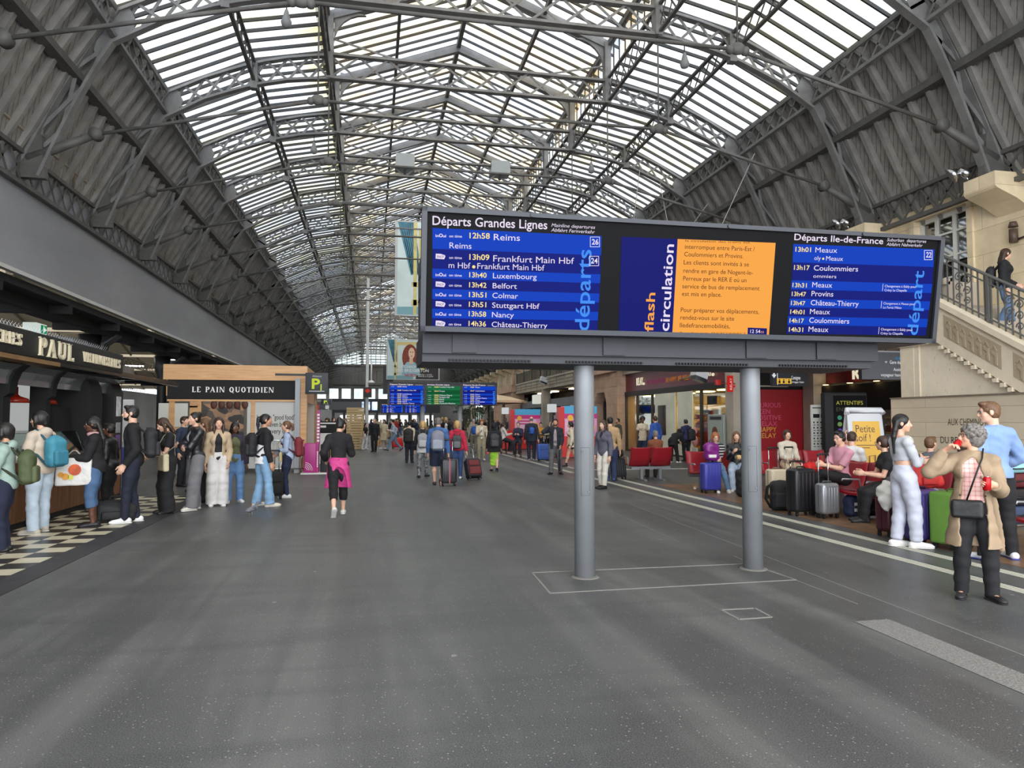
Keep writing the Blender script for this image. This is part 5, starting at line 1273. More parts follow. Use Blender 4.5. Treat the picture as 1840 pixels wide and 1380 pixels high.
# ------------------------------------------------------------------ stair block with railing, memorial wall
SX = 12.1; S0 = .585; YT = 13.3; ZT = 4.28
def sz(y): return ZT - S0*(YT-y)
yb = 6.6
g = MB(); g.prism([(yb-.4, 0), (14.45, 0), (14.45, 3.95), (YT, 3.95), (yb-.4, sz(yb-.4)-.3)], (SX+.04, 0, 0), (0, 1, 0), (0, 0, 1), -.0 or .3)
struct('wall_stair', g, STONE_PIT, label='pitted pale stone side wall of the staircase')
g = MB()
g.prism([(yb-.4, sz(yb-.4)-.95), (YT, sz(YT)-.95), (14.47, sz(YT)-.95), (14.47, ZT), (YT, ZT), (yb-.4, sz(yb-.4))], (SX-.06, 0, 0), (0, 1, 0), (0, 0, 1), .42)
g.prism([(yb-.4, sz(yb-.4)-.1), (YT, ZT-.1), (14.5, ZT-.1), (14.5, ZT+.03), (YT, ZT+.03), (yb-.4, sz(yb-.4)+.03)], (SX-.14, 0, 0), (0, 1, 0), (0, 0, 1), .56)
so = struct('trim_stringer', g, STONE_P, label='carved pale stone stringer of the staircase')
g = MB(); n = 40
for i in range(n):     # small dentils under the stringer
 y = yb + (YT-yb)*i/n; g.box((SX-.1, y, sz(y)-1.01), (SX+.02, y+.1, sz(y)-.93))
g.build('dentil', STONE_P, so)
RELIEF = stone_material('relief_panel_stone', (176, 160, 134))
for y0, y1 in ((11.7, 13.1), (9.9, 11.45), (8.1, 9.6)):
 g = MB(); g.prism([(y0, sz(y0)-.72), (y1, sz(y1)-.72), (y1, sz(y1)-.25), (y0, sz(y0)-.25)], (SX-.065, 0, 0), (0, 1, 0), (0, 0, 1), .01)
 for i in range(7):
  y = y0+.08+i*(y1-y0-.1)/7
  g.prism([(y, sz(y)-.68), (y+.05, sz(y+.05)-.68), (y+.05, sz(y+.05)-.52), (y+.12, sz(y+.12)-.5), (y+.12, sz(y+.12)-.44), (y, sz(y)-.42)], (SX-.085, 0, 0), (0, 1, 0), (0, 0, 1), .03)
  g.prism([(y, sz(y)-.4), (y+.07, sz(y)-.27), (y+.14, sz(y+.14)-.4), (y+.11, sz(y+.11)-.4), (y+.07, sz(y+.07)-.32), (y+.03, sz(y)-.4)], (SX-.085, 0, 0), (0, 1, 0), (0, 0, 1), .03)
 g.build('relief_panel', RELIEF, so)
g = MB(); g.box((SX-.01, 14.05, 0), (SX+.3, 14.46, 3.4)); g.box((SX+.0, 13.9, 0), (SX+.05, 14.05, 3.35)); g.build('corner_strip', STONE_P, so)
g = MB(); n = 22
for i in range(n):
 y = YT-(YT-yb)*(i+1)/n; g.box((SX+.3, y, 0), (WX, y+(YT-yb)/n+.01, sz(y+(YT-yb)/n)-.22))
g.box((SX+.3, YT, 3.9), (WX, 14.45, ZT-.1)); struct('stairs', g, STONE_C, label='stone steps rising behind the carved stringer')
g = MB(); g.box((WX-.02, Y0, 0), (WX+.3, 14.45, 4.65)); struct('wall_right_lower', g, STONE, label='ashlar wall behind the staircase')
# railing: rake of bars with scroll panels
IR = M((92, 92, 90), .5)
t = thing('stair_railing', 'ornate grey iron stair railing with scrolls climbing along the stone staircase', 'railing', (SX+.08, yb, 0))
def rl(y): return y-yb
g = MB(); g.tube([(0, rl(yb), sz(yb)+1.0), (0, rl(YT), ZT+1.0), (0, rl(14.4), ZT+1.0)], .032, 8); g.bar((0, rl(yb), sz(yb)+.12), (0, rl(YT), ZT+.12), .03); g.bar((0, rl(yb), sz(yb)+.84), (0, rl(YT), ZT+.84), .025); g.build('handrail', IR, t)
g = MB(); y = yb; i = 0
while y < 14.3:
 zz = sz(min(y, YT)); g.box((-.012, rl(y)-.012, zz), (.012, rl(y)+.012, zz+.98)); y += .155
g.build('baluster', IR, t)['kind'] = 'stuff'
def spiral(cy, cz, r, s): return [(0, cy+s*r*(1-q/18)*math.cos(q*.62), cz+r*(1-q/18)*math.sin(q*.62)) for q in range(17)]
for y in (7.5, 9.3, 10.4, 11.5, 12.7):
 g = MB(); zz = sz(y)
 for dz, r in ((.7, .11), (.48, .1), (.27, .09)):
  g.tube(spiral(rl(y)-.1, zz+dz-.06, r, 1), .013, 5); g.tube(spiral(rl(y)+.12, zz+dz+.06, r, -1), .013, 5)
 g.build('scroll_panel', IR, t)
for y in (8.4, 11.0, 12.1):
 g = MB(); zz = sz(y); g.box((-.03, rl(y)-.03, zz), (.03, rl(y)+.03, zz+1.0)); g.build('post', IR, t)
g = MB(); g.box((SX-.22, 2.0, 0), (SX+.02, 14.55, 2.16)); mo = struct('wall_memorial', g, STONE_B, label='low beige stone memorial wall with carved dark lettering')
g = MB(); g.box((SX-.25, 2.0, 2.14), (SX+.02, 14.55, 2.165)); g.build('coping', M((120, 108, 92), .7), mo)
INK = M((70, 60, 50), .7)
g = MB()
for s, u0, u1, v, h in (('AUX CHEMINOTS', 1703, 1778, 764, .20), ('DU RESEAU DE L\'EST', 1690, 1800, 796, .20)):
 a = PX(u0, v, SX-.225); c = PX(u1, v, SX-.225); g.text(s, (SX-.224, a.y, a.z), (0, -1, 0), (0, 0, 1), h, a.y-c.y, .004)
g.build('lettering', INK, mo)
g = MB(); g.tube([(WX-.04, 12.9, 6.4), (WX-.04, 12.9, 5.75), (WX-.04, 13.35, 5.7)], .03, 8); g.cyl((WX-.08, 13.35, 5.65), (WX-.08, 13.35, 5.95), .09, .09, 12); g.cyl((WX-.08, 13.35, 6.0), (WX-.08, 13.35, 6.12), .1, .07, 12)
tag(g.build('wall_pipe', M((84, 66, 54), .5)), 'brown pipe and valve fitting on the upper stone wall', 'pipe')
for i, y in enumerate((13.4, 17.6, 21.8, 26.0)):
 t = thing('spotlight', ('silver spotlight under the nearest roof truss by the stair door', 'silver spotlight on the second corbel from the stair door', 'silver spotlight on the third corbel from the stair door', 'silver spotlight on the fourth corbel from the stair door')[i], 'spotlight', (WX-.95, y+.5, 7.12))
 g = MB(); g.tube([(0, 0, .3), (-.12, .1, .2)], [.08, .2], 14); g.build('reflector', CHROME, t); g = MB(); g.tube([(.02, -.02, .32), (.16, -.14, .16)], [.09, .12], 12); g.cyl((.2, -.1, 0), (.1, -.05, .25), .03, .03, 8); g.build('lamp_body', CHROME, t)
# ------------------------------------------------------------------ hanging direction signs, info totems, A-frame
def hang_sign(lab, Y, u0, u1, v0, v1, items, zt=4.0):
 a = PY(u0, v1, Y); c = PY(u1, v0, Y); w = c.x-a.x; h = c.z-a.z
 t = thing('direction_sign', lab, 'sign', ((a.x+c.x)/2, Y, a.z))
 g = MB(); g.box((-w/2, 0, 0), (w/2, .14, h)); g.build('sign_panel', M((30, 32, 40), .5), t)
 g = MB(); g.box((-w/2-.02, -.02, h), (w/2+.02, .16, h+.04)); g.build('top_rail', M((120, 122, 126), .4), t)
 for x in (-w*.3, .0, w*.3):
  g = MB(); g.cyl((x, .07, h), (x, .07, zt-a.z), .012, .012, 6); g.build('hanger', DARK, t)
 for kind, arg, x, z, s, col in items:
  g = MB(); X = -w/2+x*w; Z = z*h
  if kind == 't': g.text(arg, (X, -.006, Z), (1, 0, 0), (0, 0, 1), s*h*1.35, None, .004)
  elif kind == 'tw': g.text(arg[0], (X, -.006, Z), (1, 0, 0), (0, 0, 1), s*h*1.35, arg[1]*w, .006)
  elif kind == 'c':
   g.cyl((X, -.006, Z), (X, 0, Z), s*h, s*h, 16)
   if arg: g.mat(1).text(arg, (X, -.009, Z-s*h*.6), (1, 0, 0), (0, 0, 1), s*h*1.6, None, .02, 0, 'c')
  elif kind == 'b':
   g.box((X, -.006, Z), (X+s*h, 0, Z+s*h)); g.mat(1); g.cyl((X+s*h*.5, -.012, Z+s*h*.75), (X+s*h*.5, -.007, Z+s*h*.75), s*h*.13, s*h*.13, 8); g.box((X+s*h*.3, -.01, Z+s*h*.1), (X+s*h*.7, -.007, Z+s*h*.58))
  elif kind == 'a': g.prism([(-.03, .12), (.03, .12), (.03, 0), (.09, 0), (0, -.12), (-.09, 0), (-.03, 0)][::-1], (X, -.002, Z), (1, 0, 0), (0, 0, 1), -.004); g.box((X+.12, -.005, .05*h), (X+.14, 0, .85*h))
  g.build('lettering' if kind in ('t', 'tw') else 'pictogram', [E(col, .85), BLACK_M], t)
W_ = (236, 236, 240); Y_ = (238, 190, 74)
hang_sign('hanging sign with coloured metro line discs and the word Consignes', 22.3, 1388, 1450, 654, 693.5, [('a', '', .05, .5, 1, W_), ('c', 'M', .17, .7, .11, (60, 150, 90)), ('c', '4', .28, .7, .11, (200, 120, 190)), ('c', '5', .38, .7, .11, (240, 140, 80)), ('c', '7', .48, .7, .11, (230, 150, 190)),
 ('b', '', .13, .1, .24, Y_), ('b', '', .25, .1, .24, Y_), ('b', '', .4, .1, .24, Y_), ('tw', ('Consignes', .26), .54, .3, .17, W_), ('tw', ('Left luggage / Gepäck', .36), .54, .15, .08, W_)], 4.0)
hang_sign('hanging sign reading Gare du Nord and Assistance voyageur handicapé', 17.8, 1549, 1640, 634, 681.5, [('c', '', .68, .78, .055, (60, 110, 160)), ('c', '', .75, .78, .055, (80, 130, 180)), ('c', '', .82, .78, .055, (90, 100, 120)), ('c', '', .89, .78, .055, (90, 110, 110)),
 ('tw', ('Gare du Nord', .37), .54, .58, .13, W_), ('t', '=', .45, .58, .13, W_), ('tw', ('Assistance', .3), .61, .32, .12, W_), ('tw', ('voyageur handicapé', .55), .36, .12, .12, W_), ('b', '', .93, .12, .3, Y_)], 4.0)
t = thing('information_totem', 'black information totem headed ATTENTIFS ENSEMBLE with coloured dots', 'totem', (14.35, 19.6, 0), -math.radians(12))
g = MB(); g.rbox((-.66, -.12, 0), (.66, .16, 2.5), .04); g.build('cabinet', BLACK_M, t)
g = MB(); g.box((-.38, -.128, .2), (.62, -.12, 2.4)); g.build('screen', M((9, 9, 11), .7, 0, None, None, .1), t)
g = MB(); g.text('ATTENTIFS', (-.3, -.132, 2.12), (1, 0, 0), (0, 0, 1), .17, .82); g.build('lettering', E((196, 190, 80), .7), t)
g = MB(); g.text('ENSEMBLE', (-.3, -.132, 1.92), (1, 0, 0), (0, 0, 1), .17, .8); g.build('lettering', E((90, 92, 76), .6), t)
for i, c in enumerate(((70, 150, 120), (120, 160, 90), (100, 80, 190), (50, 110, 200), (60, 140, 90), (90, 60, 100), (60, 120, 200))):
 g = MB(); z = 1.72-i*.2; g.cyl((-.2, -.134, z), (-.2, -.129, z), .07, .07, 16); g.box((-.05, -.132, z+.01), (.4, -.129, z+.04)); g.box((-.05, -.132, z-.05), (.3, -.129, z-.02)); g.build('pictogram', E(c, .7), t)
t = thing('map_stand', 'slim white information stand with small black pictograms', 'stand', (13.9, 20.3, 0), -math.radians(12))
g = MB(); g.rbox((-.21, -.04, 0), (.21, .05, 2.13), .015); g.build('panel', M((226, 226, 218), .5), t)
g = MB(); g.box((-.15, -.046, 1.72), (.05, -.041, 1.84)); g.box((.09, -.046, 1.72), (.15, -.041, 1.84))
for i in range(5):
 for j in range(3): g.box((-.15+j*.11, -.046, 1.55-i*.17), (-.11+j*.11, -.041, 1.6-i*.17)); g.box((-.15+j*.11, -.046, 1.48-i*.17), (-.08+j*.11, -.041, 1.5-i*.17))
g.box((-.17, -.046, 2.02), (.17, -.041, 2.05)); g.build('pictogram_print', BLACK, t)
t = thing('a_frame_sign', 'white and black A-frame board with a yellow poster reading Petite soif', 'A-frame sign', (11.45, 14.95, 0), -math.radians(8))
g = MB(); g.panel((-.46, -.30, .02), (.46, -.30, .02), (.42, -.05, 1.8), (-.42, -.05, 1.8), .05); g.tube([(-.44, -.08, 1.8), (-.42, -.02, 1.88), (.42, -.02, 1.88), (.44, -.08, 1.8)], .07, 8); g.build('front_frame', M((216, 218, 222), .4), t)
g = MB(); g.prism([(-.22, .02), (.42, .02), (.06, 1.86), (-.02, 1.86)], (.44, 0, 0), (0, 1, 0), (0, 0, 1), .05); g.build('black_side', BLACK_M, t)
g = MB(); g.panel((.46, .45, .02), (-.46, .45, .02), (-.42, .06, 1.82), (.42, .06, 1.82), .05); g.build('rear_frame', M((216, 218, 222), .4), t)
def af(x, z): q = (z-.02)/1.78; return (x*(1-.08*q), -.30+.25*q-.008, z)
g = MB(); g.quad(af(-.34, .1), af(.36, .1), af(.36, 1.62), af(-.34, 1.62)); g.build('poster', M((232, 184, 84), .5), t)
upv = (0, .25/1.8, 1)
g = MB(); p = af(-.27, 1.36); g.text('Petite', (p[0], p[1]-.004, p[2]), (1, 0, 0), upv, .25, .46, -.004); p = af(-.29, 1.15); g.text('soif !', (p[0], p[1]-.004, p[2]), (1, 0, 0), upv, .25, .36, -.004)
g.quad(*[(x, y-.003, z) for x, y, z in (af(-.29, 1.05), af(.3, 1.05), af(.3, 1.065), af(-.29, 1.065))]); g.quad(*[(x, y-.003, z) for x, y, z in (af(-.29, .99), af(.05, .99), af(.05, 1.005), af(-.29, 1.005))]); g.build('lettering', M((84, 60, 70), .6), t)
g = MB(); p = af(.05, .45)
g.tube([(p[0]+x, p[1]-.006, p[2]+z) for x, z in ((-.06, .0), (-.06, .36), (.08, .38), (.08, .02), (-.06, 0))], .012, 5); g.tube([(p[0]-.16+.07*math.cos(a), p[1]-.006, p[2]+.1+.07*math.sin(a)) for a in [2*math.pi*i/12 for i in range(13)]], .011, 5); g.build('line_drawing', M((110, 84, 60), .6), t)
# ------------------------------------------------------------------ red benches
SEATM = M((146, 24, 36), .38); BFR = M((160, 163, 168), .3, .6)
def bench(lab, n, loc, rz, double=False, arms=True):
 """a beam bench: n bucket seats facing local -Y; double adds the back-to-back row"""
 t = thing('red_bench', lab, 'bench', loc, rz, None); w = .62
 g = MB(); L = n*w
 for s in ((1, -1) if double else (1,)):
  pass
 g.box((-L/2+.05, .0, .30), (L/2-.05, .09, .37)); g.build('beam', BFR, t)
 for x in (-L/2+.35, L/2-.35) if n < 5 else (-L/2+.35, 0, L/2-.35):
  g = MB(); g.box((x-.035, .0, .02), (x+.035, .09, .31)); g.box((x-.04, -.3, 0), (x+.04, .38, .035)); g.build('leg', BFR, t)
 for s in ((1, -1) if double else (1,)):
  for i in range(n):
   x = -L/2+(i+.5)*w
   prof = [(-.48, .425), (-.44, .44), (-.2, .41), (-.06, .40), (.0, .43), (.07, .6), (.13, .86), (.145, .89)]
   g = MB(); rings = []
   oy = .0 if not double else -.17
   for (y, z) in prof:
    rings.append([(x+q*(w/2-.02), s*(y+oy) + (.09 if s < 0 else 0), z+.02*abs(q)**2) for q in (-1, -.5, 0, .5, 1)])
   back = [[(p[0], p[1]+.0, p[2]-.035) if j < 5 else (p[0], p[1]+s*.035, p[2]) for p in r] for j, r in enumerate(rings)]
   full = [a + b_[::-1] for a, b_ in zip(rings, back)]
   g.loft(full, True); g.build('seat', SEATM, t)
  if arms:
   for i in range(n+1):
    x = -L/2+i*w; g = MB(); oy = .0 if not double else -.17
    g.tube([(x, s*(-.02+oy)+(.09 if s < 0 else 0), .36), (x, s*(-.06+oy)+(.09 if s < 0 else 0), .62), (x, s*(-.38+oy)+(.09 if s < 0 else 0), .63), (x, s*(-.40+oy)+(.09 if s < 0 else 0), .60)], .018, 6); g.build('armrest', BFR, t)
 return t
BA = bench('back-to-back red bench where the man in the pink shirt sits', 5, (8.55, 10.7, 0), -math.pi/2, True)
BC = bench('red bench of the striped-jumper woman and the blond girl', 6, (9.2, 15.75, 0), 0)
BD = bench('red bench seen from behind next to the tan-jacket man', 2, (7.55, 18.6, 0), math.pi)
BB = bench('red bench cut off by the right frame edge behind the woman with the trench coat', 3, (8.45, 6.6, 0), -math.pi/2, True)
# ------------------------------------------------------------------ red drink kiosks, parasol and plant further down
def red_kiosk(lab, X, Y, slant=True):
 t = thing('advert_kiosk', lab, 'advert kiosk', (X, Y, 0))
 RK = M((212, 44, 40), .4)
 g = MB(); g.box((-.85, -.3, .06), (-.62, .35, 2.2)); slant and g.prism([(-.35, 0.06), (.3, .06), (.3, .95), (.0, 1.05), (-.35, .8)], (-.86, 0, 0), (0, 1, 0), (0, 0, 1), -.5); g.box((-.85, -.28, .06), (.85, .3, .95)); g.build('body', RK, t)
 g = MB(); g.box((-.62, -.26, .95), (.85, .3, 2.25)); g.build('poster_panel', M((226, 150, 190), .5, 0, None, (1.5, .3)), t)
 g = MB(); g.box((-.62, -.27, 1.93), (.85, -.255, 2.25)); g.build('poster_band', M((82, 176, 224), .5), t)
 g = MB(); g.box((-.62, -.27, 1.72), (.85, -.255, 1.92)); g.build('poster_band', M((206, 44, 130), .5), t)
 g = MB(); g.box((-.58, -.275, 1.15), (.6, -.258, 1.68)); g.build('poster_frame', M((236, 190, 214), .5), t)
 g = MB(); g.cyl((-.35, -.29, 1.74), (-.35, -.26, 1.74), .13, .13, 14); g.cyl((.55, -.29, 1.3), (.55, -.26, 1.3), .2, .2, 14); g.build('poster_dots', M((246, 190, 60), .5), t)
 g = MB(); g.box((-.45, -.282, 1.55), (.3, -.276, 1.63)); g.box((-.45, -.282, 1.4), (.2, -.276, 1.47)); g.build('print_bar', M((206, 44, 130), .5), t)
 g = MB(); g.rbox((-1.28, -.15, 1.98), (-.92, .15, 2.34), .03); g.build('white_box', E((230, 234, 234), .7), t)
 g = MB(); g.box((-.9, -.32, 0), (.9, .36, .06)); g.box((-1.2, -.05, 0), (-1.1, .05, 1.95)); g.build('base', DARK, t)
a = G(1036, 823); red_kiosk('nearer red kiosk with blue and pink advert beside the grey post', a.x, a.y, False)
a = G(930, 808); red_kiosk('farther red kiosk with blue and pink advert beyond the man with the small blue backpack', a.x+.4, a.y)
t = thing('parasol', 'wide beige parasol over the terrace in the distance', 'parasol', (PY(878, 745, 41).x, 41, 0))
g = MB(); zz = 2.75
g.loft([[(r*math.cos(2*math.pi*i/8), r*math.sin(2*math.pi*i/8), z) for i in range(8)] for r, z in ((2.3, zz-.12), (2.3, zz), (1.2, zz+.28), (.04, zz+.45))], False); g.build('canopy', M((216, 190, 156), .7), t)
g = MB(); g.cyl((0, 0, .05), (0, 0, zz+.4), .05, .05, 10); g.build('pole', DARK, t); g = MB(); g.box((-.45, -.45, 0), (.45, .45, .08)); g.build('base', DARK, t)
g = MB()
for i in range(8): a = 2*math.pi*(i+.5)/8; g.bar((0, 0, zz-.3), (2.1*math.cos(a), 2.1*math.sin(a), zz-.05), .03)
g.build('rib', DARK, t)
t = thing('potted_tree', 'leafy green potted tree beside the second departure board', 'tree', (PY(828, 750, 52).x+.9, 52, 0))
g = MB(); g.lathe([(.35, 0), (.45, .7), (.42, .72), (.02, .7)], (0, 0, 0), 14); g.build('pot', M((90, 80, 70), .7), t)
g = MB(); g.tube([(0, 0, .7), (.1, 0, 1.6), (-.05, .1, 2.4)], [.08, .06, .03], 8); g.build('trunk', M((80, 62, 46), .8), t)
g = MB()
for i in range(380):
 a = rnd.uniform(0, 6.3); e = rnd.uniform(-1, 1); rr = rnd.uniform(.5, 1)**.5; c = Vector((1.55*rr*math.cos(a)*math.sqrt(1-e*e), 1.2*rr*math.sin(a)*math.sqrt(1-e*e), 2.75+.85*rr*e))
 d = Vector((rnd.uniform(-1, 1), rnd.uniform(-1, 1), rnd.uniform(-.8, .4))).normalized(); s_ = d.cross(Vector((.1, .2, 1))).normalized()*.07
 g.add([c, c+d*.15+s_, c+d*.34, c+d*.15-s_], [(0, 1, 2, 3)])
g.build('foliage', M((58, 92, 50), .5, 0, None, (4, .4)), t)
# ------------------------------------------------------------------ dim shops farther down the right side
rnd = random.Random(9)
for k_, (y0, y1, lab) in enumerate(((43.4, 54.6, 'dim shop front with grey glazing beyond the pink archway'), (56.2, 65.8, 'dark brasserie front beyond the distant concrete pillar'), (77, 110, 'farthest shop front at the end of the right side'))):
 t = thing('shop_front', lab, 'shop', (GX+.4, y0, 0)); L = y1-y0
 g = MB(); g.box((0, 0, 2.7), (.2, L, 3.3)); g.build('fascia', M((66, 66, 68), .4, 0, None, (1, .3)), t)
 g = MB()
 for i in range(int(L/1.9)+1): g.box((.02, min(i*1.9, L-.1), 0), (.12, min(i*1.9, L-.1)+.08, 2.7))
 g.build('frame', DARK, t); g = MB(); g.box((.06, 0, .1), (.08, L, 2.7)); g.build('shop_window', PANE, t)
 g = MB(); g.box((3.2, 0, 0), (3.4, L, 4.1)); g.build('back_wall', M((88, 76, 62), .7, 0, None, (.9, .6)), t)
 for i in range(int(L/2.4)): g = MB(); g.box((.9, i*2.4+.8, 3.98), (1.4, i*2.4+1.6, 4.04)); g.build('ceiling_light', E((255, 240, 214), 9), t)
 g = MB(); g.rbox((-.5, 1.2, 3.0), (.0, 2.5, 3.75), .05); g.build('light_box_sign', E((226, 226, 214), .8), t)
# ------------------------------------------------------------------ organic shapes: smooth-blended solids, meshed by surface nets
class Solid:
 def __init__(s): s.p = []
 def cone(s, a, b, r0, r1, k=.02, sq=None, cut=None, op='u'):
  s.p.append(('c', np.array(a, float), np.array(b, float), r0, r1, k, sq, cut, op)); return s
 def ell(s, c, r, R=None, k=.02, op='u', cut=None):
  s.p.append(('e', np.array(c, float), np.array(r, float), np.eye(3) if R is None else np.array(R, float), None, k, None, cut, op)); return s
 def rbox(s, c, h, R=None, r=.03, k=.01, op='u'):
  s.p.append(('b', np.array(c, float), np.array(h, float), np.eye(3) if R is None else np.array(R, float), r, k, None, None, op)); return s
 def plane(s, c, n):
  s.p.append(('p', np.array(c, float), np.array(n, float)/np.linalg.norm(n), None, None, 0, None, None, 'i')); return s
 def chain(s, pts, rs, k=.02, **kw):
  for i in range(len(pts)-1): s.cone(pts[i], pts[i+1], rs[i], rs[i+1], k, **kw)
  return s
 def mesh(s, vox, noise=None):
  lo = np.full(3, 9e9); hi = -lo; bb = []
  for q in s.p:
   if q[0] == 'c':
    m = max(q[3], q[4]); a = np.minimum(q[1], q[2])-m; b = np.maximum(q[1], q[2])+m
   elif q[0] == 'e': m = np.sqrt(((q[3]*q[2][:, None])**2).sum(0)); a = q[1]-m; b = q[1]+m
   elif q[0] == 'b': m = np.abs(q[3]).T @ q[2] + q[4]*0; a = q[1]-m; b = q[1]+m
   else: a = b = None
   bb.append((a, b))
   if a is not None and q[8] == 'u': lo = np.minimum(lo, a); hi = np.maximum(hi, b)
  lo = lo-3*vox; hi = hi+3*vox
  n = np.ceil((hi-lo)/vox).astype(int)+1
  ax = [(lo[i]+vox*np.arange(n[i])).astype(np.float32) for i in range(3)]
  G_ = np.full(n, 1.0, np.float32)
  for q, (a, b) in zip(s.p, bb):
   if q[0] == 'p':
    d = ((ax[0]-q[1][0])*q[2][0])[:, None, None]+((ax[1]-q[1][1])*q[2][1])[None, :, None]+((ax[2]-q[1][2])*q[2][2])[None, None, :]
    G_ = np.maximum(G_, d.astype(np.float32)); continue
   pad = q[5]+3*vox
   i0 = np.clip(np.floor((a-pad-lo)/vox).astype(int), 0, n-1); i1 = np.clip(np.ceil((b+pad-lo)/vox).astype(int)+1, 1, n)
   if (i1 <= i0).any(): continue
   sl = tuple(slice(i0[i], i1[i]) for i in range(3))
   X = ax[0][sl[0]][:, None, None]; Y = ax[1][sl[1]][None, :, None]; Z = ax[2][sl[2]][None, None, :]
   if q[0] == 'c':
    u = q[2]-q[1]; L2 = max(float(u@u), 1e-9)
    x, y, z = X-q[1][0], Y-q[1][1], Z-q[1][2]
    t = np.clip((x*u[0]+y*u[1]+z*u[2])/L2, 0, 1)
    dx, dy, dz = x-t*u[0], y-t*u[1], z-t*u[2]
    if q[6] is not None:
     A, f = q[6]; dd = (dx*A[0]+dy*A[1]+dz*A[2])*(1/f-1)
     dx = dx+dd*A[0]; dy = dy+dd*A[1]; dz = dz+dd*A[2]
    d = np.sqrt(dx*dx+dy*dy+dz*dz)-(q[3]+(q[4]-q[3])*t)
    if q[6] is not None: d = d*min(1.0, .5+.5*q[6][1])
   elif q[0] == 'e':
    x, y, z = X-q[1][0], Y-q[1][1], Z-q[1][2]; R = q[3]; r = q[2]
    l = [(x*R[i][0]+y*R[i][1]+z*R[i][2]) for i in range(3)]
    k0 = np.sqrt(sum((l[i]/r[i])**2 for i in range(3))); k1 = np.sqrt(sum((l[i]/r[i]**2)**2 for i in range(3)))+1e-6
    d = k0*(k0-1)/k1
   else:
    x, y, z = X-q[1][0], Y-q[1][1], Z-q[1][2]; R = q[3]; h = q[2]-q[4]
    l = [np.abs(x*R[i][0]+y*R[i][1]+z*R[i][2])-h[i] for i in range(3)]
    d = np.sqrt(sum(np.maximum(v, 0)**2 for v in l))+np.minimum(np.maximum(np.maximum(l[0], l[1]), l[2]), 0)-q[4]
   if q[7] is not None:
    for c, nn in (q[7] if isinstance(q[7], list) else [q[7]]):
     d = np.maximum(d, (X-c[0])*nn[0]+(Y-c[1])*nn[1]+(Z-c[2])*nn[2])
   g = G_[sl]; k = max(q[5], 1e-4)
   if q[8] == 'u':
    h = np.clip(.5+.5*(g-d)/k, 0, 1); G_[sl] = g*(1-h)+d*h-k*h*(1-h)
   elif q[8] == 's':
    h = np.clip(.5-.5*(g+d)/k, 0, 1); G_[sl] = g*(1-h)-d*h+k*h*(1-h)
  if noise:
   amp, f, ph = noise
   X = ax[0][:, None, None]; Y = ax[1][None, :, None]; Z = ax[2][None, None, :]
   G_ = G_ + amp*(np.sin(f*(X*.6+Z*1.0)+ph+1.7*np.sin(f*.4*Y+ph))*np.sin(f*.7*(Y+.5*Z)+2*ph)+.5*np.sin(f*1.9*(Z+.4*X-.3*Y)+3*ph+np.sin(f*.8*X))).astype(np.float32)
  G_[0] = np.maximum(G_[0], vox*.1);
  return surface_nets(G_, lo, vox)
def surface_nets(G_, lo, vox):
 ins = G_ < 0
 c = np.zeros(tuple(k-1 for k in G_.shape), np.uint8)
 for dx in (0, 1):
  for dy in (0, 1):
   for dz in (0, 1): c += ins[dx:G_.shape[0]-1+dx, dy:G_.shape[1]-1+dy, dz:G_.shape[2]-1+dz]
 act = (c > 0) & (c < 8); idx = np.argwhere(act)
 if len(idx) == 0: return np.zeros((0, 3)), np.zeros((0, 4), int)
 idm = -np.ones(act.shape, np.int32); idm[act] = np.arange(len(idx))
 off = np.array([(a, b, d) for a in (0, 1) for b in (0, 1) for d in (0, 1)])
 val = np.stack([G_[idx[:, 0]+o[0], idx[:, 1]+o[1], idx[:, 2]+o[2]] for o in off], 1)
 acc = np.zeros((len(idx), 3)); cnt = np.zeros(len(idx))
 for i in range(8):
  for j in range(i+1, 8):
   if np.abs(off[i]-off[j]).sum() != 1: continue
   m = (val[:, i] < 0) != (val[:, j] < 0)
   t = np.where(m, val[:, i]/(val[:, i]-val[:, j]+1e-12), 0)
   acc += m[:, None]*(off[i]+(off[j]-off[i])*t[:, None]); cnt += m
 v = lo+(idx+acc/cnt[:, None])*vox
 fs = []
 for a in range(3):
  b, d = (a+1) % 3, (a+2) % 3
  s0 = [slice(None)]*3; s1 = [slice(None)]*3; s0[a] = slice(0, -1); s1[a] = slice(1, None)
  A = ins[tuple(s0)]; B = ins[tuple(s1)]
  e = np.argwhere(A != B)
  if len(e) == 0: continue
  ok = (e[:, b] > 0) & (e[:, d] > 0) & (e[:, b] < act.shape[b]) & (e[:, d] < act.shape[d]); e = e[ok]
  fl = A[e[:, 0], e[:, 1], e[:, 2]]
  def cell(ob, od):
   q = e.copy(); q[:, b] += ob; q[:, d] += od; return idm[q[:, 0], q[:, 1], q[:, 2]]
  q = np.stack([cell(-1, -1), cell(0, -1), cell(0, 0), cell(-1, 0)], 1)
  q[~fl] = q[~fl][:, ::-1]; fs.append(q)
 f = np.concatenate(fs); f = f[(f >= 0).all(1)]
 return v, f
def np_obj(name, v, f, mat, parent=None, extra=None):
 """links vertices/quads (numpy) as one smooth mesh object; extra = MB joined in"""
 nv, nf = len(v), len(f); me = bpy.data.meshes.new(name)
 if extra is None:
  me.vertices.add(nv); me.vertices.foreach_set('co', np.asarray(v, np.float32).ravel())
  me.loops.add(nf*4); me.loops.foreach_set('vertex_index', np.asarray(f, np.int32).ravel())
  me.polygons.add(nf); me.polygons.foreach_set('loop_start', np.arange(0, nf*4, 4, dtype=np.int32))
  me.polygons.foreach_set('use_smooth', np.ones(nf, bool)); me.update(calc_edges=True)
 me.materials.append(mat)
 o = bpy.data.objects.new(name, me); COL.objects.link(o)
 if parent is not None: o.parent = parent
 return o
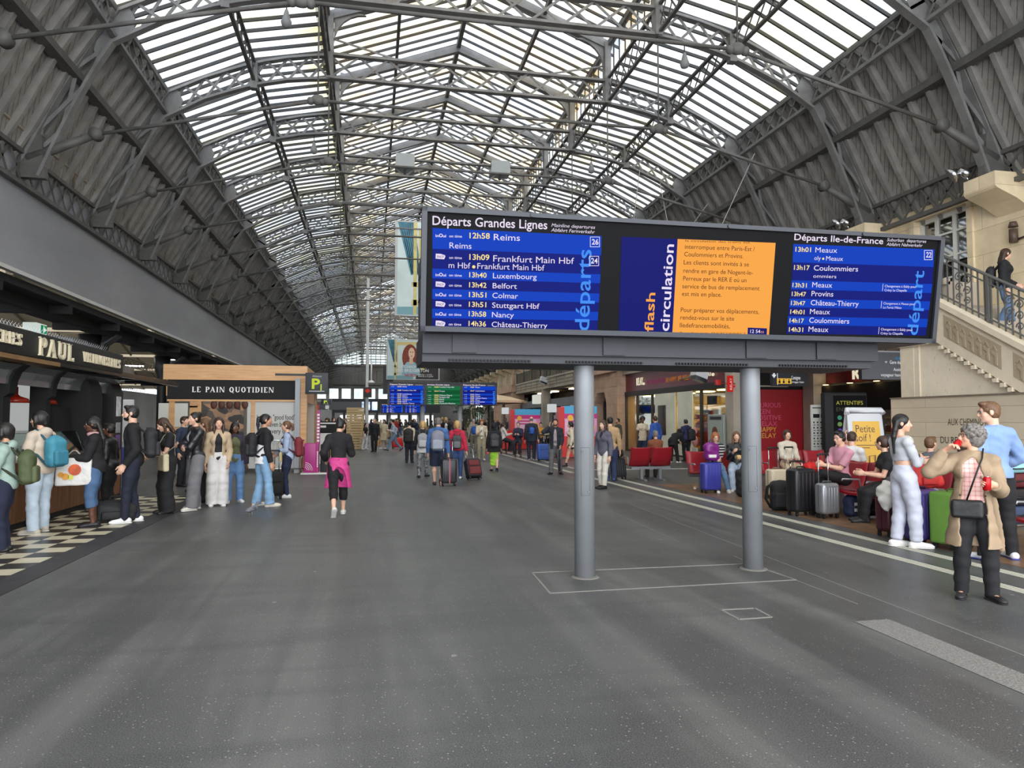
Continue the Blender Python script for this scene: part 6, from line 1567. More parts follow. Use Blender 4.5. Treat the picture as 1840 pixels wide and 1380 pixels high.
def solid_obj(name, sol, vox, mat, parent=None, noise=None):
 v, f = sol.mesh(vox, noise)
 if len(f) == 0: return None
 return np_obj(name, v, f, mat, parent)
def V(*a): return np.array(a, float)
def nrm(v): return v/max(np.linalg.norm(v), 1e-9)
def ik(a, t, l1, l2, pole):
 d = t-a; L = np.linalg.norm(d); L = min(L, (l1+l2)*.999); u = nrm(d)
 x = (l1*l1-l2*l2+L*L)/(2*L); h = math.sqrt(max(l1*l1-x*x, 0))
 p = pole-u*(pole@u); p = nrm(p)
 return a+u*x+p*h, a+u*L
def rz(a): c, s = math.cos(a), math.sin(a); return np.array([[c, -s, 0], [s, c, 0], [0, 0, 1.]])
def rx(a): c, s = math.cos(a), math.sin(a); return np.array([[1, 0, 0], [0, c, -s], [0, s, c.real]])
def ry(a): c, s = math.cos(a), math.sin(a); return np.array([[c, 0, s], [0, 1, 0], [-s, 0, c]])
SKIN_L = (222, 176, 150); SKIN_M = (196, 146, 116); SKIN_T = (168, 116, 86); SKIN_D = (98, 64, 48)
def skin_mat(c): return M(c, .5, 0, None, (18, .06))
CLOTH_N = [0]
def cloth(c, rough=.85, scale=28, st=.18, var=.10): return M(c, rough, 0, (scale, st*.5), (6, var))
def hair_mat(c, rough=.45, name='hair', sc=(1, 1, .07)):
 m, nt, b = nodes(name); k = NT(nt); v = k.mapping(k.obj(), sc); n = k.noise(v, 150, 3, .6); cl = lin(c)
 k.l(k.ramp(n, [(.3, tuple(x*.5 for x in cl[:3])), (.7, tuple(min(1, x*1.5) for x in cl[:3]))]), b.inputs['Base Color']); b.inputs['Roughness'].default_value = rough
 k.bump(n, .6, .006, b); return m
H_BLK = hair_mat((28, 24, 22), .40, 'black_hair'); H_BRN = hair_mat((62, 42, 30), .45, 'brown_hair')
H_LBR = hair_mat((104, 74, 50), .5, 'light_brown_hair'); H_BLD = hair_mat((196, 160, 106), .5, 'blond_hair')
H_GRY = hair_mat((112, 107, 102), .6, 'grey_hair', (.3, .3, .3)); H_WHT = M((206, 202, 194), .6, 0, (50, .6), (16, .2), name='white_hair'); H_RED = hair_mat((150, 92, 52), .5, 'auburn_hair')
SHOE_W = M((226, 224, 220), .5); SHOE_K = M((24, 23, 24), .4); EYEW = M((228, 224, 218), .3); EYEK = M((34, 24, 20), .2); LIPS = M((176, 96, 90), .45)
def person(label, u=None, v=None, at=None, h=1.70, face=180.0, skin=SKIN_L, hair='short', hair_m=None, top=None, bottom=None, shoes=None, pose=None, sex='f', g=1.0, vox=None, extras=(), group=None, z=0.0):
 """a clothed figure. face: compass of the look in plan, 0 = away down the hall, 90 = to the right, 180 = to the camera end, 270 = left"""
 P0 = at if at is not None else tuple(G(u, v))[:2]
 dist = math.hypot(P0[0], P0[1])
 if vox is None: vox = .0066 if dist < 9.6 else .0085 if dist < 13.5 else .0115 if dist < 18 else .016 if dist < 26 else .022 if dist < 40 else .03
 pose = dict(pose or {}); pz = pose.get
 H = h; W = (1.0 if sex == 'f' else 1.10)*(.6+.4*g)
 root = thing('person', label, 'person', (P0[0], P0[1], z), -math.radians(face), group)
 # ---- joints in metres, local +Y forward, +X to the figure's right
 pel = V(*pz('pelvis', (0, 0, .541)))*H
 lean, side, twist = (math.radians(q) for q in pz('lean', (2, 0, 0)))
 Rp = rz(-math.radians(pz('pyaw', 0))); Rt = ry(side) @ rx(-lean) @ rz(-twist)
 xs, ys, sp = Rt @ V(1, 0, 0), Rt @ V(0, 1, 0), Rt @ V(0, 0, 1)
 neck = pel+sp*.286*H
 sw = .0915*W*H
 sh = {-1: neck+xs*-sw-sp*.032*H, 1: neck+xs*sw-sp*.032*H}
 hip = {s: pel+Rp @ V(s*.05*W, 0, -.015)*H for s in (-1, 1)}
 hy, hp = (math.radians(q) for q in pz('head', (0, 0)))
 hr = math.radians(pz('hroll', 0))
 Rh = rz(-hy) @ rx(-hp) @ ry(hr)
 if pz('headfollow', 0): Rh = Rt @ Rh
 hh = .131*H; hb = neck+sp*.03*H; hc = hb + Rh @ V(0, .016*H, .012*H+.54*hh)
 def hd(x, y, z): return hc+Rh @ (V(x, y, z)*hh)
 legs = {}; feet = {}
 for s, nm in ((-1, 'lf'), (1, 'rf')):
  q = pz(nm, (s*.055, 0, 0)); an = V(q[0], q[1], q[2]+.042)*H
  yaw = math.radians(q[3] if len(q) > 3 else s*10); pit = math.radians(q[4] if len(q) > 4 else 0)
  kp = V(*(pz('lk' if s < 0 else 'rk', (s*.15, 1, .0))))
  kn, an2 = ik(hip[s], an, .245*H, .243*H, kp); legs[s] = (hip[s], kn, an2); feet[s] = (an2, rz(-yaw) @ rx(pit))
 arms = {}; hands = {}
 for s, nm in ((-1, 'lh'), (1, 'rh')):
  q = pz(nm); t = V(*q)*H if q is not None else sh[s]+V(s*.045, .03, -.315)*H
  ep = V(*pz('le' if s < 0 else 're', (s*.35, -.85, -.35)))
  el, wr = ik(sh[s], t, .172*H, .152*H, ep); arms[s] = (sh[s], el, wr)
  fd = nrm(wr-el); hdir = pz('lhd' if s < 0 else 'rhd'); hdir = nrm(V(*hdir)) if hdir is not None else fd
  pn = pz('lpn' if s < 0 else 'rpn'); pn = V(*pn) if pn is not None else V(-s, 0, 0)
  pn = nrm(pn-hdir*(pn @ hdir)); hands[s] = (wr, hdir, pn, pz('lcurl' if s < 0 else 'rcurl', .35))
 # ---- body: one continuous surface
 B = Solid(); f = H
 def torso(S, th=0.0, k=.03, bust=True, low=.0, hipx=.0):
  S.ell(pel+sp*.195*f+ys*.004*f, V(.080*W*g**.5, .057*g**.6, .105)*f+th, Rt.T, k)
  S.ell(pel+sp*.255*f-ys*.004*f, V(.080*W, .047, .05)*f+th, Rt.T, k)
  S.ell(pel+sp*.09*f+ys*.004*f, V(.067*(1.08 if sex == 'm' else 1)*g, .053*g, .085)*f+th, Rt.T, k)
  S.ell(pel+sp*(.0+low)*f-ys*.008*f, V(.083*(.95 if sex == 'm' else 1.02)*g, .062*g, .066)*f+th+hipx, (Rp @ np.eye(3)).T, k)
  if sex == 'f' and bust:
   for s in (-1, 1): S.ell(pel+sp*.205*f+xs*s*.04*f+ys*.048*f*g**.5, V(.036, .03, .036)*f*g**.4+th, Rt.T, k)
  S.cone(sh[-1], sh[1], .027*f+th*.8, .027*f+th*.8, k)
  for s in (-1, 1): S.cone(neck+sp*.008*f, sh[s]+sp*.006*f, .020*f+th*.5, .026*f+th*.8, k)
 torso(B)
 B.cone(neck-sp*.012*f, hd(0, -.12, -.25), .033*f*(1.06 if sex == 'm' else .92), .030*f*(1.08 if sex == 'm' else .92), .012)
 det = vox < .0175
 def head(S):
  E_ = lambda c, r, k=.10, op='u': S.ell(hd(*c), V(*r)*hh, Rh.T, k*hh, op)
  E_((0, -.05, .12), (.335, .41, .375)); E_((0, .11, -.10), (.275, .29, .36)); E_((0, .16, -.32), (.19 if sex == 'm' else .165, .2, .16)); E_((0, .30, -.43), (.075, .075, .06))
  if det:
   for s in (-1, 1):
    E_((s*.155, .25, -.13), (.10, .10, .10)); E_((s*.36, -.03, -.03), (.045, .10, .145), .03)
    E_((s*.145, .408, .03), (.080, .05, .034), .045, 's')
   S.cone(hd(-.15, .345, .115), hd(.15, .345, .115), .042*hh, .042*hh, .06*hh)
   S.cone(hd(0, .37, .06), hd(0, .475, -.135), .035*hh, .06*hh, .05*hh); E_((0, .42, -.15), (.085, .07, .045), .04)
   E_((0, .375, -.265), (.11, .055, .055), .05); S.cone(hd(-.09, .425, -.262), hd(.09, .425, -.262), .008*hh, .008*hh, .012*hh, None, None, 's')
  else: S.cone(hd(0, .37, .04), hd(0, .47, -.13), .04*hh, .06*hh, .05*hh)
 head(B)
 lr = g**.5; bk0 = (bottom or {}).get('kind', 'trousers'); ct_ = .86 if bk0 not in ('shorts', 'skirt') else 1.0; cs_ = ct_ if bk0 != 'capri' else 1.0
 for s in (-1, 1):
  a, kn, an = legs[s]
  B.chain([a, a+(kn-a)*.5, kn], [.053*f*lr*ct_, .045*f*lr*ct_, .033*f*ct_], .025); cm = kn+(an-kn)*.28+V(0, -.008, 0)*f
  B.chain([kn, cm, kn+(an-kn)*.7, an], [.030*f*ct_, .0325*f*lr*cs_, .022*f*cs_, .019*f], .02)
  R = feet[s][1]
  B.cone(an+R @ V(0, -.018, -.018)*f, an+R @ V(0, .085, -.026)*f, .022*f, .016*f, .015)
  a, el, wr = arms[s]
  B.chain([a, a+(el-a)*.45, el], [.028*f*lr, .026*f*lr, .021*f], .02)
  B.chain([el, el+(wr-el)*.25, wr], [.021*f, .023*f*lr, .0155*f], .015, )
  w, d, n, curl = hands[s]; side_ = np.cross(d, n)*s     # towards the thumb
  side_ = nrm(side_)
  sq = (n, .55)
  B.cone(w, w+d*.045*f, .019*f, .024*f, .010, sq); B.cone(w+d*.03*f+side_*.012*f, w+d*.052*f-side_*.012*f, .017*f, .016*f, .01, sq)
  nf = 4 if vox < .0125 else 0
  for i in range(nf):
   o = (1.5-i)*.0108*f; L = (.042, .047, .044, .034)[i]*f; r = .0058*f if vox > .008 else .0052*f
   p = w+d*(.058-.003*abs(i-1.2))*f+side_*o; a0 = curl*.7; dr = d*math.cos(a0)+n*math.sin(a0)+side_*(1.5-i)*.05
   q1 = p+nrm(dr)*L*.5; a1 = curl*1.9; q2 = q1+nrm(d*math.cos(a1)+n*math.sin(a1))*L*.3; a2 = curl*2.6; q3 = q2+nrm(d*math.cos(a2)+n*math.sin(a2))*L*.25
   B.chain([p-d*.012*f, p, q1, q2, q3], [r*1.15, r*1.1, r, r*.92, r*.8], .004)
  if not nf: B.cone(w+d*.055*f, w+d*(.095-.02*curl)*f+n*.03*curl*f, .02*f, .014*f, .01, sq)
  th0 = w+d*.016*f+side_*.014*f; th1 = w+d*.042*f+side_*.033*f+n*.006*f; th2 = w+d*.066*f+side_*.036*f+n*(.012+.012*curl)*f
  B.chain([th0, th1, th2], [.011*f, .0082*f, .0062*f], .006)
 sm = skin_mat(skin)
 solid_obj('body', B, vox, sm, root)
 if det:
  e = MB()
  for s in (-1, 1): c = hd(s*.145, .318, .028); e.ball(tuple(c), .060*hh, 10)
  e.mat(1)
  for s in (-1, 1): c = hd(s*.142, .350, .024); e.ball(tuple(c), .037*hh, 8)
  e.build('eyes', [EYEW, EYEK], root)
  e = Solid()
  for s in (-1, 1): e.cone(hd(s*.07, .385, .125), hd(s*.22, .33, .135), .014*hh, .010*hh, .005)
  solid_obj('eyebrows', e, max(.003, vox*.45), hair_m or H_BRN, root)
  if sex == 'f' and vox < .012:
   e = Solid(); e.ell(hd(0, .405, -.262), V(.085, .035, .036)*hh, Rh.T); solid_obj('lips', e, .0035, LIPS, root)
 # ---- hair
 hm = hair_m or H_BRN
 if hair != 'none':
  S = Solid(); E_ = lambda c, r, k=.06, op='u': S.ell(hd(*c), V(*r)*hh, Rh.T, k*hh, op)
  def cap(grow=0.0, face_z=-.13, front=.0):
   E_((0, -.075, .13), (.375+grow, .445+grow, .415+grow)); E_((0, -.16, -.05), (.345+grow, .33+grow, .36+grow))
   E_((0, .50, face_z), (.29, .42-front, .44), .05, 's')
  def strand(pts, rs, k=.05, sq=None): S.chain([hd(*p) for p in pts], [r*hh for r in rs], k*hh, **({'sq': sq} if sq else {}))
  if hair in ('short', 'crop'):
   cap(0 if hair == 'short' else -.02); E_((0, .22, .42), (.24, .2, .12)) if hair == 'short' else None
   S.plane(hd(0, -.2, -.36), -(Rh @ V(0, .35, 1)) if False else Rh @ V(0, -.25, -1))
  elif hair == 'balding':
   cap(-.03); S.plane(hd(0, 0, .12), Rh @ V(0, .25, 1)); S.plane(hd(0, -.2, -.34), Rh @ V(0, -.25, -1))
  elif hair == 'curly':
   cap(.07, -.2);
   for i in range(46):
    a = i*2.4; zz = 1-1.25*(i/46.); rr = math.sqrt(max(0, 1-zz*zz)); p = (.42*rr*math.cos(a), -.08+.46*rr*math.sin(a), .14+.44*zz)
    if p[1] > .22 and p[2] < .28: continue
    E_(p, (.11, .11, .10), .03)
  elif hair == 'afro':
   E_((0, -.08, .17), (.5, .5, .48)); E_((0, .55, -.2), (.27, .42, .42), .05, 's')
  elif hair == 'bob':
   cap(.04, -.15);
   for s in (-1, 1): strand([(s*.34, .02, .15), (s*.37, .0, -.2), (s*.33, .06, -.42)], [.12, .13, .09])
   strand([(0, -.35, .1), (0, -.36, -.3)], [.25, .2])
  elif hair in ('long', 'longback'):
   cap(.02, -.15); Ln = pz('hairlen', -1.25); by = -.33
   for x in (-.24, -.08, .08, .24): strand([(x, by+.05, .1), (x*1.15, by-.04, -.4), (x*1.25, by-.10, -.8), (x*1.0, by-.06, Ln)], [.16, .16, .14, .06])
   if hair == 'long':
    for s in (-1, 1): strand([(s*.33, .05, .2), (s*.37, .05, -.25), (s*.36, .14, -.65), (s*.34, .2, -.95)], [.1, .11, .10, .04])
  elif hair == 'pony':
   cap(.0, -.12); Ln = pz('hairlen', -1.0); strand([(0, -.46, .22), (0, -.62, .1), (0, -.66, -.35), (0, -.56, Ln)], [.12, .14, .13, .04])
  elif hair == 'braids':
   cap(.03, -.15)
   for i, x in enumerate((-.26, -.13, 0, .13, .26)): strand([(x, -.36, .05), (x*1.2, -.5, -.5), (x*1.3, -.62, -1.1), (x, -.6, -1.75)], [.13, .13, .12, .05])
  elif hair == 'bun':
   cap(.0, -.12); E_((0, -.42, .36), (.19, .18, .19)); E_((0, -.36, -.2), (.2, .1, .12))
  elif hair == 'hijab':
   cap(.06, -.10); E_((0, -.05, -.52), (.34, .34, .22)); strand([(0, .14, -.46), (0, .3, -.8)], [.2, .2]); E_((0, -.1, -.75), (.5, .4, .25))
  elif hair == 'hood':
   E_((0, -.08, .10), (.43, .5, .5)); E_((0, -.1, -.5), (.4, .42, .2)); E_((0, .52, -.1), (.27, .4, .38), .05, 's')
  elif hair == 'cap':
   E_((0, -.05, .2), (.37, .44, .34)); S.plane(hd(0, 0, .12), Rh @ V(0, 0, -1)); strand([(-.1, .36, .17), (-.1, .58, .12)], [.16, .12], .03, (Rh @ V(0, 0, 1), .18)); strand([(.1, .36, .17), (.1, .58, .12)], [.16, .12], .03, (Rh @ V(0, 0, 1), .18))
  solid_obj({'hijab': 'headscarf', 'hood': 'hood', 'cap': 'cap'}.get(hair, 'hair'), S, max(.005, vox*.8) if vox < .02 else vox, hm, root, (.0 if hair in ('long', 'longback', 'pony', 'bun', 'bob', 'crop') else .0018 if hair not in ('hijab', 'hood', 'cap') else .001, 90, 1.0))
 if pz('beard'):
  S = Solid(); S.ell(hd(0, .17, -.34), V(.235, .245, .175)*hh, Rh.T, .05*hh)
  for s in (-1, 1): S.cone(hd(s*.29, .05, -.05), hd(s*.2, .2, -.35), .03*hh, .07*hh, .04*hh)
  S.ell(hd(0, .42, -.26), V(.09, .1, .035)*hh, Rh.T, .02*hh, 's'); S.ell(hd(0, .30, -.02), V(.24, .3, .2)*hh, Rh.T, .03*hh, 's'); solid_obj('beard', S, vox*.8, hm, root)
 # ---- bottom
 bt = dict(bottom or dict(c=(40, 40, 44), kind='trousers')); bk = bt.get('kind', 'trousers')
 bm = bt.get('m') or cloth(bt.get('c', (40, 40, 44)), .85, 22, .3, .14)
 prof = {'trousers': (.056, .047, .038, .033), 'slim': (.054, .045, .033, .025), 'wide': (.060, .058, .059, .066), 'jeans': (.056, .048, .040, .040), 'flare': (.055, .046, .037, .050), 'baggy': (.062, .060, .059, .058),
   'joggers': (.058, .051, .045, .036), 'shorts': (.060, .060, .05, .04), 'capri': (.055, .047, .038, .032), 'leggings': (.053, .043, .032, .024)}
 nz = (bt.get('fold', .0022), 33, random.random()*6)
 if bk in prof:
  r = prof[bk]; S = Solid(); th = .010
  S.ell(pel-ys*.006*f, V(.080*(.95 if sex == 'm' else 1.02)*g, .063*g, .067)*f+th, Rp.T, .03); S.ell(pel+sp*.05*f, V(.072*g, .056*g, .06)*f+th, Rt.T, .03)
  S.plane(pel+sp*bt.get('waist', .075)*f, sp)
  for s in (-1, 1):
   a, kn, an = legs[s]; l = lr
   if bk == 'shorts': S.cone(a, a+(kn-a)*1.02, r[0]*f*l+th, r[1]*f*l+th, .03, None, (a+(kn-a)*bt.get('len', .85), nrm(kn-a)))
   else:
    ct = bt.get('cuff', {'capri': .50, 'joggers': .93}.get(bk, 1.06)); u = nrm(an-kn); c = (kn+(an-kn)*ct, u)
    S.chain([a, a+(kn-a)*.5, kn], [r[0]*f*l+th, (r[0]*.55+r[1]*.45)*f*l+th, r[2]*f+th*.8], .03)
    S.chain([kn, kn+(an-kn)*.3, kn+(an-kn)*.72, an+u*.03*f], [r[2]*f+th*.8, max(r[2], .0325)*f+th*.8, (r[2]*.3+r[3]*.7)*f+th*.6, r[3]*f+th*.6], .025, cut=c)
    if bk == 'joggers': S.ell(kn+(an-kn)*.88, V(.037, .037, .025)*f+.006, None, .02)
    if bk in ('baggy', 'wide', 'jeans', 'flare'): S.plane(V(0, 0, .012), V(0, 0, -1))
  solid_obj({'shorts': 'shorts', 'leggings': 'leggings', 'jeans': 'jeans'}.get(bk, 'trousers'), S, vox, bm, root, nz)
 elif bk == 'skirt':
  S = Solid(); L = bt.get('len', .25); S.ell(pel-ys*.006*f, V(.09*g, .07*g, .07)*f+.01, Rp.T, .03)
  mid = (legs[-1][1]+legs[1][1])/2; bot = V((legs[-1][1][0]+legs[1][1][0])/2, mid[1], pel[2]-L*f); bt_r = bt.get('r', .115)
  S.cone(pel, bot, .09*f*g, bt_r*f, .03, (Rp @ V(0, 1, 0), .78), (bot, V(0, 0, -1))); S.plane(pel+sp*.07*f, sp)
  solid_obj('skirt', S, vox, bm, root, (.006, 30, 2.0))
 # ---- shoes, one per foot
 shc = dict(shoes or dict(c=(30, 30, 32))); smat = M(shc.get('c', (30, 30, 32)), .5, 0, (30, .1)); sol = M(shc.get('sole', (206, 204, 198) if sum(shc.get('c', (30,)*3)) > 300 else (34, 33, 33)), .6)
 for s in (-1, 1):
  an, R = feet[s]; S = Solid(); F_ = lambda x, y, zz: an+R @ V(x, y, zz)*f; q = shc.get('big', 1.0)
  S.cone(F_(0, -.028, -.018), F_(0, .02, -.014), .026*f*q, .025*f*q, .01); S.cone(F_(0, .0, -.016), F_(0, .088, -.024), .027*f*q, .021*f*q, .01, (R @ V(0, 0, 1), .9))
  S.ell(F_(0, .088, -.026), V(.027*q, .034, .016)*f, R.T, .01)
  if shc.get('kind') == 'flat': S.ell(F_(0, .025, .004), V(.019, .05, .02)*f, R.T, .006, 's')
  elif shc.get('kind') == 'boot': S.cone(F_(0, -.012, 0), F_(0, -.014, .04), .026*f, .027*f, .01)
  S.plane(F_(0, 0, -.042+.004), -(R @ V(0, 0, 1)))
  sv = min(vox, .014); o = solid_obj('shoe', S, sv, smat, root)
  if vox < .013 and o:
   S = Solid(); S.cone(F_(0, -.03, -.037), F_(0, .02, -.037), .030*f*q, .026*f*q, .01, (R @ V(0, 0, 1), .25)); S.cone(F_(0, .02, -.037), F_(0, .09, -.037), .026*f*q, .028*f*q, .01, (R @ V(0, 0, 1), .25)); solid_obj('sole', S, sv, sol, o)
 # ---- top
 tp = dict(top or dict(c=(40, 40, 44))); layers = tp.pop('under', None)
 for li, t in enumerate(([layers] if layers else []) + [tp]):
  S = Solid(); th = t.get('th', .012); hem = t.get('hem', -.035); m = t.get('m') or cloth(t.get('c', (40, 40, 44)), t.get('rough', .85), 24, .3, .12); kind = t.get('kind', 'top')
  torso(S, th, .035, True, 0, .012 if hem < 0 else 0)
  if hem < -.07:
   lo_ = pel+V(0, 0, (hem-.02))*f if not pz('sit') else pel+V(0, .0, hem*.4)*f
   S.cone(pel+sp*.06*f, lo_, .082*f*g+th, t.get('flare', .10)*f*g+th+.006, .04, (Rp @ V(0, 1, 0), .88))
  top_c = t.get('crop')
  S.plane(pel+sp*hem*f if hem > -.07 else pel+V(0, 0, hem)*f, -sp if hem > -.07 else V(0, 0, -1))
  if t.get('open'):       # open front: a wedge cut from neck to hem
   a0 = pel+ys*.12*f+sp*.22*f; S.ell(pel+ys*.10*f+sp*(.02 if hem > -.15 else -.1)*f+xs*t.get('shift', 0)*f, V(t['open'], .10, .32 if hem > -.15 else .42)*f, Rt.T, .012, 's')
  slv = t.get('sleeve', 'long')
  for s in (-1, 1):
   a, el, wr = arms[s]; ar = t.get('arm', 1.0)
   if slv == 'none': continue
   if slv == 'short': c = (a+(el-a)*t.get('slen', .62), nrm(el-a)); S.cone(a, el, .029*f*lr*ar+th*.9, .031*f*lr*ar+th, .03, None, c)
   else:
    S.chain([a, a+(el-a)*.5, el], [.0285*f*lr*ar+th*.9, .027*f*lr*ar+th, .024*f*ar+th], .03)
    ce = t.get('cuff', .97); S.chain([el, el+(wr-el)*.35, wr+(wr-el)*.05], [.024*f*ar+th, .024*f*lr*ar+th*.95, .018*f*ar+th*.8], .02, cut=(el+(wr-el)*ce, nrm(wr-el)))
  if t.get('neck', 'crew') == 'v': S.ell(neck+ys*.055*f-sp*.035*f, V(.028, .04, .06)*f, Rt.T, .01, 's')
  elif t.get('neck') == 'wide': S.ell(neck+sp*.012*f+ys*.02*f, V(.062, .06, .035)*f, Rt.T, .012, 's')
  if t.get('collar') or t.get('hoodback'):
   if t.get('hoodback'): S.ell(neck-ys*.046*f+sp*.004*f, V(.060, .034, .042)*f, Rt.T, .02); S.cone(neck+sp*.012*f-xs*.036*f+ys*.03*f, neck+sp*.012*f+xs*.036*f+ys*.03*f, .012*f, .012*f, .02)
   else:
    for i in range(10):
     a1, a2 = math.radians(-55+36*i*.86), math.radians(-55+36*(i+1)*.86)
     q = lambda A: neck+sp*.016*f+(xs*math.sin(A+math.pi*.5+.4)*.040-ys*math.cos(A+math.pi*.5+.4)*.040)*f
    for s in (-1, 1): S.cone(neck+sp*.018*f-ys*.036*f, neck+sp*.012*f+xs*s*.042*f, .014*f, .014*f, .015); S.cone(neck+sp*.012*f+xs*s*.042*f, neck-sp*.012*f+ys*.046*f+xs*s*.02*f, .014*f, .012*f, .015)
  nz = (t.get('fold', .0024), 31, random.random()*6)
  if t.get('puffer'):
   o = Solid.mesh; v_, f_ = S.mesh(vox);
   rel = (v_-pel) @ sp; w_ = .012*np.abs(np.sin(rel*math.pi/(.030*f)))-.006
   nrmv = v_-(pel+np.outer(rel, sp)); nrmv /= np.maximum(np.linalg.norm(nrmv, axis=1), 1e-6)[:, None]
   np_obj('jacket', v_+nrmv*w_[:, None], f_, m, root)
  else: solid_obj({'top': 'shirt', 'jacket': 'jacket', 'coat': 'coat', 'tee': 'tee_shirt', 'hoodie': 'hooded_top', 'vest': 'waistcoat'}.get(kind, kind), S, vox, m, root, nz)
 fr = dict(root=root, pel=pel, neck=neck, sp=sp, xs=xs, ys=ys, sh=sh, hd=hd, hh=hh, arms=arms, legs=legs, hands=hands, f=f, W=W, g=g, Rt=Rt, Rh=Rh, vox=vox, Rp=Rp, feet=feet)
 fr['world'] = lambda p: (Matrix.Translation(root.location) @ Matrix.Rotation(root.rotation_euler[2], 4, 'Z')) @ Vector(p)
 for ex in extras: ex(fr)
 return fr
# ---- worn and carried things
def glasses(fr, m=None):
 g = MB(); hd = fr['hd']; r = .0022
 for s in (-1, 1):
  g.tube([tuple(hd(s*.15+.105*math.cos(a), .43-.02*abs(math.cos(a)), .02+.085*math.sin(a))) for a in [2*math.pi*i/14 for i in range(15)]], r, 5)
  g.tube([tuple(hd(s*.25, .41, .04)), tuple(hd(s*.36, .1, .05)), tuple(hd(s*.37, -.03, .03))], r, 5)
 g.tube([tuple(hd(-.05, .44, .03)), tuple(hd(.05, .44, .03))], r, 5); g.build('glasses', m or M((40, 34, 32), .3), fr['root'])
def headphones(fr):
 S = Solid(); hd = fr['hd']; hh = fr['hh']
 for s in (-1, 1): S.ell(hd(s*.41, -.03, -.02), V(.08, .13, .17)*hh, fr['Rh'].T, .01)
 pts = [hd(.42*math.cos(a), -.05, .1+.47*math.sin(a)) for a in [math.pi*i/10 for i in range(11)]]
 S.chain(pts, [.045*hh]*11, .008); solid_obj('headphones', S, fr['vox']*.7, M((26, 26, 28), .4), fr['root'])
def scarf(c):
 def fn(fr):
  S = Solid(); n, f = fr['neck'], fr['f']
  S.ell(n+fr['sp']*.02*f+fr['ys']*.01*f, V(.052, .055, .026)*f, fr['Rt'].T, .01); solid_obj('scarf', S, fr['vox'], cloth(c), fr['root'], (.003, 50, 1))
 return fn
BAGS = []
def backpack(label, c, c2=None, size=1.0, drop=.0, front=False, sx=0.0, straps=True, pocket=True, dome=True):
 """a rucksack on the wearer's back: a thing of its own"""
 def fn(fr):
  f = 1.7; n = fr['neck']; sp, xs, ys = fr['sp'], fr['xs'], fr['ys']; R = fr['Rt'].T; d = (1 if front else -1)
  th = .075*fr['f']*fr['g']**.5+.035
  c0 = n-sp*(.30+drop)*1+ys*d*(th+.075*size)+xs*sx
  root = fr['root']; b = thing('backpack', label, 'backpack', root.location, root.rotation_euler[2])
  S = Solid(); S.rbox(c0, V(.145, .085, .20)*size, R, .07*size, .01)
  if dome: S.ell(c0+sp*.13*size, V(.135, .085, .12)*size, R, .04)
  m = M(c, .7, 0, (20, .3), (5, .15)); vv = max(.009, fr['vox'])
  solid_obj('bag_body', S, vv, m, b, (.003, 30, 1))
  if pocket:
   S = Solid(); S.rbox(c0-sp*.07*size+ys*d*.085*size, V(.115, .04, .105)*size, R, .035*size, .01); solid_obj('front_pocket', S, vv, M(c2 or tuple(int(q*.85) for q in c), .7, 0, (20, .3)), b)
  if straps:
   for s in (-1, 1):
    A = n+xs*s*.075+ys*-.09*1+sp*-.045; t = Solid(); r_ = .034*fr['f']
    p = [c0+xs*s*.07*size+sp*.15*size-ys*d*.06, fr['sh'][s]*.62+n*.38+sp*(r_+.012)+ys*d*.03, fr['sh'][s]*.68+n*.32-sp*.035-ys*d*(.075+.02*fr['g']), n+xs*s*.105-sp*.19-ys*d*(.085*fr['g']+.03), c0+xs*s*.13*size-sp*.15*size-ys*d*.03]
    t.chain(p, [.016]*5, .012); solid_obj('strap', t, max(.009, fr['vox']), M(tuple(int(q*.6) for q in c), .8), b)
  t = MB(); h0 = c0+sp*.21*size-ys*d*.05
  t.tube([tuple(h0-xs*.04), tuple(h0-xs*.03+sp*.035), tuple(h0+xs*.03+sp*.035), tuple(h0+xs*.04)], .008, 6); t.build('grab_handle', M(tuple(int(q*.6) for q in c), .8), b)
 return fn
def shoulder_bag(label, c, side=1, size=(.13, .05, .1), z=-.02, fwd=.0, out=.12, name='shoulder_bag', strap_from=None, cat='bag', lift=.0):
 def fn(fr):
  root = fr['root']; b = thing(name, label, cat, root.location, root.rotation_euler[2]); f = fr['f']
  p = fr['pel']+fr['xs']*side*out*f+fr['ys']*fwd*f+fr['sp']*z*f
  S = Solid(); S.rbox(p, V(*size), fr['Rt'].T, .03, .01); solid_obj('bag_body', S, max(.008, fr['vox']), M(c, .5, 0, (24, .14)), b, (.002, 30, 2))
  ss = strap_from if strap_from is not None else -side
  t = MB(); a = fr['sh'][ss]*.6+fr['neck']*.4+fr['sp']*(.046*f+lift)
  mid = (a+p)/2
  t.tube([tuple(p+fr['sp']*size[2]), tuple(mid+fr['ys']*.082*f*fr['g']+fr['sp']*.01), tuple(fr['sh'][ss]*.55+fr['neck']*.45+fr['ys']*(.055*f+lift)+fr['sp']*lift*.5), tuple(a), tuple(fr['sh'][ss]*.5+fr['neck']*.5-fr['ys']*(.06*f+lift)), tuple(mid-fr['ys']*.075*f*fr['g']), tuple(p+fr['sp']*size[2]-fr['ys']*.02)], .008, 6); t.build('strap', M(tuple(int(q*.7) for q in c), .6), b)
 return fn
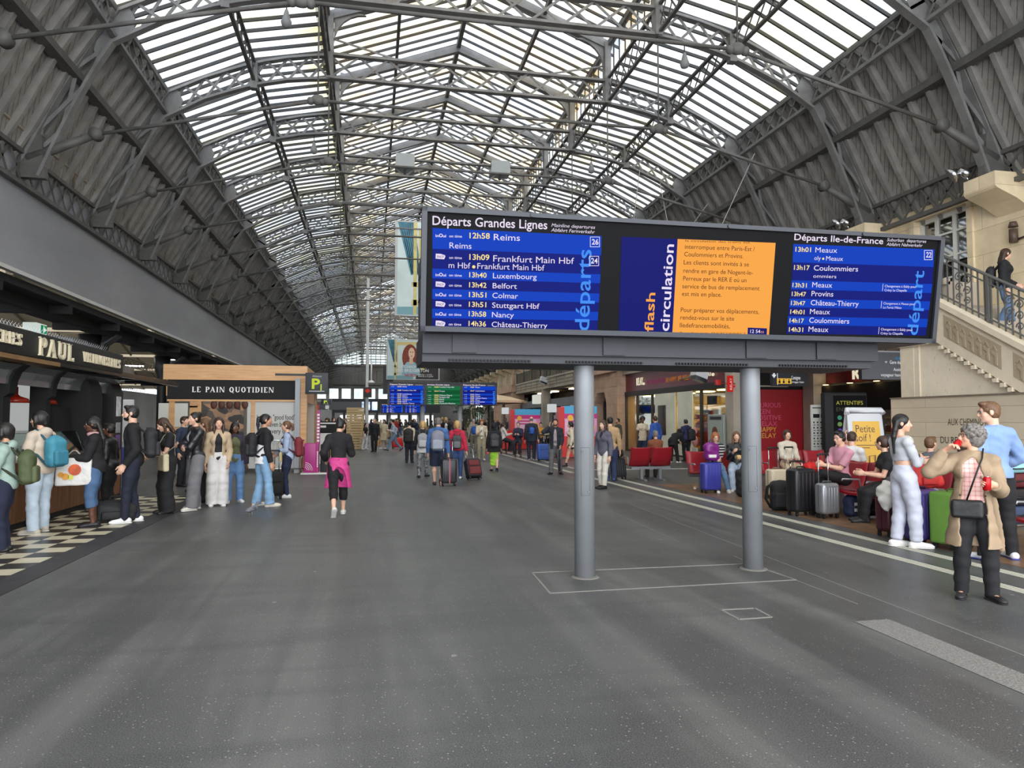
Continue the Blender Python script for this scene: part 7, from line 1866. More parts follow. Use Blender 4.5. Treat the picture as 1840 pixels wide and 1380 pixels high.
def hand_bag(label, c, hand=1, size=(.05, .15, .19), name='carrier_bag', deco=None, off=(0, 0, 0), m=None):
 def fn(fr):
  root = fr['root']; b = thing(name, label, 'bag', root.location, root.rotation_euler[2])
  w, d, n, cu = fr['hands'][hand]; p = w+d*.06*fr['f']+V(*off); c0 = p-V(0, 0, size[2]+.13)
  S = Solid(); S.rbox(c0, V(*size), None, .025, .01); solid_obj('bag_body', S, max(.008, fr['vox']), m or M(c, .5, 0, (14, .6), (5, .08)), b, (.005, 22, 1))
  t = MB()
  for sx in (-1, 1): t.tube([tuple(c0+V(sx*size[0]*.6, -size[1]*.5, size[2])), tuple(p+V(sx*.01, -.02, -.02)), tuple(p+V(sx*.01, .02, -.02)), tuple(c0+V(sx*size[0]*.6, size[1]*.5, size[2]))], .006, 6)
  t.build('handle', M(tuple(int(q*.8) for q in c), .6), b)
  if deco: deco(b, c0, size)
 return fn
def held(label, name, cat, build, hand=1, off=.075, n=.02):
 def fn(fr):
  root = fr['root']; w, d, nn, cu = fr['hands'][hand]; p = w+d*off*1.7+nn*n
  b = thing(name, label, cat, tuple(fr['world'](p))); q = fr['root'].rotation_euler[2]
  Rz_ = rz(q); build(b, Rz_ @ d, Rz_ @ nn)
 return fn
def phone(b, d, n):
 g = MB(); sd = np.cross(d, n); c = np.zeros(3)
 vs = [tuple(d*a*.07+sd*b_*.035+n*e*.005) for e in (-1, 1) for a, b_ in ((-1, -1), (1, -1), (1, 1), (-1, 1))]
 g.add(vs, [(0, 1, 2, 3), (7, 6, 5, 4), (0, 4, 5, 1), (1, 5, 6, 2), (2, 6, 7, 3), (3, 7, 4, 0)]); g.build('phone_case', M((30, 30, 34), .3), b)
 g = MB(); vs = [tuple(d*a*.062+sd*b_*.031-n*.0056) for a, b_ in ((-1, -1), (-1, 1), (1, 1), (1, -1))]; g.add(vs, [(0, 1, 2, 3)]); g.build('phone_screen', E((120, 140, 170), .5), b)
# ------------------------------------------------------------------ luggage builder
BLKP = M((26, 26, 28), .4)
def suitcase(label, loc, rz_=0, w=.42, d=.25, h=.6, c=(40, 40, 42), kind='hard', handle=.0, tilt=0.0, c2=None, rough=.3, metal=0.0, group=None, hx=None):
 """upright trolley case standing on its wheels; local -Y is its broad front"""
 t = thing('suitcase', label, 'suitcase', loc, rz_, group); t.rotation_euler = (tilt, 0, rz_)
 m = M(c, rough if kind == 'hard' else .8, metal, None if kind == 'hard' else (30, .3), (4, .06))
 z0 = .07
 g = MB(); g.rbox((-w/2, -d/2, z0), (w/2, d/2, z0+h), .06 if kind == 'hard' else .045, 4)
 g.build('shell', m, t)
 g = MB(); dark = M(tuple(int(q*.55) for q in c), .5)
 if kind == 'hard':
  for i in range(5):
   x = -w/2+.07+(w-.14)*i/4
   g.rbox((x-.012, -d/2-.007, z0+.07), (x+.012, -d/2+.02, z0+h-.07), .006, 2); g.rbox((x-.012, d/2-.02, z0+.07), (x+.012, d/2+.007, z0+h-.07), .006, 2)
  g.build('rib', m, t)
  g = MB(); g.box((-w/2-.003, -.008, z0+.03), (w/2+.003, .008, z0+h-.03)); g.box((-w/2+.05, -.008, z0+h-.01), (w/2-.05, .008, z0+h+.003)); g.build('zip', dark, t)
 else:
  g.rbox((-w/2+.04, -d/2-.035, z0+.05), (w/2-.04, -d/2+.02, z0+h*.52), .025, 3); g.rbox((-w/2+.05, -d/2-.025, z0+h*.58), (w/2-.05, -d/2+.02, z0+h-.06), .02, 3); g.build('front_pocket', M(c2 or tuple(int(q*.85) for q in c), .8, 0, (30, .3)), t)
 for sx in (-1, 1):
  for sy in (-1, 1):
   g = MB(); g.cyl((sx*(w/2-.05)-.014, sy*(d/2-.05), .028), (sx*(w/2-.05)+.014, sy*(d/2-.05), .028), .028, .028, 12); g.box((sx*(w/2-.05)-.02, sy*(d/2-.05)-.018, .04), (sx*(w/2-.05)+.02, sy*(d/2-.05)+.018, z0+.02)); g.build('wheel', BLKP, t)
 yb = d/2-.04
 if handle > 0:
  g = MB(); hw = hx or w*.28
  for sx in (-1, 1): g.cyl((sx*hw, yb, z0+h-.02), (sx*hw, yb, z0+h+handle), .011, .011, 8)
  g.build('telescopic_tube', CHROME, t)
  g = MB(); g.tube([(-hw-.01, yb, z0+h+handle-.01), (-hw, yb, z0+h+handle+.02), (hw, yb, z0+h+handle+.02), (hw+.01, yb, z0+h+handle-.01)], .018, 8); g.build('grip', BLKP, t)
 g = MB(); g.tube([(-.09, 0, z0+h-.005), (-.08, 0, z0+h+.028), (.08, 0, z0+h+.028), (.09, 0, z0+h-.005)], .011, 8); g.build('carry_handle', dark, t)
 return t
def soft_bag(label, name, loc, size, c, rz_=0, cat='bag', noise=.008, parts=(), rough=.7, c2=None):
 t = thing(name, label, cat, loc, rz_); S = Solid()
 S.rbox(V(0, 0, size[2]), V(*size), None, min(size)*.75, .01); S.ell(V(0, 0, size[2]*1.3), V(size[0]*.8, size[1]*.8, size[2]*.8), None, .05)
 S.plane(V(0, 0, .0), V(0, 0, -1))
 solid_obj('bag_body', S, .012, M(c, rough, 0, (18, .5), (5, .15)), t, (noise, 22, 1.3))
 g = MB(); z = size[2]*2
 for sy in (-1, 1): g.tube([(-size[0]*.35, sy*size[1]*.5, z*.9), (-size[0]*.2, sy*size[1]*.3, z+.08), (size[0]*.2, sy*size[1]*.3, z+.08), (size[0]*.35, sy*size[1]*.5, z*.9)], .011, 6)
 g.build('handle', M(c2 or tuple(int(q*.6) for q in c), .7), t)
 g = MB(); g.rbox((-size[0]*.6, -size[1]-.03, size[2]*.35), (size[0]*.6, -size[1]+.03, size[2]*1.15), .03, 3); g.build('front_pocket', M(tuple(int(q*.85) for q in c), rough, 0, (18, .4)), t)
 return t
def P(label, u, v, vh, face, **kw):
 """feet midpoint at pixel (u, v), top of the head at pixel row vh"""
 p = G(u, v); fwd = (p-CAM).dot(_F); z = EYE + ray(u, vh).z*fwd
 return person(label, at=(p.x, p.y), h=z/kw.pop('stoop', 1.0), face=face, **kw)
def T(c, kind='top', **k): return dict(c=c, kind=kind, **k)
WALK = dict(lf=(-.05, .13, 0, -6, 8), rf=(.05, -.16, .04, 6, -35), lh=(-.13, -.08, .52), rh=(.13, .13, .54), lean=(4, 0, 5))
WALK2 = dict(rf=(.05, .13, 0, 6, 8), lf=(-.05, -.16, .04, -6, -35), rh=(.13, -.08, .52), lh=(-.13, .13, .54), lean=(4, 0, -5))
BLK = (28, 28, 30); NAVY = (32, 38, 62); JEAN = (70, 104, 150); LJEAN = (138, 168, 196); WSH = dict(c=(226, 225, 222)); KSH = dict(c=(28, 27, 28))
if True:
 # ---- queue at the bakery, from the left edge inward
 P('woman in a sage green jacket cut by the left frame edge, first at the counter', 6, 992, 762, 258, hair='bob', hair_m=H_BLK, skin=SKIN_M, top=T((150, 172, 162), 'jacket', hem=-.05, hoodback=1, th=.018), bottom=dict(kind='trousers', c=(30, 34, 56)), shoes=dict(c=BLK, kind='flat'),
      pose=dict(rh=(.10, .18, .58), lh=(-.08, .20, .60)), extras=[backpack('olive green rucksack on the back of the woman with the sage jacket', (74, 84, 52), (84, 92, 60), 1.0), shoulder_bag('small black crossbody bag of the woman at the left edge', (22, 22, 24), 1, (.10, .05, .10), .02, .06, .11)])
 P('girl in a beige hooded top and pale jeans with turquoise rucksack', 70, 958, 740, 292, hair='bob', hair_m=H_BLK, top=T((206, 190, 172), 'hoodie', hem=-.055, hoodback=1, th=.020), bottom=dict(kind='jeans', c=(186, 202, 216)), shoes=dict(c=(186, 178, 164), big=1.12),
      pose=dict(lf=(-.09, -.03, 0, -14), rf=(.09, .05, 0, 16), lh=(-.12, .16, .60), rh=(.13, .12, .56), head=(-16, 4)), extras=[glasses, backpack('turquoise blue rucksack on the girl in the beige hooded top', (66, 140, 162), (58, 128, 150), 1.05)])
 # shopping bag woman
 def fruit(b, c0, size):
  g = MB(); g.cyl((c0[0]+size[0]+.004, c0[1]-.02, c0[2]+.03), (c0[0]+size[0]+.012, c0[1]-.02, c0[2]+.03), .085, .085, 18); g.build('print', M((214, 92, 46), .5, 0, None, (8, .3)), b)
  g = MB(); g.cyl((c0[0]+size[0]+.004, c0[1]+.10, c0[2]-.07), (c0[0]+size[0]+.012, c0[1]+.10, c0[2]-.07), .05, .05, 14); g.cyl((c0[0]+size[0]+.004, c0[1]+.16, c0[2]-.04), (c0[0]+size[0]+.012, c0[1]+.16, c0[2]-.04), .04, .04, 12); g.build('print', M((226, 160, 62), .5), b)
  g = MB(); g.cyl((c0[0]+size[0]+.004, c0[1]+.03, c0[2]-.08), (c0[0]+size[0]+.011, c0[1]+.03, c0[2]-.08), .04, .04, 12); g.build('print', M((216, 214, 90), .5), b)
 def left_side_bag(fr):      # bag hung on the near (left) forearm
  hand_bag('large white shopping bag with an orange fruit print on a forearm', (220, 218, 214), -1, (.07, .24, .21), 'shopping_bag', lambda b, c0, s: fruit(b, V(c0[0]-2*s[0]-.016, c0[1], c0[2]), s), (-.06, -.17, .14))(fr)
 P('woman in black jacket with very long braids and black loafers', 168, 946, 750, 258, hair='braids', hair_m=H_BLK, skin=SKIN_D, top=T((26, 26, 28), 'jacket', hem=-.05, th=.022, collar=1), bottom=dict(kind='capri', c=(76, 104, 140), cuff=.42), shoes=dict(c=BLK, kind='flat'), g=1.08,
      pose=dict(lh=(-.06, .20, .63), rh=(.06, .2, .63), lcurl=.7, rcurl=.7, head=(-4, 6)), extras=[glasses, scarf((206, 160, 160)), left_side_bag])
 P('person in a black leather jacket mostly hidden behind the bakery pier', 196, 925, 762, 275, hair='short', hair_m=H_BLK, skin=SKIN_D, top=T((22, 22, 24), 'jacket', hem=-.06, th=.02, rough=.4), bottom=dict(kind='slim', c=(24, 24, 26)), shoes=KSH)
 P('bearded man in black jacket, navy trousers and white sneakers', 236, 939, 730, 254, sex='m', hair='short', hair_m=H_BLK, top=T((25, 25, 28), 'jacket', hem=-.06, th=.022, collar=1), bottom=dict(kind='slim', c=(30, 34, 50)), shoes=dict(c=(232, 231, 228)),
      pose=dict(beard=1, lh=(-.12, .06, .50), rh=(.13, .05, .50), lf=(-.05, .05, 0, -6), rf=(.06, -.04, 0, 8)), extras=[backpack('bulky black rucksack on the bearded man in the queue', (30, 30, 33), (38, 38, 42), 1.12)])
 P('woman in black tee shirt and wide black trousers looking down', 300, 923, 750, 240, hair='long', hair_m=H_BRN, top=T((28, 28, 30), 'tee', sleeve='short', hem=-.03), bottom=dict(kind='wide', c=(26, 26, 28)), shoes=dict(c=BLK, big=1.1), g=1.05,
      pose=dict(head=(0, 26), lh=(-.03, .19, .60), rh=(.05, .19, .58), lcurl=.8, rcurl=.8), extras=[shoulder_bag('cream canvas tote bag of the woman in the black tee shirt', (206, 192, 160), -1, (.17, .05, .15), -.0, .08, .13, 'tote_bag', -1)])
 P('smiling man in a dark blue shirt behind the queue', 326, 874, 749, 110, sex='m', hair='short', hair_m=H_BRN, top=T((44, 56, 78)), bottom=dict(kind='trousers', c=(36, 38, 46)), shoes=KSH, pose=dict(lh=(-.05, .18, .62)))
 P('short black haired person in black behind the woman in the tee shirt', 341, 884, 764, 60, hair='bob', hair_m=H_BLK, top=T((26, 26, 30)), bottom=dict(kind='trousers', c=BLK), shoes=KSH)
 P('woman in black leather jacket with crossed arms and grey baggy jeans', 350, 916, 742, 232, hair='bun', hair_m=H_BLK, top=T((34, 34, 37), 'jacket', rough=.35, hem=-.06, th=.024, open=.03, under=dict(c=(216, 216, 220), th=.006, sleeve='none'), collar=1), bottom=dict(kind='baggy', c=(112, 111, 114)), shoes=dict(c=(214, 208, 196), big=1.1),
      pose=dict(lh=(.08, .14, .66), rh=(-.07, .17, .64), le=(-1, .1, -.8), re=(1, .1, -.8), lf=(-.08, .07, 0, -10), rf=(.08, -.04, 0, 14)))
 P('brown haired woman behind the leather jacket with a pale pink rucksack', 368, 902, 753, 276, hair='longback', hair_m=H_LBR, top=T((90, 74, 70), 'jacket'), bottom=dict(kind='trousers', c=(60, 56, 60)), shoes=KSH, extras=[backpack('pale pink rucksack on the brown haired woman in the queue', (206, 170, 160), (196, 158, 150), .95)])
 P('girl in beige jacket and white trousers looking at the camera', 390, 909, 751, 166, hair='long', hair_m=H_BRN, top=T((192, 168, 138), 'jacket', hem=-.05, th=.02, open=.045, under=dict(c=(30, 30, 32), th=.006, sleeve='none'), collar=1), bottom=dict(kind='wide', c=(206, 202, 198)), shoes=WSH, pose=dict(lh=(-.11, .06, .50), lf=(-.05, .03, 0, -8)))
 P('woman in olive top and dark purple jacket, blue jeans, facing the camera', 419, 903, 760, 162, hair='braids', hair_m=H_BLK, skin=SKIN_D, g=1.28, top=T((52, 46, 62), 'jacket', hem=-.04, th=.020, open=.075, under=dict(c=(96, 98, 66), th=.006, sleeve='none')), bottom=dict(kind='jeans', c=(96, 130, 172)), shoes=WSH, pose=dict(hairlen=-.8, lf=(-.08, 0, 0, -10), rf=(.07, .03, 0, 10), lh=(-.15, .03, .46), head=(-4, 4)))
 P('woman in black jacket and pale flared jeans facing right with a black rucksack', 471, 910, 745, 62, hair='pony', hair_m=H_BLK, skin=SKIN_M, top=T((27, 27, 30), 'jacket', hem=-.055, th=.02, under=dict(c=(222, 220, 218), th=.012, sleeve='none', hem=-.075)), bottom=dict(kind='flare', c=(128, 164, 196)), shoes=dict(c=(214, 204, 184)),
      pose=dict(lf=(-.09, -.03, 0, -10), rf=(.09, .05, 0, 12), head=(18, 0), hairlen=-1.3), extras=[backpack('black rucksack on the woman with pale flared jeans', (27, 27, 30), (36, 36, 40), 1.02)])
 P('woman in pale blue shirt and dark jeans with a dark red rucksack', 516, 894, 757, 268, hair='pony', hair_m=H_LBR, top=T((170, 186, 214), hem=-.05, th=.016), bottom=dict(kind='slim', c=(32, 40, 66)), shoes=dict(c=(230, 228, 226), big=1.1), pose=dict(lh=(-.05, .16, .60), rh=(.10, .14, .56), hairlen=-.55, rf=(.07, .05, 0, 10)),
      extras=[backpack('dark red rucksack on the woman in the pale blue shirt', (120, 34, 44), (104, 28, 38), .95), shoulder_bag('small beige shoulder bag of the woman in the pale blue shirt', (206, 188, 140), -1, (.10, .03, .10), .0, .08, .12)])
 # ---- waitress with the pink apron
 def apron(fr):
  f = fr['f']; pel = fr['pel']; S = Solid(); b = pel+V(0, .02, -.255*f)
  S.cone(pel+V(0, 0, .05*f), b, .096*f, .142*f, .02, (V(0, 1, 0), .9), (b, V(0, 0, -1))); S.plane(pel+V(0, 0, .055*f), V(0, 0, 1))
  S.ell(pel+V(.005, -.13*f, -.27*f), V(.10, .135, .24)*f, None, .008, 's')
  solid_obj('apron', S, fr['vox'], cloth((204, 66, 134), .7), fr['root'], (.004, 34, 1))
  g = MB(); p = pel+V(0, -.082*f, .04*f); g.ball(tuple(p), .022, 8); g.tube([tuple(p), tuple(p+V(.03, -.01, -.10))], .008, 5); g.tube([tuple(p), tuple(p+V(-.02, -.01, -.12))], .008, 5); g.build('apron_tie', M((196, 58, 126), .7), fr['root'])
 P('waitress in black top and bright pink apron walking away with her phone', 607, 926, 752, 356, hair='bun', hair_m=H_BLK, top=T((28, 27, 29), hem=-.0, th=.02, arm=1.1), bottom=dict(kind='capri', c=(24, 24, 26), cuff=.55), shoes=dict(c=(218, 212, 202)),
      pose=dict(rf=(.055, .08, 0, 6), lf=(-.045, -.20, .035, -8, -48), rh=(.11, .21, .66), lh=(-.13, .08, .57), head=(32, 20), lean=(5, 0, 0), re=(.3, -.8, -.7)), extras=[apron, held('phone in the hand of the waitress with the pink apron', 'phone', 'phone', phone)])
 # ---- travellers walking away down the middle
 P('woman with blond bob, patterned leggings and grey and white rucksack', 759, 858, 757, 4, hair='bob', hair_m=H_BLD, top=T((30, 30, 33), 'jacket', hem=-.04, th=.02, under=dict(c=(216, 214, 212), th=.014, sleeve='none', hem=-.10)), bottom=dict(kind='leggings', m=M((120, 120, 122), .7, 0, None, (16, .95))), shoes=KSH, pose=dict(lf=(-.06, -.05, 0), rf=(.07, .08, 0, 25)), extras=[backpack('grey and white rucksack on the blond woman in patterned leggings', (150, 150, 154), (176, 176, 178), .95)])
 P('grey haired man in blue quilted jacket and navy shorts walking away', 787, 872, 751, 8, sex='m', hair='crop', hair_m=H_GRY, g=1.12, top=T((66, 104, 160), 'jacket', puffer=True, hem=-.04, th=.026, hoodback=1), bottom=dict(kind='shorts', c=(30, 36, 56), len=.98), shoes=dict(c=(70, 40, 44)), pose=dict(lf=(-.055, .07, 0, -8), rf=(.05, -.14, .04, 6, -50), rh=(.15, .02, .47)), extras=[backpack('large grey rucksack on the man in the blue quilted jacket', (124, 124, 138), (150, 156, 170), 1.15)])
 P('blond woman in red quilted jacket and jeans pulling a trolley case', 821, 861, 757, 8, hair='bob', hair_m=H_BLD, g=1.1, top=T((184, 42, 68), 'jacket', puffer=True, hem=-.05, th=.024, hoodback=1), bottom=dict(kind='slim', c=(58, 82, 128)), shoes=WSH, pose=dict(rf=(.06, .05, 0), lf=(-.05, -.10, .02, -6, -30), rh=(.17, -.02, .45)), extras=[backpack('dark grey sling rucksack on the woman in the red quilted jacket', (70, 72, 76), (108, 112, 114), .85, .02)])
 P('person in cream jacket with a large black rucksack walking away', 735, 832, 757, 12, hair='short', hair_m=H_BLK, top=T((206, 190, 164), 'jacket', hem=-.06, th=.02), bottom=dict(kind='trousers', c=(30, 32, 44)), shoes=KSH, pose=dict(rf=(.06, .05, 0)), extras=[backpack('large black rucksack on the person in the cream jacket', (28, 28, 31), None, 1.25)])
 P('woman in black hooded coat and neon green skirt walking away', 888, 847, 761, 6, hair='hood', hair_m=cloth((26, 26, 28)), g=1.1, top=T((27, 27, 30), 'coat', hem=-.13, th=.028, flare=.12), bottom=dict(kind='skirt', c=(160, 214, 66), len=.42, r=.088), shoes=KSH, pose=dict(rf=(.05, -.10, .02, 5, -30), lf=(-.05, .07, 0)), extras=[backpack('dark grey rucksack on the woman with the neon green skirt', (58, 57, 62), (70, 69, 74), 1.0)])
 P('man in beige shirt and khaki trousers looking at his phone', 865, 827, 753, 186, sex='m', hair='short', hair_m=H_RED, top=T((206, 190, 162), 'jacket', hem=-.06, open=.03, under=dict(c=(220, 214, 204), th=.006, sleeve='none')), bottom=dict(kind='trousers', c=(150, 140, 116)), shoes=WSH, pose=dict(rh=(.06, .17, .68), head=(-6, 22)), extras=[held('phone of the man in the beige shirt', 'phone', 'phone', phone), hand_bag('red and white carrier bag of the man in the beige shirt', (214, 90, 80), -1, (.05, .10, .17))])
 P('white haired man in grey beige jacket with a bright blue rucksack', 851, 814, 753, 2, sex='m', hair='crop', hair_m=H_WHT, top=T((176, 168, 152), 'jacket', th=.02), bottom=dict(kind='trousers', c=(120, 114, 98)), shoes=dict(c=(90, 84, 76)), extras=[backpack('bright blue rucksack on the white haired man', (36, 92, 190), (30, 78, 170), .9)])
 P('blond woman in white top and black jacket facing the camera', 801, 808, 750, 182, hair='long', hair_m=H_BLD, top=T((28, 28, 32), 'jacket', open=.05, under=dict(c=(226, 224, 224), th=.006, sleeve='none')), bottom=dict(kind='trousers', c=(40, 44, 60)), shoes=KSH)
 P('man in pale blue shirt and jeans striding to the left', 708, 811, 752, 262, sex='m', hair='short', hair_m=H_BLK, top=T((176, 184, 200), hem=-.05), bottom=dict(kind='slim', c=(110, 136, 160)), shoes=KSH, pose=dict(lf=(-.04, .22, .01, 0, 15), rf=(.04, -.24, .05, 0, -40), lh=(-.06, .17, .64), rh=(.12, -.06, .54), lean=(8, 0, 0), pelvis=(0, 0, .515)))
 P('person in cream shirt and beige shorts carrying a bag', 690, 807, 754, 205, sex='m', hair='short', hair_m=H_BLK, skin=SKIN_M, top=T((214, 200, 172), 'tee', sleeve='short'), bottom=dict(kind='shorts', c=(196, 180, 150), len=1.0), shoes=WSH, pose=dict(rf=(.05, .08, 0)), extras=[hand_bag('grey carrier bag of the person in beige shorts', (150, 152, 152), -1, (.05, .11, .15))])
 P('man all in black carrying a brown paper bag', 673, 812, 752, 200, sex='m', hair='crop', hair_m=H_GRY, top=T((32, 32, 35), 'jacket', th=.02), bottom=dict(kind='trousers', c=(26, 26, 29)), shoes=KSH, pose=dict(lf=(-.05, .06, 0, -10)), extras=[hand_bag('brown paper bag of the man all in black', (190, 146, 92), -1, (.05, .11, .15), 'paper_bag')])
 P('girl in black top and white trousers standing in the crowd', 656, 808, 760, 120, hair='longback', hair_m=H_BLK, top=T((30, 30, 33), 'tee', sleeve='short'), bottom=dict(kind='flare', c=(214, 214, 216)), shoes=WSH, pose=dict(lh=(-.05, .18, .62), rf=(.08, -.08, 0)))
 P('man in black jacket with a white plastic bag by the slatted screen', 640, 805, 749, 186, sex='m', hair='crop', hair_m=H_BRN, top=T((26, 27, 34), 'jacket', th=.022), bottom=dict(kind='trousers', c=(30, 32, 40)), shoes=KSH, pose=dict(beard=1), extras=[hand_bag('white plastic bag of the man by the slatted screen', (226, 226, 224), -1, (.05, .13, .20))])
 P('person in tan shirt in front of the slatted screen', 649, 800, 753, 250, hair='short', hair_m=H_BRN, top=T((190, 158, 108), 'jacket', th=.018), bottom=dict(kind='trousers', c=(70, 56, 46)), shoes=KSH)
 for (u, v, vh, fc, lab, c, hr, sk) in ((588, 822, 752, 200, 'person in dark clothes behind the menu stand with curly hair', (34, 34, 40), 'curly', SKIN_L), (598, 815, 750, 150, 'person in grey violet jacket just beside the waitress', (92, 84, 104), 'bob', SKIN_L), (576, 806, 755, 170, 'person in pale top by the convenience shop', (196, 186, 184), 'short', SKIN_M), (618, 802, 752, 190, 'person in black coat right of the waitress', (30, 30, 34), 'crop', SKIN_M), (603, 806, 757, 120, 'shorter person in dark red under the shop lettering', (90, 40, 46), 'longback', SKIN_D)):
  P(lab, u, v, vh, fc, hair=hr, hair_m=H_BRN, skin=sk, top=T(c, 'jacket'), bottom=dict(kind='trousers', c=(36, 36, 42)), shoes=KSH)
 # ---- right of the middle
 P('bald man in dark suit with a small blue rucksack and pulling a blue case', 955, 828, 749, 8, sex='m', hair='balding', hair_m=H_GRY, g=1.1, top=T((38, 40, 52), 'jacket', hem=-.10, th=.022, collar=1), bottom=dict(kind='trousers', c=(40, 42, 56)), shoes=dict(c=(150, 146, 142)), pose=dict(rh=(.16, -.03, .47)), extras=[backpack('small blue rucksack on the bald man in the dark suit', (44, 92, 180), (36, 78, 160), .66, -.02)])
 def umb(b, d, n):
  g = MB(); g.tube([(0, 0, .02), (0, 0, -.12), (0, 0, -.62), (0, 0, -.70)], [.014, .022, .034, .006], 8); g.build('umbrella_canopy', M((30, 28, 30), .8), b); g = MB(); g.tube([(0, 0, .0), (0, 0, .08), (.03, 0, .11), (.05, 0, .07)], .009, 6); g.build('handle', M((60, 40, 28), .4), b)
 P('smiling man in dark jacket phoning, with a furled umbrella', 998, 852, 753, 196, sex='m', hair='short', hair_m=H_BRN, skin=SKIN_M, top=T((36, 38, 48), 'jacket', hem=-.08, th=.024, open=.035, under=dict(c=(164, 148, 150), th=.006, sleeve='none'), collar=1), bottom=dict(kind='trousers', c=(98, 96, 98)), shoes=dict(c=(32, 31, 33), sole=(206, 204, 200)),
      pose=dict(beard=1, rh=(.105, .09, .865), rhd=(-.2, -.1, 1), re=(.8, .1, -1), lh=(-.10, .13, .52), lf=(-.09, .02, 0, -22), rf=(.08, .05, 0, 30)), extras=[held('phone at the ear of the smiling man in the dark jacket', 'phone', 'phone', phone), held('furled dark umbrella in the hand of the smiling man', 'umbrella', 'umbrella', umb, -1)])
 P('woman in cream jacket and black shorts walking left, bare legs', 1027, 840, 758, 280, hair='bob', hair_m=H_BLK, skin=SKIN_L, top=T((216, 204, 178), 'jacket', hem=-.10, th=.022), bottom=dict(kind='shorts', c=(36, 34, 36), len=.5), shoes=dict(c=BLK, kind='boot', sole=(206, 204, 200)), pose=dict(lf=(-.04, .14, 0), rf=(.04, -.17, .03, 0, -30)), extras=[backpack('black rucksack on the woman in the cream jacket and shorts', (26, 26, 28), None, .95)])
 P('woman in grey padded waistcoat and white trousers beside the left post', 1086, 878, 756, 236, hair='long', hair_m=H_BRN, top=T((92, 90, 104), 'vest', hem=-.06, th=.026, neck='v', under=dict(c=(40, 38, 44), th=.010)), bottom=dict(kind='trousers', c=(214, 208, 196), cuff=.96), shoes=dict(c=BLK, kind='boot'), pose=dict(lf=(-.04, .06, 0, 10)))
 P('man in tan jacket and jeans with his back to the camera', 1097, 864, 750, 14, sex='m', hair='short', hair_m=H_BLK, g=1.05, top=T((176, 146, 108), 'jacket', hem=-.055, th=.024, collar=1), bottom=dict(kind='jeans', c=(44, 54, 84)), shoes=dict(c=(60, 84, 130)), pose=dict(rh=(.15, -.01, .48)))
 P('man in dark green jacket standing by the pink stone pillar', 1112, 822, 752, 262, sex='m', hair='crop', hair_m=H_BLK, skin=SKIN_M, top=T((70, 72, 58), 'jacket', th=.02, collar=1), bottom=dict(kind='trousers', c=(40, 40, 44)), shoes=KSH, pose=dict(beard=1))
 P('woman with dark curly hair in a beige short sleeved top', 1155, 827, 749, 192, hair='afro', hair_m=H_BLK, skin=SKIN_D, top=T((212, 196, 170), 'tee', sleeve='short', hem=-.09), bottom=dict(kind='slim', c=(42, 54, 84)), shoes=KSH, pose=dict(lf=(-.03, .10, 0), rf=(.04, -.08, 0)))
 P('man in bright blue jacket and black trousers walking away', 1179, 832, 748, 340, sex='m', hair='short', hair_m=H_BRN, top=T((48, 86, 164), 'jacket', th=.024, hem=-.06, hoodback=1), bottom=dict(kind='trousers', c=(28, 28, 32)), shoes=dict(c=(90, 136, 196), sole=(226, 226, 226)), pose=dict(lf=(-.04, .10, 0, -4), rf=(.05, -.14, .02, 6, -25)))
 P('person in navy hooded top with a black rucksack by the shop window', 1234, 829, 754, 352, sex='m', hair='short', hair_m=H_BLK, top=T((40, 44, 76), 'hoodie', th=.022, hoodback=1), bottom=dict(kind='trousers', c=(26, 26, 28)), shoes=KSH, extras=[backpack('black rucksack on the person in the navy hooded top', (36, 38, 40), None, 1.05, .04, False, .10)])
 P('person in black bending forward by the shop window, white shoes', 1211, 832, 771, 55, sex='m', hair='hood', hair_m=cloth((26, 26, 28)), top=T((26, 26, 28), 'jacket', th=.03, hem=-.10), bottom=dict(kind='trousers', c=(26, 26, 28)), shoes=WSH, stoop=.82, pose=dict(lean=(58, 0, 0), lh=(-.08, .38, .48), rh=(.08, .38, .48), pelvis=(0, -.06, .53), head=(0, 40), lf=(-.08, 0, 0), rf=(.08, .05, 0)))
 # ---- seated on the benches
 SIT = dict(sit=1, pelvis=(0, 0, .305), lean=(-4, 0, 0))
 def sit(**k): d = dict(SIT, lf=(-.07, .27, 0, -5), rf=(.07, .25, 0, 8), lh=(-.06, .20, .42), rh=(.06, .20, .42)); d.update(k); return d
 def seated(label, x, y, face, h=1.68, **kw):
  zs = (.43+.105*h)/h; p = kw.pop('pose', {}); q = sit(**p); q['pelvis'] = (0, 0, zs)
  return person(label, at=(x, y), h=h, face=face, pose=q, **kw)
 stripes = bpy.data.materials.new('navy_white_stripes'); stripes.use_nodes = True; k = NT(stripes.node_tree); b = stripes.node_tree.nodes['Principled BSDF']
 k.l(k.mix(k.math('GREATER_THAN', k.math('FRACT', k.math('MULTIPLY', k.xyz(k.obj())[2], 17)), .72), lin((34, 36, 50)), lin((216, 212, 206))), b.inputs['Base Color']); b.inputs['Roughness'].default_value = .85
 seated('woman with auburn bob and glasses in navy striped jumper', 7.87, 15.42, 204, 1.64, hair='bob', hair_m=H_RED, g=1.12, top=T((0, 0, 0), m=stripes, th=.018), bottom=dict(kind='slim', c=(96, 124, 156)), shoes=WSH, pose=dict(head=(-14, 14), rh=(.10, .26, .47), lh=(-.05, .28, .47), lf=(-.16, .24, 0, -6), rf=(-.03, .27, 0, 5)), extras=[glasses])
 blond = seated('girl with long blond hair in black leather jacket eating from a box', 8.42, 15.42, 206, 1.66, hair='long', hair_m=H_LBR, top=T((32, 32, 35), 'jacket', rough=.35, th=.022, collar=1), bottom=dict(kind='jeans', c=(172, 188, 206)), shoes=WSH, pose=dict(hairlen=-1.0, head=(-4, 2), rh=(.05, .17, .54), lh=(-.06, .22, .48), le=(-1, .2, -.4)))
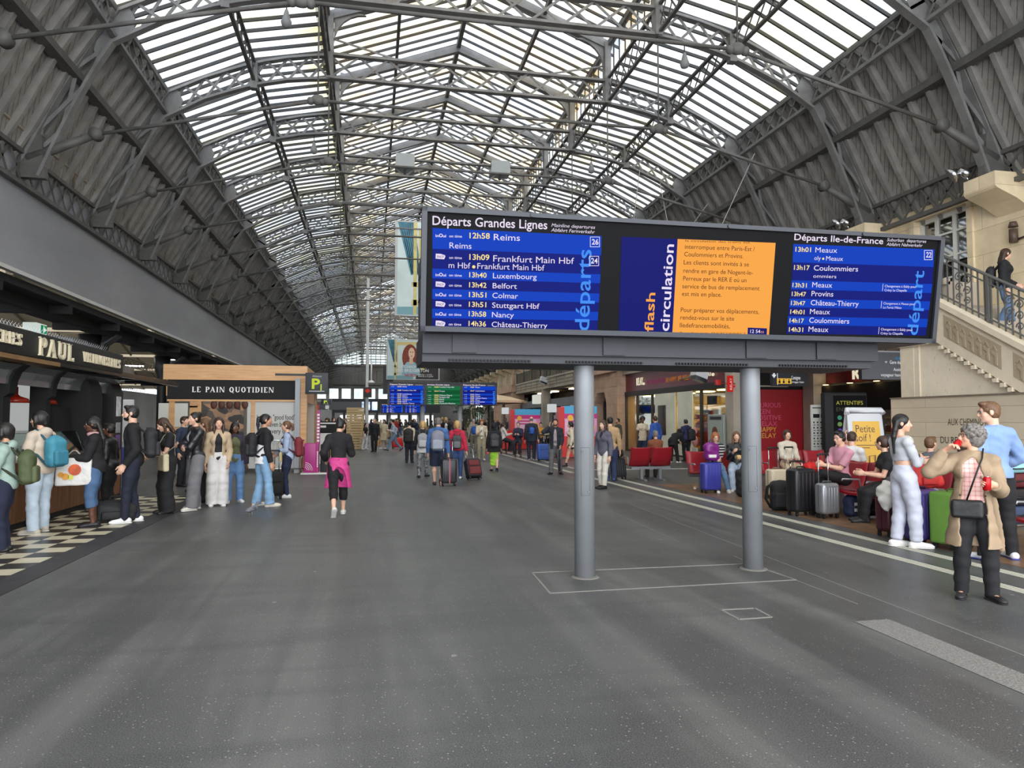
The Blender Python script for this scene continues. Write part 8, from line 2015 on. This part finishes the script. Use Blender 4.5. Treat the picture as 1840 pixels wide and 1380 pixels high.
 w = blond['world'](blond['hands'][-1][0]+V(.06, .08, .0)); t = thing('food_box', 'cardboard food box held by the girl with long blond hair', 'food box', tuple(w))
 g = MB(); g.prism([(-.07, -.03), (.07, -.03), (.09, .03), (-.09, .03)], (0, .06, 0), (1, 0, 0), (0, 0, 1), .12); g.build('box_body', M((206, 168, 120), .6), t); g = MB(); g.ball((0, 0, .03), .06, 10, (1, .8, .4)); g.build('food', M((226, 190, 110), .7, 0, (30, .5)), t)
 t = thing('paper_cup', 'small paper cup standing on the floor left of the violet blue case', 'cup', tuple(G(1249, 882))); g = MB(); g.lathe([(.028, 0), (.04, .11), (.043, .11), (.04, .105), (.03, .02)], (0, 0, 0), 16); g.build('cup_body', M((196, 160, 116), .6), t); g = MB(); g.lathe([(.033, .03), (.039, .08), (.0385, .08), (.033, .03)], (0, 0, 0), 16); g.build('sleeve_print', M((226, 214, 196), .6), t)
 seated('person in beige jacket seated behind the right post', 9.75, 15.42, 190, 1.72, hair='bob', hair_m=H_BRN, top=T((206, 196, 178), 'jacket', th=.02), bottom=dict(kind='trousers', c=(196, 176, 146)), shoes=KSH)
 soft_bag('bright red bag lying on the bench behind the right post', 'bag', (10.3, 15.3, .43), (.22, .13, .10), (226, 40, 36), .2, 'bag')
 # near side of the long bench (facing the hall), then its far side
 seated('man in pink tee shirt with black headphones and crossed legs', 8.22, 11.35, 262, 1.80, sex='m', hair='short', hair_m=H_BLK, top=T((206, 146, 162), 'tee', sleeve='short', th=.016, hem=-.03, slen=.8), bottom=dict(kind='slim', c=(28, 28, 30)), shoes=dict(c=(26, 25, 26), kind='boot'),
           pose=dict(lean=(2, -4, 0), head=(-4, 6), lh=(-.02, .22, .475), rh=(.02, .24, .47), lcurl=.7, rcurl=.7, lf=(.14, .34, .18, -30, -10), lk=(.1, 1, .8), rf=(.02, .26, 0, 4)), extras=[glasses, headphones])
 seated('woman in black tee shirt with dark ponytail turned to the right', 8.22, 10.1, 292, 1.70, hair='pony', hair_m=H_BRN, top=T((30, 30, 32), 'tee', sleeve='short', hem=.0), bottom=dict(kind='trousers', c=(30, 30, 33)), shoes=KSH, g=1.12, pose=dict(lean=(10, 0, 0), head=(48, 4), lh=(-.04, .24, .46), rh=(.06, .25, .46), hairlen=-1.15), extras=[glasses])
 seated('man in white tee shirt seen from behind on the bench', 8.95, 12.0, 70, 1.76, sex='m', hair='short', hair_m=H_BRN, top=T((226, 224, 222), 'tee', sleeve='short', th=.016), bottom=dict(kind='jeans', c=(60, 72, 100)), shoes=WSH, pose=dict(head=(-18, 8)))
 seated('woman in pink headscarf and pink coat with hand at her face', 9.65, 13.2, 205, 1.62, hair='hijab', hair_m=cloth((224, 168, 176)), skin=SKIN_M, top=T((214, 152, 162), 'coat', th=.024, hem=-.06), bottom=dict(kind='trousers', c=(190, 130, 140)), shoes=KSH, pose=dict(rh=(.03, .14, .80), rhd=(-.2, .1, 1), re=(.6, .3, -1), head=(-30, 10)))
 seated('white haired woman in dark coat on the far side of the bench', 9.0, 10.72, 330, 1.62, hair='curly', hair_m=H_WHT, top=T((38, 42, 58), 'coat', th=.022), bottom=dict(kind='trousers', c=(40, 40, 50)), shoes=KSH, pose=dict(head=(-24, 0)))
 seated('dark haired man facing the white haired woman', 9.15, 11.25, 120, 1.70, sex='m', hair='short', hair_m=H_BLK, top=T((40, 42, 52), 'jacket', th=.02), bottom=dict(kind='trousers', c=(44, 44, 50)), shoes=KSH, pose=dict(head=(40, 0)))
 seated('brown haired person in grey on the far side of the bench', 9.0, 10.12, 80, 1.66, hair='short', hair_m=H_LBR, top=T((96, 96, 104), 'jacket', th=.02), bottom=dict(kind='trousers', c=(50, 50, 56)), shoes=KSH)
 seated('dark haired person nearest the standing girl on the far side of the bench', 9.0, 9.45, 90, 1.62, hair='bob', hair_m=H_BRN, top=T((70, 66, 66), 'jacket', th=.02), bottom=dict(kind='trousers', c=(50, 50, 56)), shoes=KSH)
 seated('grey haired woman in brown coat seen from behind on the small bench', 7.86, 18.95, 6, 1.62, hair='short', hair_m=H_GRY, top=T((122, 72, 44), 'coat', th=.024), bottom=dict(kind='trousers', c=(60, 54, 50)), shoes=KSH)
 person('man in dark jacket standing just beyond the small red bench', at=(7.0, 20.4), h=1.3, vox=.016, face=190, sex='m', hair='short', hair_m=H_BLK, top=T((48, 48, 60), 'jacket', th=.02), bottom=dict(kind='trousers', c=(50, 50, 56)), shoes=KSH)
 # tables by the red kiosks
 for (u, v, h_, fc, lab, c, hm_) in ((931, 822, 1.72, 200, 'person in navy jacket sitting on a stool by the farther red kiosk', (40, 42, 66), H_GRY), (972, 815, 1.66, 190, 'woman in ochre jumper sitting at the terrace table', (206, 150, 62), H_BLK), (990, 817, 1.64, 300, 'white haired person at the terrace table behind the phoning man', (206, 196, 170), H_WHT), (905, 816, 1.66, 80, 'woman in white top resting her head by the red kiosk', (222, 214, 210), H_BRN)):
  p = G(u, v); zs = .62
  t = thing('bar_stool', 'dark bar stool under the ' + lab.split(' by ')[0].split(' at ')[0].replace(' sitting on a stool', ''), 'stool', (p.x, p.y, 0)); g = MB(); g.cyl((0, 0, .54), (0, 0, .58), .17, .17, 14); g.build('seat', DARK, t)
  for sx, sy in ((-.13, -.13), (.13, -.13), (.13, .13), (-.13, .13)): g = MB(); g.bar((sx, sy, 0), (sx*.7, sy*.7, .54), .025); g.build('leg', DARK, t)
  person(lab, at=(p.x, p.y), h=h_, face=fc, hair='short' if hm_ != H_BRN else 'bob', hair_m=hm_, top=T(c, 'jacket', th=.02), bottom=dict(kind='trousers', c=(44, 44, 52)), shoes=KSH, pose=sit(pelvis=(0, 0, (.58+.105*h_)/h_), lh=(-.05, .2, .58), rh=(.05, .2, .58), lf=(-.06, .2, .08), rf=(.06, .2, .08)))
 p = G(982, 818); t = thing('terrace_table', 'small dark terrace table by the phoning man', 'table', (p.x, p.y, 0)); g = MB(); g.cyl((0, 0, .94), (0, 0, .97), .34, .34, 20); g.build('table_top', M((120, 104, 88), .4), t); g = MB(); g.cyl((0, 0, .03), (0, 0, .94), .03, .03, 10); g.cyl((0, 0, 0), (0, 0, .03), .25, .25, 18); g.build('pedestal', DARK, t)
 # ---- right foreground
 P('girl with long black hair in grey crop top and pale grey joggers', 1627, 983, 746, 96, hair='longback', hair_m=H_BLK, top=T((198, 200, 206), 'crop_top', hem=.115, th=.008, neck='wide', cuff=.95), bottom=dict(kind='joggers', c=(196, 198, 212), waist=.085), shoes=dict(c=(228, 226, 222), big=1.12),
      pose=dict(head=(32, 2), lean=(-4, 0, 4), rh=(.0, .15, .66), lh=(-.03, .15, .64), re=(.8, -.5, -.8), hairlen=-1.75, rf=(.06, .05, 0, 20), lf=(-.05, -.04, 0, 8)))
 P('tall man in light blue shirt and black trousers seen from behind', 1795, 1006, 723, 6, sex='m', hair='short', hair_m=H_LBR, top=T((128, 156, 200), 'top', hem=-.02, th=.022, arm=1.15, collar=1, fold=.004), bottom=dict(kind='trousers', c=(28, 28, 31)), shoes=dict(c=(224, 224, 226), sole=(50, 60, 140)), pose=dict(head=(-66, 4), rh=(.11, .13, .57), lh=(-.10, .13, .57), lf=(-.10, 0, 0, -14), rf=(.11, .02, 0, 16), re=(1, -.5, -.4)), extras=[glasses])
 # woman in the trench coat drinking from a can
 check = bpy.data.materials.new('pink_check_shirt'); check.use_nodes = True; k = NT(check.node_tree); b = check.node_tree.nodes['Principled BSDF']; xx = k.xyz(k.obj())
 la = k.math('GREATER_THAN', k.math('FRACT', k.math('MULTIPLY', xx[0], 24)), .7); lb = k.math('GREATER_THAN', k.math('FRACT', k.math('MULTIPLY', xx[2], 24)), .7)
 k.l(k.mix(k.math('MULTIPLY', k.math('ADD', la, lb), .32), lin((228, 190, 182)), lin((196, 84, 80))), b.inputs['Base Color']); b.inputs['Roughness'].default_value = .85
 CAN = M((196, 24, 30), .25, .5)
 def can(b, d, n):
  d = np.array(d); b.location = b.location; ax = Vector(b['axis']) if 'axis' in b else Vector((0, 0, 1))
  q = Vector((0, 0, 1)).rotation_difference(ax); g = MB(); g.lathe([(.024, -.062), (.033, -.052), (.033, .046), (.026, .060)], (0, 0, 0), 20); g.v = [tuple(q @ Vector(p)) for p in g.v]; g.build('can_body', CAN, b)
  g = MB(); g.lathe([(.026, .060), (.027, .064), (.020, .062), (.002, .061)], (0, 0, 0), 20); g.lathe([(.024, -.062), (.018, -.064), (.002, -.060)][::-1], (0, 0, 0), 20); g.v = [tuple(q @ Vector(p)) for p in g.v]; g.build('can_end', CHROME, b)
 def cans(fr):
  w, d, n, c = fr['hands'][1]; f = fr['f']; mouth = fr['hd'](0, .46, -.27); p = w+d*.055*f+n*.034; p = mouth-nrm(mouth-p)*.068
  t = thing('drink_can', 'red drink can tipped at the lips of the woman in the trench coat', 'drink can', tuple(fr['world'](p))); a = nrm(mouth-p); Rz_ = rz(fr['root'].rotation_euler[2]); t['axis'] = tuple(Rz_ @ a); can(t, d, n); del t['axis']
  w, d, n, c = fr['hands'][-1]; p = w+d*.055*f+n*.034
  t = thing('drink_can', 'upright red drink can in the lower hand of the woman in the trench coat', 'drink can', tuple(fr['world'](p))); t['axis'] = (.05, 0, 1); can(t, d, n); del t['axis']
 def coat_bits(fr):
  f = fr['f']; ys, xs, sp, n = fr['ys'], fr['xs'], fr['sp'], fr['neck']; TR = cloth((150, 129, 104))
  for s in (-1, 1):
   S = Solid(); S.chain([n-ys*.03*f+xs*s*.02*f+sp*.025*f, n+xs*s*.045*f+sp*.014*f, n+ys*.055*f+xs*s*.052*f-sp*.05*f, n+ys*.078*f+xs*s*.05*f-sp*.12*f], [.014*f, .018*f, .022*f, .008*f], .01, sq=(ys, .5)); solid_obj('lapel', S, .006, TR, fr['root'])
  g = MB()
  for s in (-1, 1):
   for zz in (.06, -.05): q = fr['pel']+sp*zz*f+xs*s*.062*f+ys*(.078 if zz > .05 else .085)*f; g.ball(tuple(q), .009, 8, (1, .6, 1))
  g.build('buttons', M((50, 36, 28), .4), fr['root'])
  S = Solid(); q = fr['pel']+xs*-.10*f; S.chain([q+sp*.04*f+ys*.05*f, q-sp*.1*f+ys*.05*f-xs*.02*f, q-sp*.24*f-xs*.03*f+ys*.04*f], [.016*f]*3, .01, sq=(ys, .35)); solid_obj('belt', S, .006, TR, fr['root'])
 P('grey haired woman in beige trench coat drinking from a red can', 1755, 1074, 768, 218, hair='curly', hair_m=H_GRY, skin=(214, 164, 136), g=1.10, top=T((152, 131, 106), 'coat', hem=-.235, th=.024, flare=.125, open=.07, arm=1.0, fold=.005, under=dict(c=(0, 0, 0), m=check, th=.010, hem=-.01, sleeve='none', kind='shirt')), bottom=dict(kind='trousers', c=(27, 27, 30), waist=.015), shoes=dict(c=(36, 35, 38), kind='flat'),
      pose=dict(head=(72, -10), rh=(.147, .068, .862), rhd=(-.45, .25, .35), rpn=(-.6, .5, -.2), re=(.9, .5, -.6), rcurl=.75, lh=(-.085, .17, .675), lhd=(.75, .35, .25), lpn=(.3, .7, .0), lcurl=.8, le=(-.4, -.5, -1), lf=(-.075, .03, 0, -24), rf=(.075, 0, 0, 10), lean=(-2, 0, 8)),
      extras=[glasses, cans, coat_bits, shoulder_bag('black leather crossbody bag of the woman in the trench coat', (26, 26, 28), 1, (.13, .05, .085), -.02, .075, .03, 'shoulder_bag', -1, 'bag', .03)])
 # climbing the stairs
 p = PX(1806, 560, 13.0); ys_ = p.y; zf = sz(ys_)-.22-.04
 person('woman in black jacket with sunglasses on her hair coming down the stairs', at=(13.0, ys_), z=zf, h=1.68, vox=.0115, face=140, hair='longback', hair_m=H_BRN, top=T((28, 28, 31), 'jacket', th=.026, collar=1, open=.03, under=dict(c=(196, 198, 206), th=.008, sleeve='none')), bottom=dict(kind='jeans', c=(96, 124, 160)), shoes=WSH, pose=dict(head=(-34, 6), lh=(-.16, .12, .56), lf=(-.05, .06, 0), rf=(.05, -.06, .03)), extras=[backpack('black rucksack on the woman coming down the stairs', (26, 27, 31), None, 1.0)])
# ---- distant crowd
rnd = random.Random(21)
TOPS = [('black', (30, 30, 33)), ('dark grey', (66, 66, 70)), ('navy', (36, 42, 66)), ('white', (222, 220, 216)), ('beige', (196, 176, 146)), ('olive', (92, 92, 64)), ('red', (170, 46, 48)), ('pale blue', (150, 172, 204)), ('brown', (104, 74, 54)), ('pink', (214, 150, 160))]
HRS = [('black', H_BLK, 'short'), ('brown', H_BRN, 'longback'), ('blond', H_BLD, 'bob'), ('grey', H_GRY, 'crop'), ('dark', H_BLK, 'pony')]
BTS = [('black trousers', (30, 30, 34), 'trousers'), ('blue jeans', (70, 96, 140), 'slim'), ('beige trousers', (186, 168, 136), 'trousers'), ('grey trousers', (100, 100, 104), 'wide')]
used = set(); placed = []
spots = [(604+q*10.3+rnd.uniform(-4, 4), rnd.uniform(783, 797)) for q in range(16)] + [(608+q*6.2+rnd.uniform(-3, 3), rnd.uniform(779, 785)) for q in range(24)] + [(764+q*9.5+rnd.uniform(-3, 3), rnd.uniform(782, 797)) for q in range(17)] + [(700+q*11+rnd.uniform(-3, 3), rnd.uniform(780, 786)) for q in range(17)]
for (u, v) in spots:
 q = G(u, v)
 if q.x > 12.6 or any((q-p_).length < .75 for p_ in placed): continue
 placed.append(q)
 while True:
  a, b_, c = rnd.choice(TOPS[:3]*3+TOPS), rnd.choice(HRS), rnd.choice(BTS); fc = rnd.choice((0, 20, 180, 200, 270, 90)); dirn = {0: 'walking away', 20: 'walking away', 180: 'facing the camera', 200: 'facing the camera', 270: 'turned to the left', 90: 'turned to the right'}[fc]
  key = (a[0], b_[0], c[0], dirn)
  if key not in used: used.add(key); break
 h_ = rnd.uniform(1.6, 1.84)
 person('distant traveller %s, %s hair, %s top and %s' % (dirn, b_[0], a[0], c[0]), u, v, h=h_, face=fc+rnd.uniform(-15, 15), sex=rnd.choice('mf'), hair=b_[2], hair_m=b_[1], skin=rnd.choice((SKIN_L, SKIN_M, SKIN_T, SKIN_D)), top=T(a[1], 'jacket', th=.02), bottom=dict(kind=c[2], c=c[1]), shoes=KSH, pose=rnd.choice((WALK, WALK2, {}, {})), group='distant crowd of travellers')
# ------------------------------------------------------------------ luggage standing on the floor
def at(u, v): p = G(u, v); return (p.x, p.y, 0)
suitcase('small black trolley case beside the woman with pale flared jeans', at(493, 897), .3, .34, .22, .5, (26, 26, 28), 'soft', .42)
soft_bag('black duffel bag on the chequered floor behind the woman with braids', 'duffel_bag', at(207, 938), (.33, .2, .17), (28, 28, 30), .3, 'bag')
suitcase('black hard case with a pink strap beside the man in blue', at(806, 873), .1, .40, .25, .60, (44, 44, 48), 'hard', .46)
g = MB(); g.box((-.012, -.137, .075), (.012, .137, .675)); o = g.build('luggage_strap', M((196, 96, 116), .7)); o.parent = [x for x in COL.objects if x.get('label', '').startswith('black hard case with a pink')][0]
c = suitcase('dark red and black soft case tilted behind the woman in red', at(853, 862), .25, .42, .27, .52, (44, 36, 40), 'soft', .42, -.42, (104, 40, 40))
suitcase('red hard case behind the striding man', at(714, 806), .2, .62, .3, .55, (206, 36, 40), 'hard', 0)
suitcase('royal blue soft case pulled by the bald man', at(977, 829), .15, .46, .28, .62, (66, 96, 168), 'soft', .4, -.22)
suitcase('black trolley case beside the man in the tan jacket', at(1113, 862), .2, .40, .26, .52, (42, 44, 47), 'hard', .3, -.2)
b = soft_bag('black travel bag strapped on the trolley case by the tan jacket man', 'travel_bag', (0, 0, 0), (.18, .12, .11), (32, 32, 35), .2, 'bag'); p = at(1113, 862); b.location = (p[0]-.03, p[1]+.12, .63)
vb = suitcase('violet blue hard case in front of the woman in the striped jumper', at(1277, 886), .08, .44, .27, .62, (62, 66, 156), 'hard', 0)
b = thing('backpack', 'shiny purple rucksack on the violet blue case', 'backpack', tuple(Vector(at(1280, 886))+Vector((.0, .02, .72)))); S = Solid(); S.rbox(V(0, 0, .2), V(.17, .11, .2), None, .08, .01); S.ell(V(0, 0, .32), V(.15, .11, .12), None, .04); solid_obj('bag_body', S, .010, M((126, 34, 126), .35, 0, (16, .6), (4, .25)), b, (.010, 20, 1)); g = MB(); g.rbox((-.12, -.135, .08), (.06, -.09, .15), .01); g.build('white_label', WHITE, b); g = MB(); g.tube([(-.05, 0, .42), (-.04, 0, .47), (.04, 0, .47), (.05, 0, .42)], .009, 6); g.build('grab_handle', M((70, 20, 72), .7), b)
soft_bag('large black soft bag beside the girl with blond hair', 'travel_bag', at(1338, 893), (.17, .15, .30), (30, 30, 33), .1, 'bag')
suitcase('cream hard case behind the black rucksack by the right post', at(1396, 896), .1, .42, .26, .55, (206, 192, 166), 'hard', .42, 0, None)
suitcase('second cream case farther from the right post with a raised chrome handle', at(1424, 890), .2, .40, .25, .50, (214, 204, 184), 'hard', .46)
b = thing('backpack', 'black rucksack standing on the floor left of the tall black case', 'backpack', at(1404, 917), -.3); S = Solid(); S.rbox(V(0, 0, .27), V(.19, .13, .27), None, .09, .01); S.ell(V(0, -.02, .35), V(.17, .13, .18), None, .05); S.plane(V(0, 0, 0), V(0, 0, -1)); solid_obj('bag_body', S, .010, M((28, 28, 30), .7, 0, (20, .4)), b, (.006, 24, 2)); S = Solid(); S.rbox(V(0, -.13, .2), V(.14, .04, .14), None, .035, .01); solid_obj('front_pocket', S, .010, M((36, 36, 39), .7, 0, (20, .4)), b)
for s in (-1, 1): g = MB(); g.tube([(-.12, s*.06, .5), (-.24, s*.06, .42), (-.27, s*.05, .2), (-.18, s*.06, .04)], .016, 6); g.build('strap', M((20, 20, 22), .8), b)
suitcase('tall black hard case beside the man in the pink tee shirt', at(1440, 926), .18, .46, .28, .74, (34, 34, 37), 'hard', .10)
suitcase('silver grey hard case with raised handle in front of the pink tee shirt man', at(1487, 931), .15, .37, .23, .52, (150, 152, 156), 'hard', .46, 0, None, .25, .5)
b = soft_bag('small navy rucksack with white print under the crossed legs', 'backpack', at(1531, 928), (.14, .1, .18), (42, 50, 84), .2, 'backpack')
for z in (.1, .2): g = MB(); g.box((-.08, -.135, z), (.06, -.125, z+.05)); g.build('print', WHITE, b)
soft_bag('black sports bag under the bench by the woman in the black tee shirt', 'sports_bag', tuple(Vector(at(1578, 925))), (.2, .13, .15), (30, 30, 34), .4, 'bag')
suitcase('dark maroon hard case left of the girl in pale joggers', at(1604, 963), .2, .42, .26, .52, (74, 30, 40), 'hard', 0)
b = thing('jacket', 'grey jacket draped over the maroon case', 'jacket', tuple(Vector(at(1606, 965))+Vector((0, .0, .57)))); S = Solid(); S.ell(V(.05, 0, .1), V(.24, .18, .17), None, .03); S.ell(V(.12, .02, .0), V(.18, .19, .12), None, .05); solid_obj('cloth', S, .010, cloth((76, 72, 72)), b, (.014, 18, 1))
b = thing('scarf', 'white crumpled cloth on the grey jacket over the maroon case', 'cloth', tuple(Vector(at(1595, 968))+Vector((-.03, -.06, .60)))); S = Solid(); S.ell(V(0, 0, .06), V(.15, .13, .14), None, .03); S.ell(V(-.05, -.05, -.06), V(.10, .08, .13), None, .05); solid_obj('cloth', S, .009, cloth((222, 220, 214)), b, (.016, 24, 1))
pc = suitcase('purple blue hard case with grey trim right of the girl in joggers', at(1657, 978), .25, .44, .28, .66, (72, 62, 126), 'hard', 0)
g = MB(); g.tube([(.222, -.10, .1), (.226, -.10, .40), (.215, -.10, .70), (.15, -.10, .735)], .016, 8); o = g.build('grey_trim', M((150, 152, 158), .4), pc)
b = thing('backpack', 'bright red rucksack lying on top of the purple case', 'backpack', tuple(Vector(at(1662, 975))+Vector((.05, .1, .73)))); S = Solid(); S.ell(V(0, 0, .15), V(.27, .18, .18), None, .03); S.rbox(V(.02, 0, .1), V(.24, .16, .1), None, .07, .03); S.plane(V(0, 0, 0), V(0, 0, -1)); solid_obj('bag_body', S, .010, M((200, 48, 46), .6, 0, (16, .3), (4, .1)), b, (.008, 22, 1)); g = MB(); g.tube([(-.07, -.05, .30), (-.06, -.06, .38), (.05, -.06, .39), (.07, -.05, .31)], .012, 6); g.build('grab_handle', M((196, 34, 34), .6), b); g = MB(); g.rbox((-.12, -.2, .05), (.12, -.14, .16), .02); g.build('front_pocket', M((186, 44, 42), .6), b)
suitcase('large lime green soft case behind the trench coat', tuple(Vector(at(1712, 985))), .3, .50, .32, .66, (100, 142, 56), 'soft', 0)
t = thing('luggage_trolley', 'luggage trolley stacked behind the red rucksack', 'luggage trolley', (8.7, 8.55, 0), .1)
g = MB(); g.tube([(-.4, -.25, .2), (-.4, .3, .2), (-.4, .34, .95), (.4, .34, .95), (.4, .3, .2), (.4, -.25, .2), (-.4, -.25, .2)], .018, 8); g.build('frame', CHROME, t)
for sx in (-.35, .35):
 for sy in (-.2, .25): g = MB(); g.cyl((sx-.02, sy, .07), (sx+.02, sy, .07), .07, .07, 14); g.box((sx-.015, sy-.015, .07), (sx+.015, sy+.015, .2)); g.build('wheel', BLKP, t)
g = MB(); g.box((-.38, -.24, .2), (.38, .28, .22)); g.build('deck', BFR, t)
def lying(lab, c, z0, h, dx=0):
 t = thing('suitcase', lab, 'suitcase', (8.7+dx, 8.55, z0), .1); g = MB(); g.rbox((-.38, -.25, 0), (.38, .26, h), .05); g.build('shell', M(c, .4), t); g = MB(); g.box((-.384, -.254, h*.48), (.384, .264, h*.52)); g.build('zip', BLKP, t); g = MB(); g.tube([(-.09, -.25, h*.5), (-.08, -.29, h*.5), (.08, -.29, h*.5), (.09, -.25, h*.5)], .011, 6); g.build('carry_handle', BLKP, t)
lying('blue grey case lying at the bottom of the trolley stack', (70, 84, 116), .22, .24); lying('black case in the middle of the trolley stack', (36, 36, 40), .465, .24, .03); lying('dark maroon case near the top of the trolley stack', (96, 36, 44), .71, .20, -.02); lying('pale turquoise case lying on top of the trolley stack', (150, 206, 212), .915, .13, .02)
b = soft_bag('black bag with white flowers on the bench at the right frame edge', 'bag', (8.35, 7.25, .42), (.2, .14, .16), (28, 28, 32), .3, 'bag')
g = MB(); rr = random.Random(4)
for i in range(12): g.ball((-.26+rr.uniform(0, .02)+i*.04, -.17+rr.uniform(-.01, .01), .1+rr.uniform(0, .16)), .022, 6, (1, .4, 1))
o = g.build('flower_print', WHITE, b)
soft_bag('pale lilac bag beside the flowered black bag on the bench', 'bag', (8.35, 6.75, .42), (.16, .12, .15), (196, 196, 216), .1, 'bag')
# blue luggage trolley and white panels left of the oak kiosk, far left clutter
t = thing('notice_stand', 'white upright panel left of the oak kiosk', 'stand', (-7.4, 22.6, 0)); g = MB(); g.rbox((-.55, -.04, .0), (.55, .04, 2.25), .02); g.build('board', M((206, 208, 208), .5), t); g = MB(); g.box((-.5, -.045, .1), (.5, -.04, 1.0)); g.build('lower_panel', M((170, 174, 176), .5), t)
t = thing('ticket_machine', 'grey station machine standing left of the white panel', 'ticket machine', (-9.0, 21.5, 0)); g = MB(); g.rbox((-.5, -.3, 0), (.5, .3, 2.0), .04); g.build('cabinet', M((120, 122, 126), .5), t); g = MB(); g.box((-.35, -.31, 1.1), (.35, -.3, 1.7)); g.build('screen', E((50, 80, 170), .6), t)
t = thing('push_chair', 'folded blue trolley left of the oak kiosk', 'trolley', (-6.9, 21.4, 0)); g = MB(); g.tube([(-.2, .1, .2), (-.2, .2, 1.05), (.2, .2, 1.05), (.2, .1, .2)], .018, 8); g.build('frame', CHROME, t); g = MB(); g.rbox((-.22, -.1, .2), (.22, .16, .9), .05); g.build('bag', M((44, 62, 140), .6), t)
for sx in (-.18, .18): g = MB(); g.cyl((sx-.02, .1, .09), (sx+.02, .1, .09), .09, .09, 12); g.build('wheel', BLKP, t)
# ------------------------------------------------------------------ pigeon walking on the floor
p = G(452, 927); t = thing('pigeon', 'grey pigeon walking on the dark floor near the queue', 'pigeon', (p.x, p.y, 0), -math.radians(48))
S = Solid(); S.cone(V(0, -.05, .105), V(0, .065, .135), .043, .047, .03); S.cone(V(0, -.05, .105), V(0, -.15, .08), .034, .012, .03, (V(0, 0, 1), .5)); S.cone(V(0, .08, .15), V(0, .105, .20), .032, .021, .02); S.ell(V(0, .115, .222), V(.021, .028, .022), None, .012); S.cone(V(0, .135, .222), V(0, .162, .215), .008, .004, .006)
for s in (-1, 1): S.cone(V(s*.018, -.0, .075), V(s*.02, .005 if s > 0 else -.03, .012), .010, .006, .01); S.cone(V(s*.02, .005 if s > 0 else -.03, .006), V(s*.02, .035 if s > 0 else 0, .005), .005, .004, .004)
solid_obj('body', S, .0045, M((112, 114, 122), .6, 0, (60, .4), (14, .25)), t)
for s in (-1, 1): S = Solid(); S.cone(V(s*.038, .04, .135), V(s*.022, -.10, .105), .030, .012, .02, (V(1, 0, 0), .4)); solid_obj('wing', S, .0045, M((82, 84, 94), .6, 0, (60, .4), (16, .4)), t)
S = Solid(); S.cone(V(0, -.12, .09), V(0, -.19, .072), .024, .02, .01, (V(0, 0, 1), .25)); solid_obj('tail', S, .0045, M((66, 68, 76), .6), t)
# ------------------------------------------------------------------ fittings hung under the roof
for (u0, u1, v0, v1, Y, lab) in ((710, 745, 281, 303, 30.2, 'grey box projector on the roof cross bar, left one'), (881, 915, 294, 313, 30.2, 'grey box projector on the roof cross bar, right one')):
 a = PY(u0, v1, Y); c = PY(u1, v0, Y); w = c.x-a.x; h = c.z-a.z; t = thing('roof_projector', lab, 'projector', ((a.x+c.x)/2, Y, a.z))
 g = MB(); g.prism([(-w/2, 0), (w/2, 0), (w/2*.94, h), (-w/2*.94, h)], (0, .5, 0), (1, 0, 0), (0, 0, 1), .8); g.build('lamp_housing', M((150, 156, 158), .5), t)
 g = MB(); g.box((-.06, 0, -.2), (.06, .12, 0)); g.build('bracket', DARK, t); g = MB(); g.cyl((0, .1, h), (0, .1, 12.0-a.z), .02, .02, 6); g.build('hanger', DARK, t)
for i, y in enumerate((17.6, 26.0, 34.4)):
 for s in (-1, 1):
  t = thing('roof_lamp', '%s glass lamp hung under roof truss %s from the camera, %s side' % ('white', ('nearest', 'second', 'third')[i], 'left' if s < 0 else 'right'), 'lamp', (XC+s*5.2, y, 11.2)); g = MB(); g.lathe([(.02, 0), (.10, .04), (.13, .14), (.09, .24), (.05, .4), (.03, .45)], (0, 0, 0), 14); g.build('lamp_shade', M((120, 122, 122), .5), t); g = MB(); g.cyl((0, 0, .45), (0, 0, .7), .015, .015, 6); g.build('hanger', DARK, t)
# thin stay wires fanning out above the big board
k_ = 0
for (x0, y0, z0, x1, y1, z1) in ((8.6, 21.8, 9.9, 7.4, 20, 5.6), (9.3, 21.8, 9.5, 10.2, 22, 5.4), (10.3, 17.6, 9.0, 8.8, 18.2, 5.5), (6.6, 26, 9.6, 8.6, 25, 5.6), (9.2, 26.0, 9.4, 9.2, 26, 5.5), (7.5, 26, 9.6, 7.5, 26, 5.4), (11.0, 21.8, 8.9, 8.4, 22, 5.4)):
 g = MB(); g.cyl((0, 0, 0), (x1-x0, y1-y0, z1-z0), .012, .012, 5); o = g.build('stay_wire', M((150, 146, 140), .5)); o.location = (x0, y0, z0); tag(o, 'thin pale stay wire hanging from the roof tie rods above the large board', 'wire', 'stay wires above the large board')
g = MB(); g.bar((0, 0, 0), (4.6, 0, 0), .03); o = g.build('cable_bar', M((150, 146, 140), .5)); o.location = (6.6, 20.5, 5.62); tag(o, 'thin horizontal bar hung on stay wires above the large board', 'bar')
bpy.context.view_layer.update()
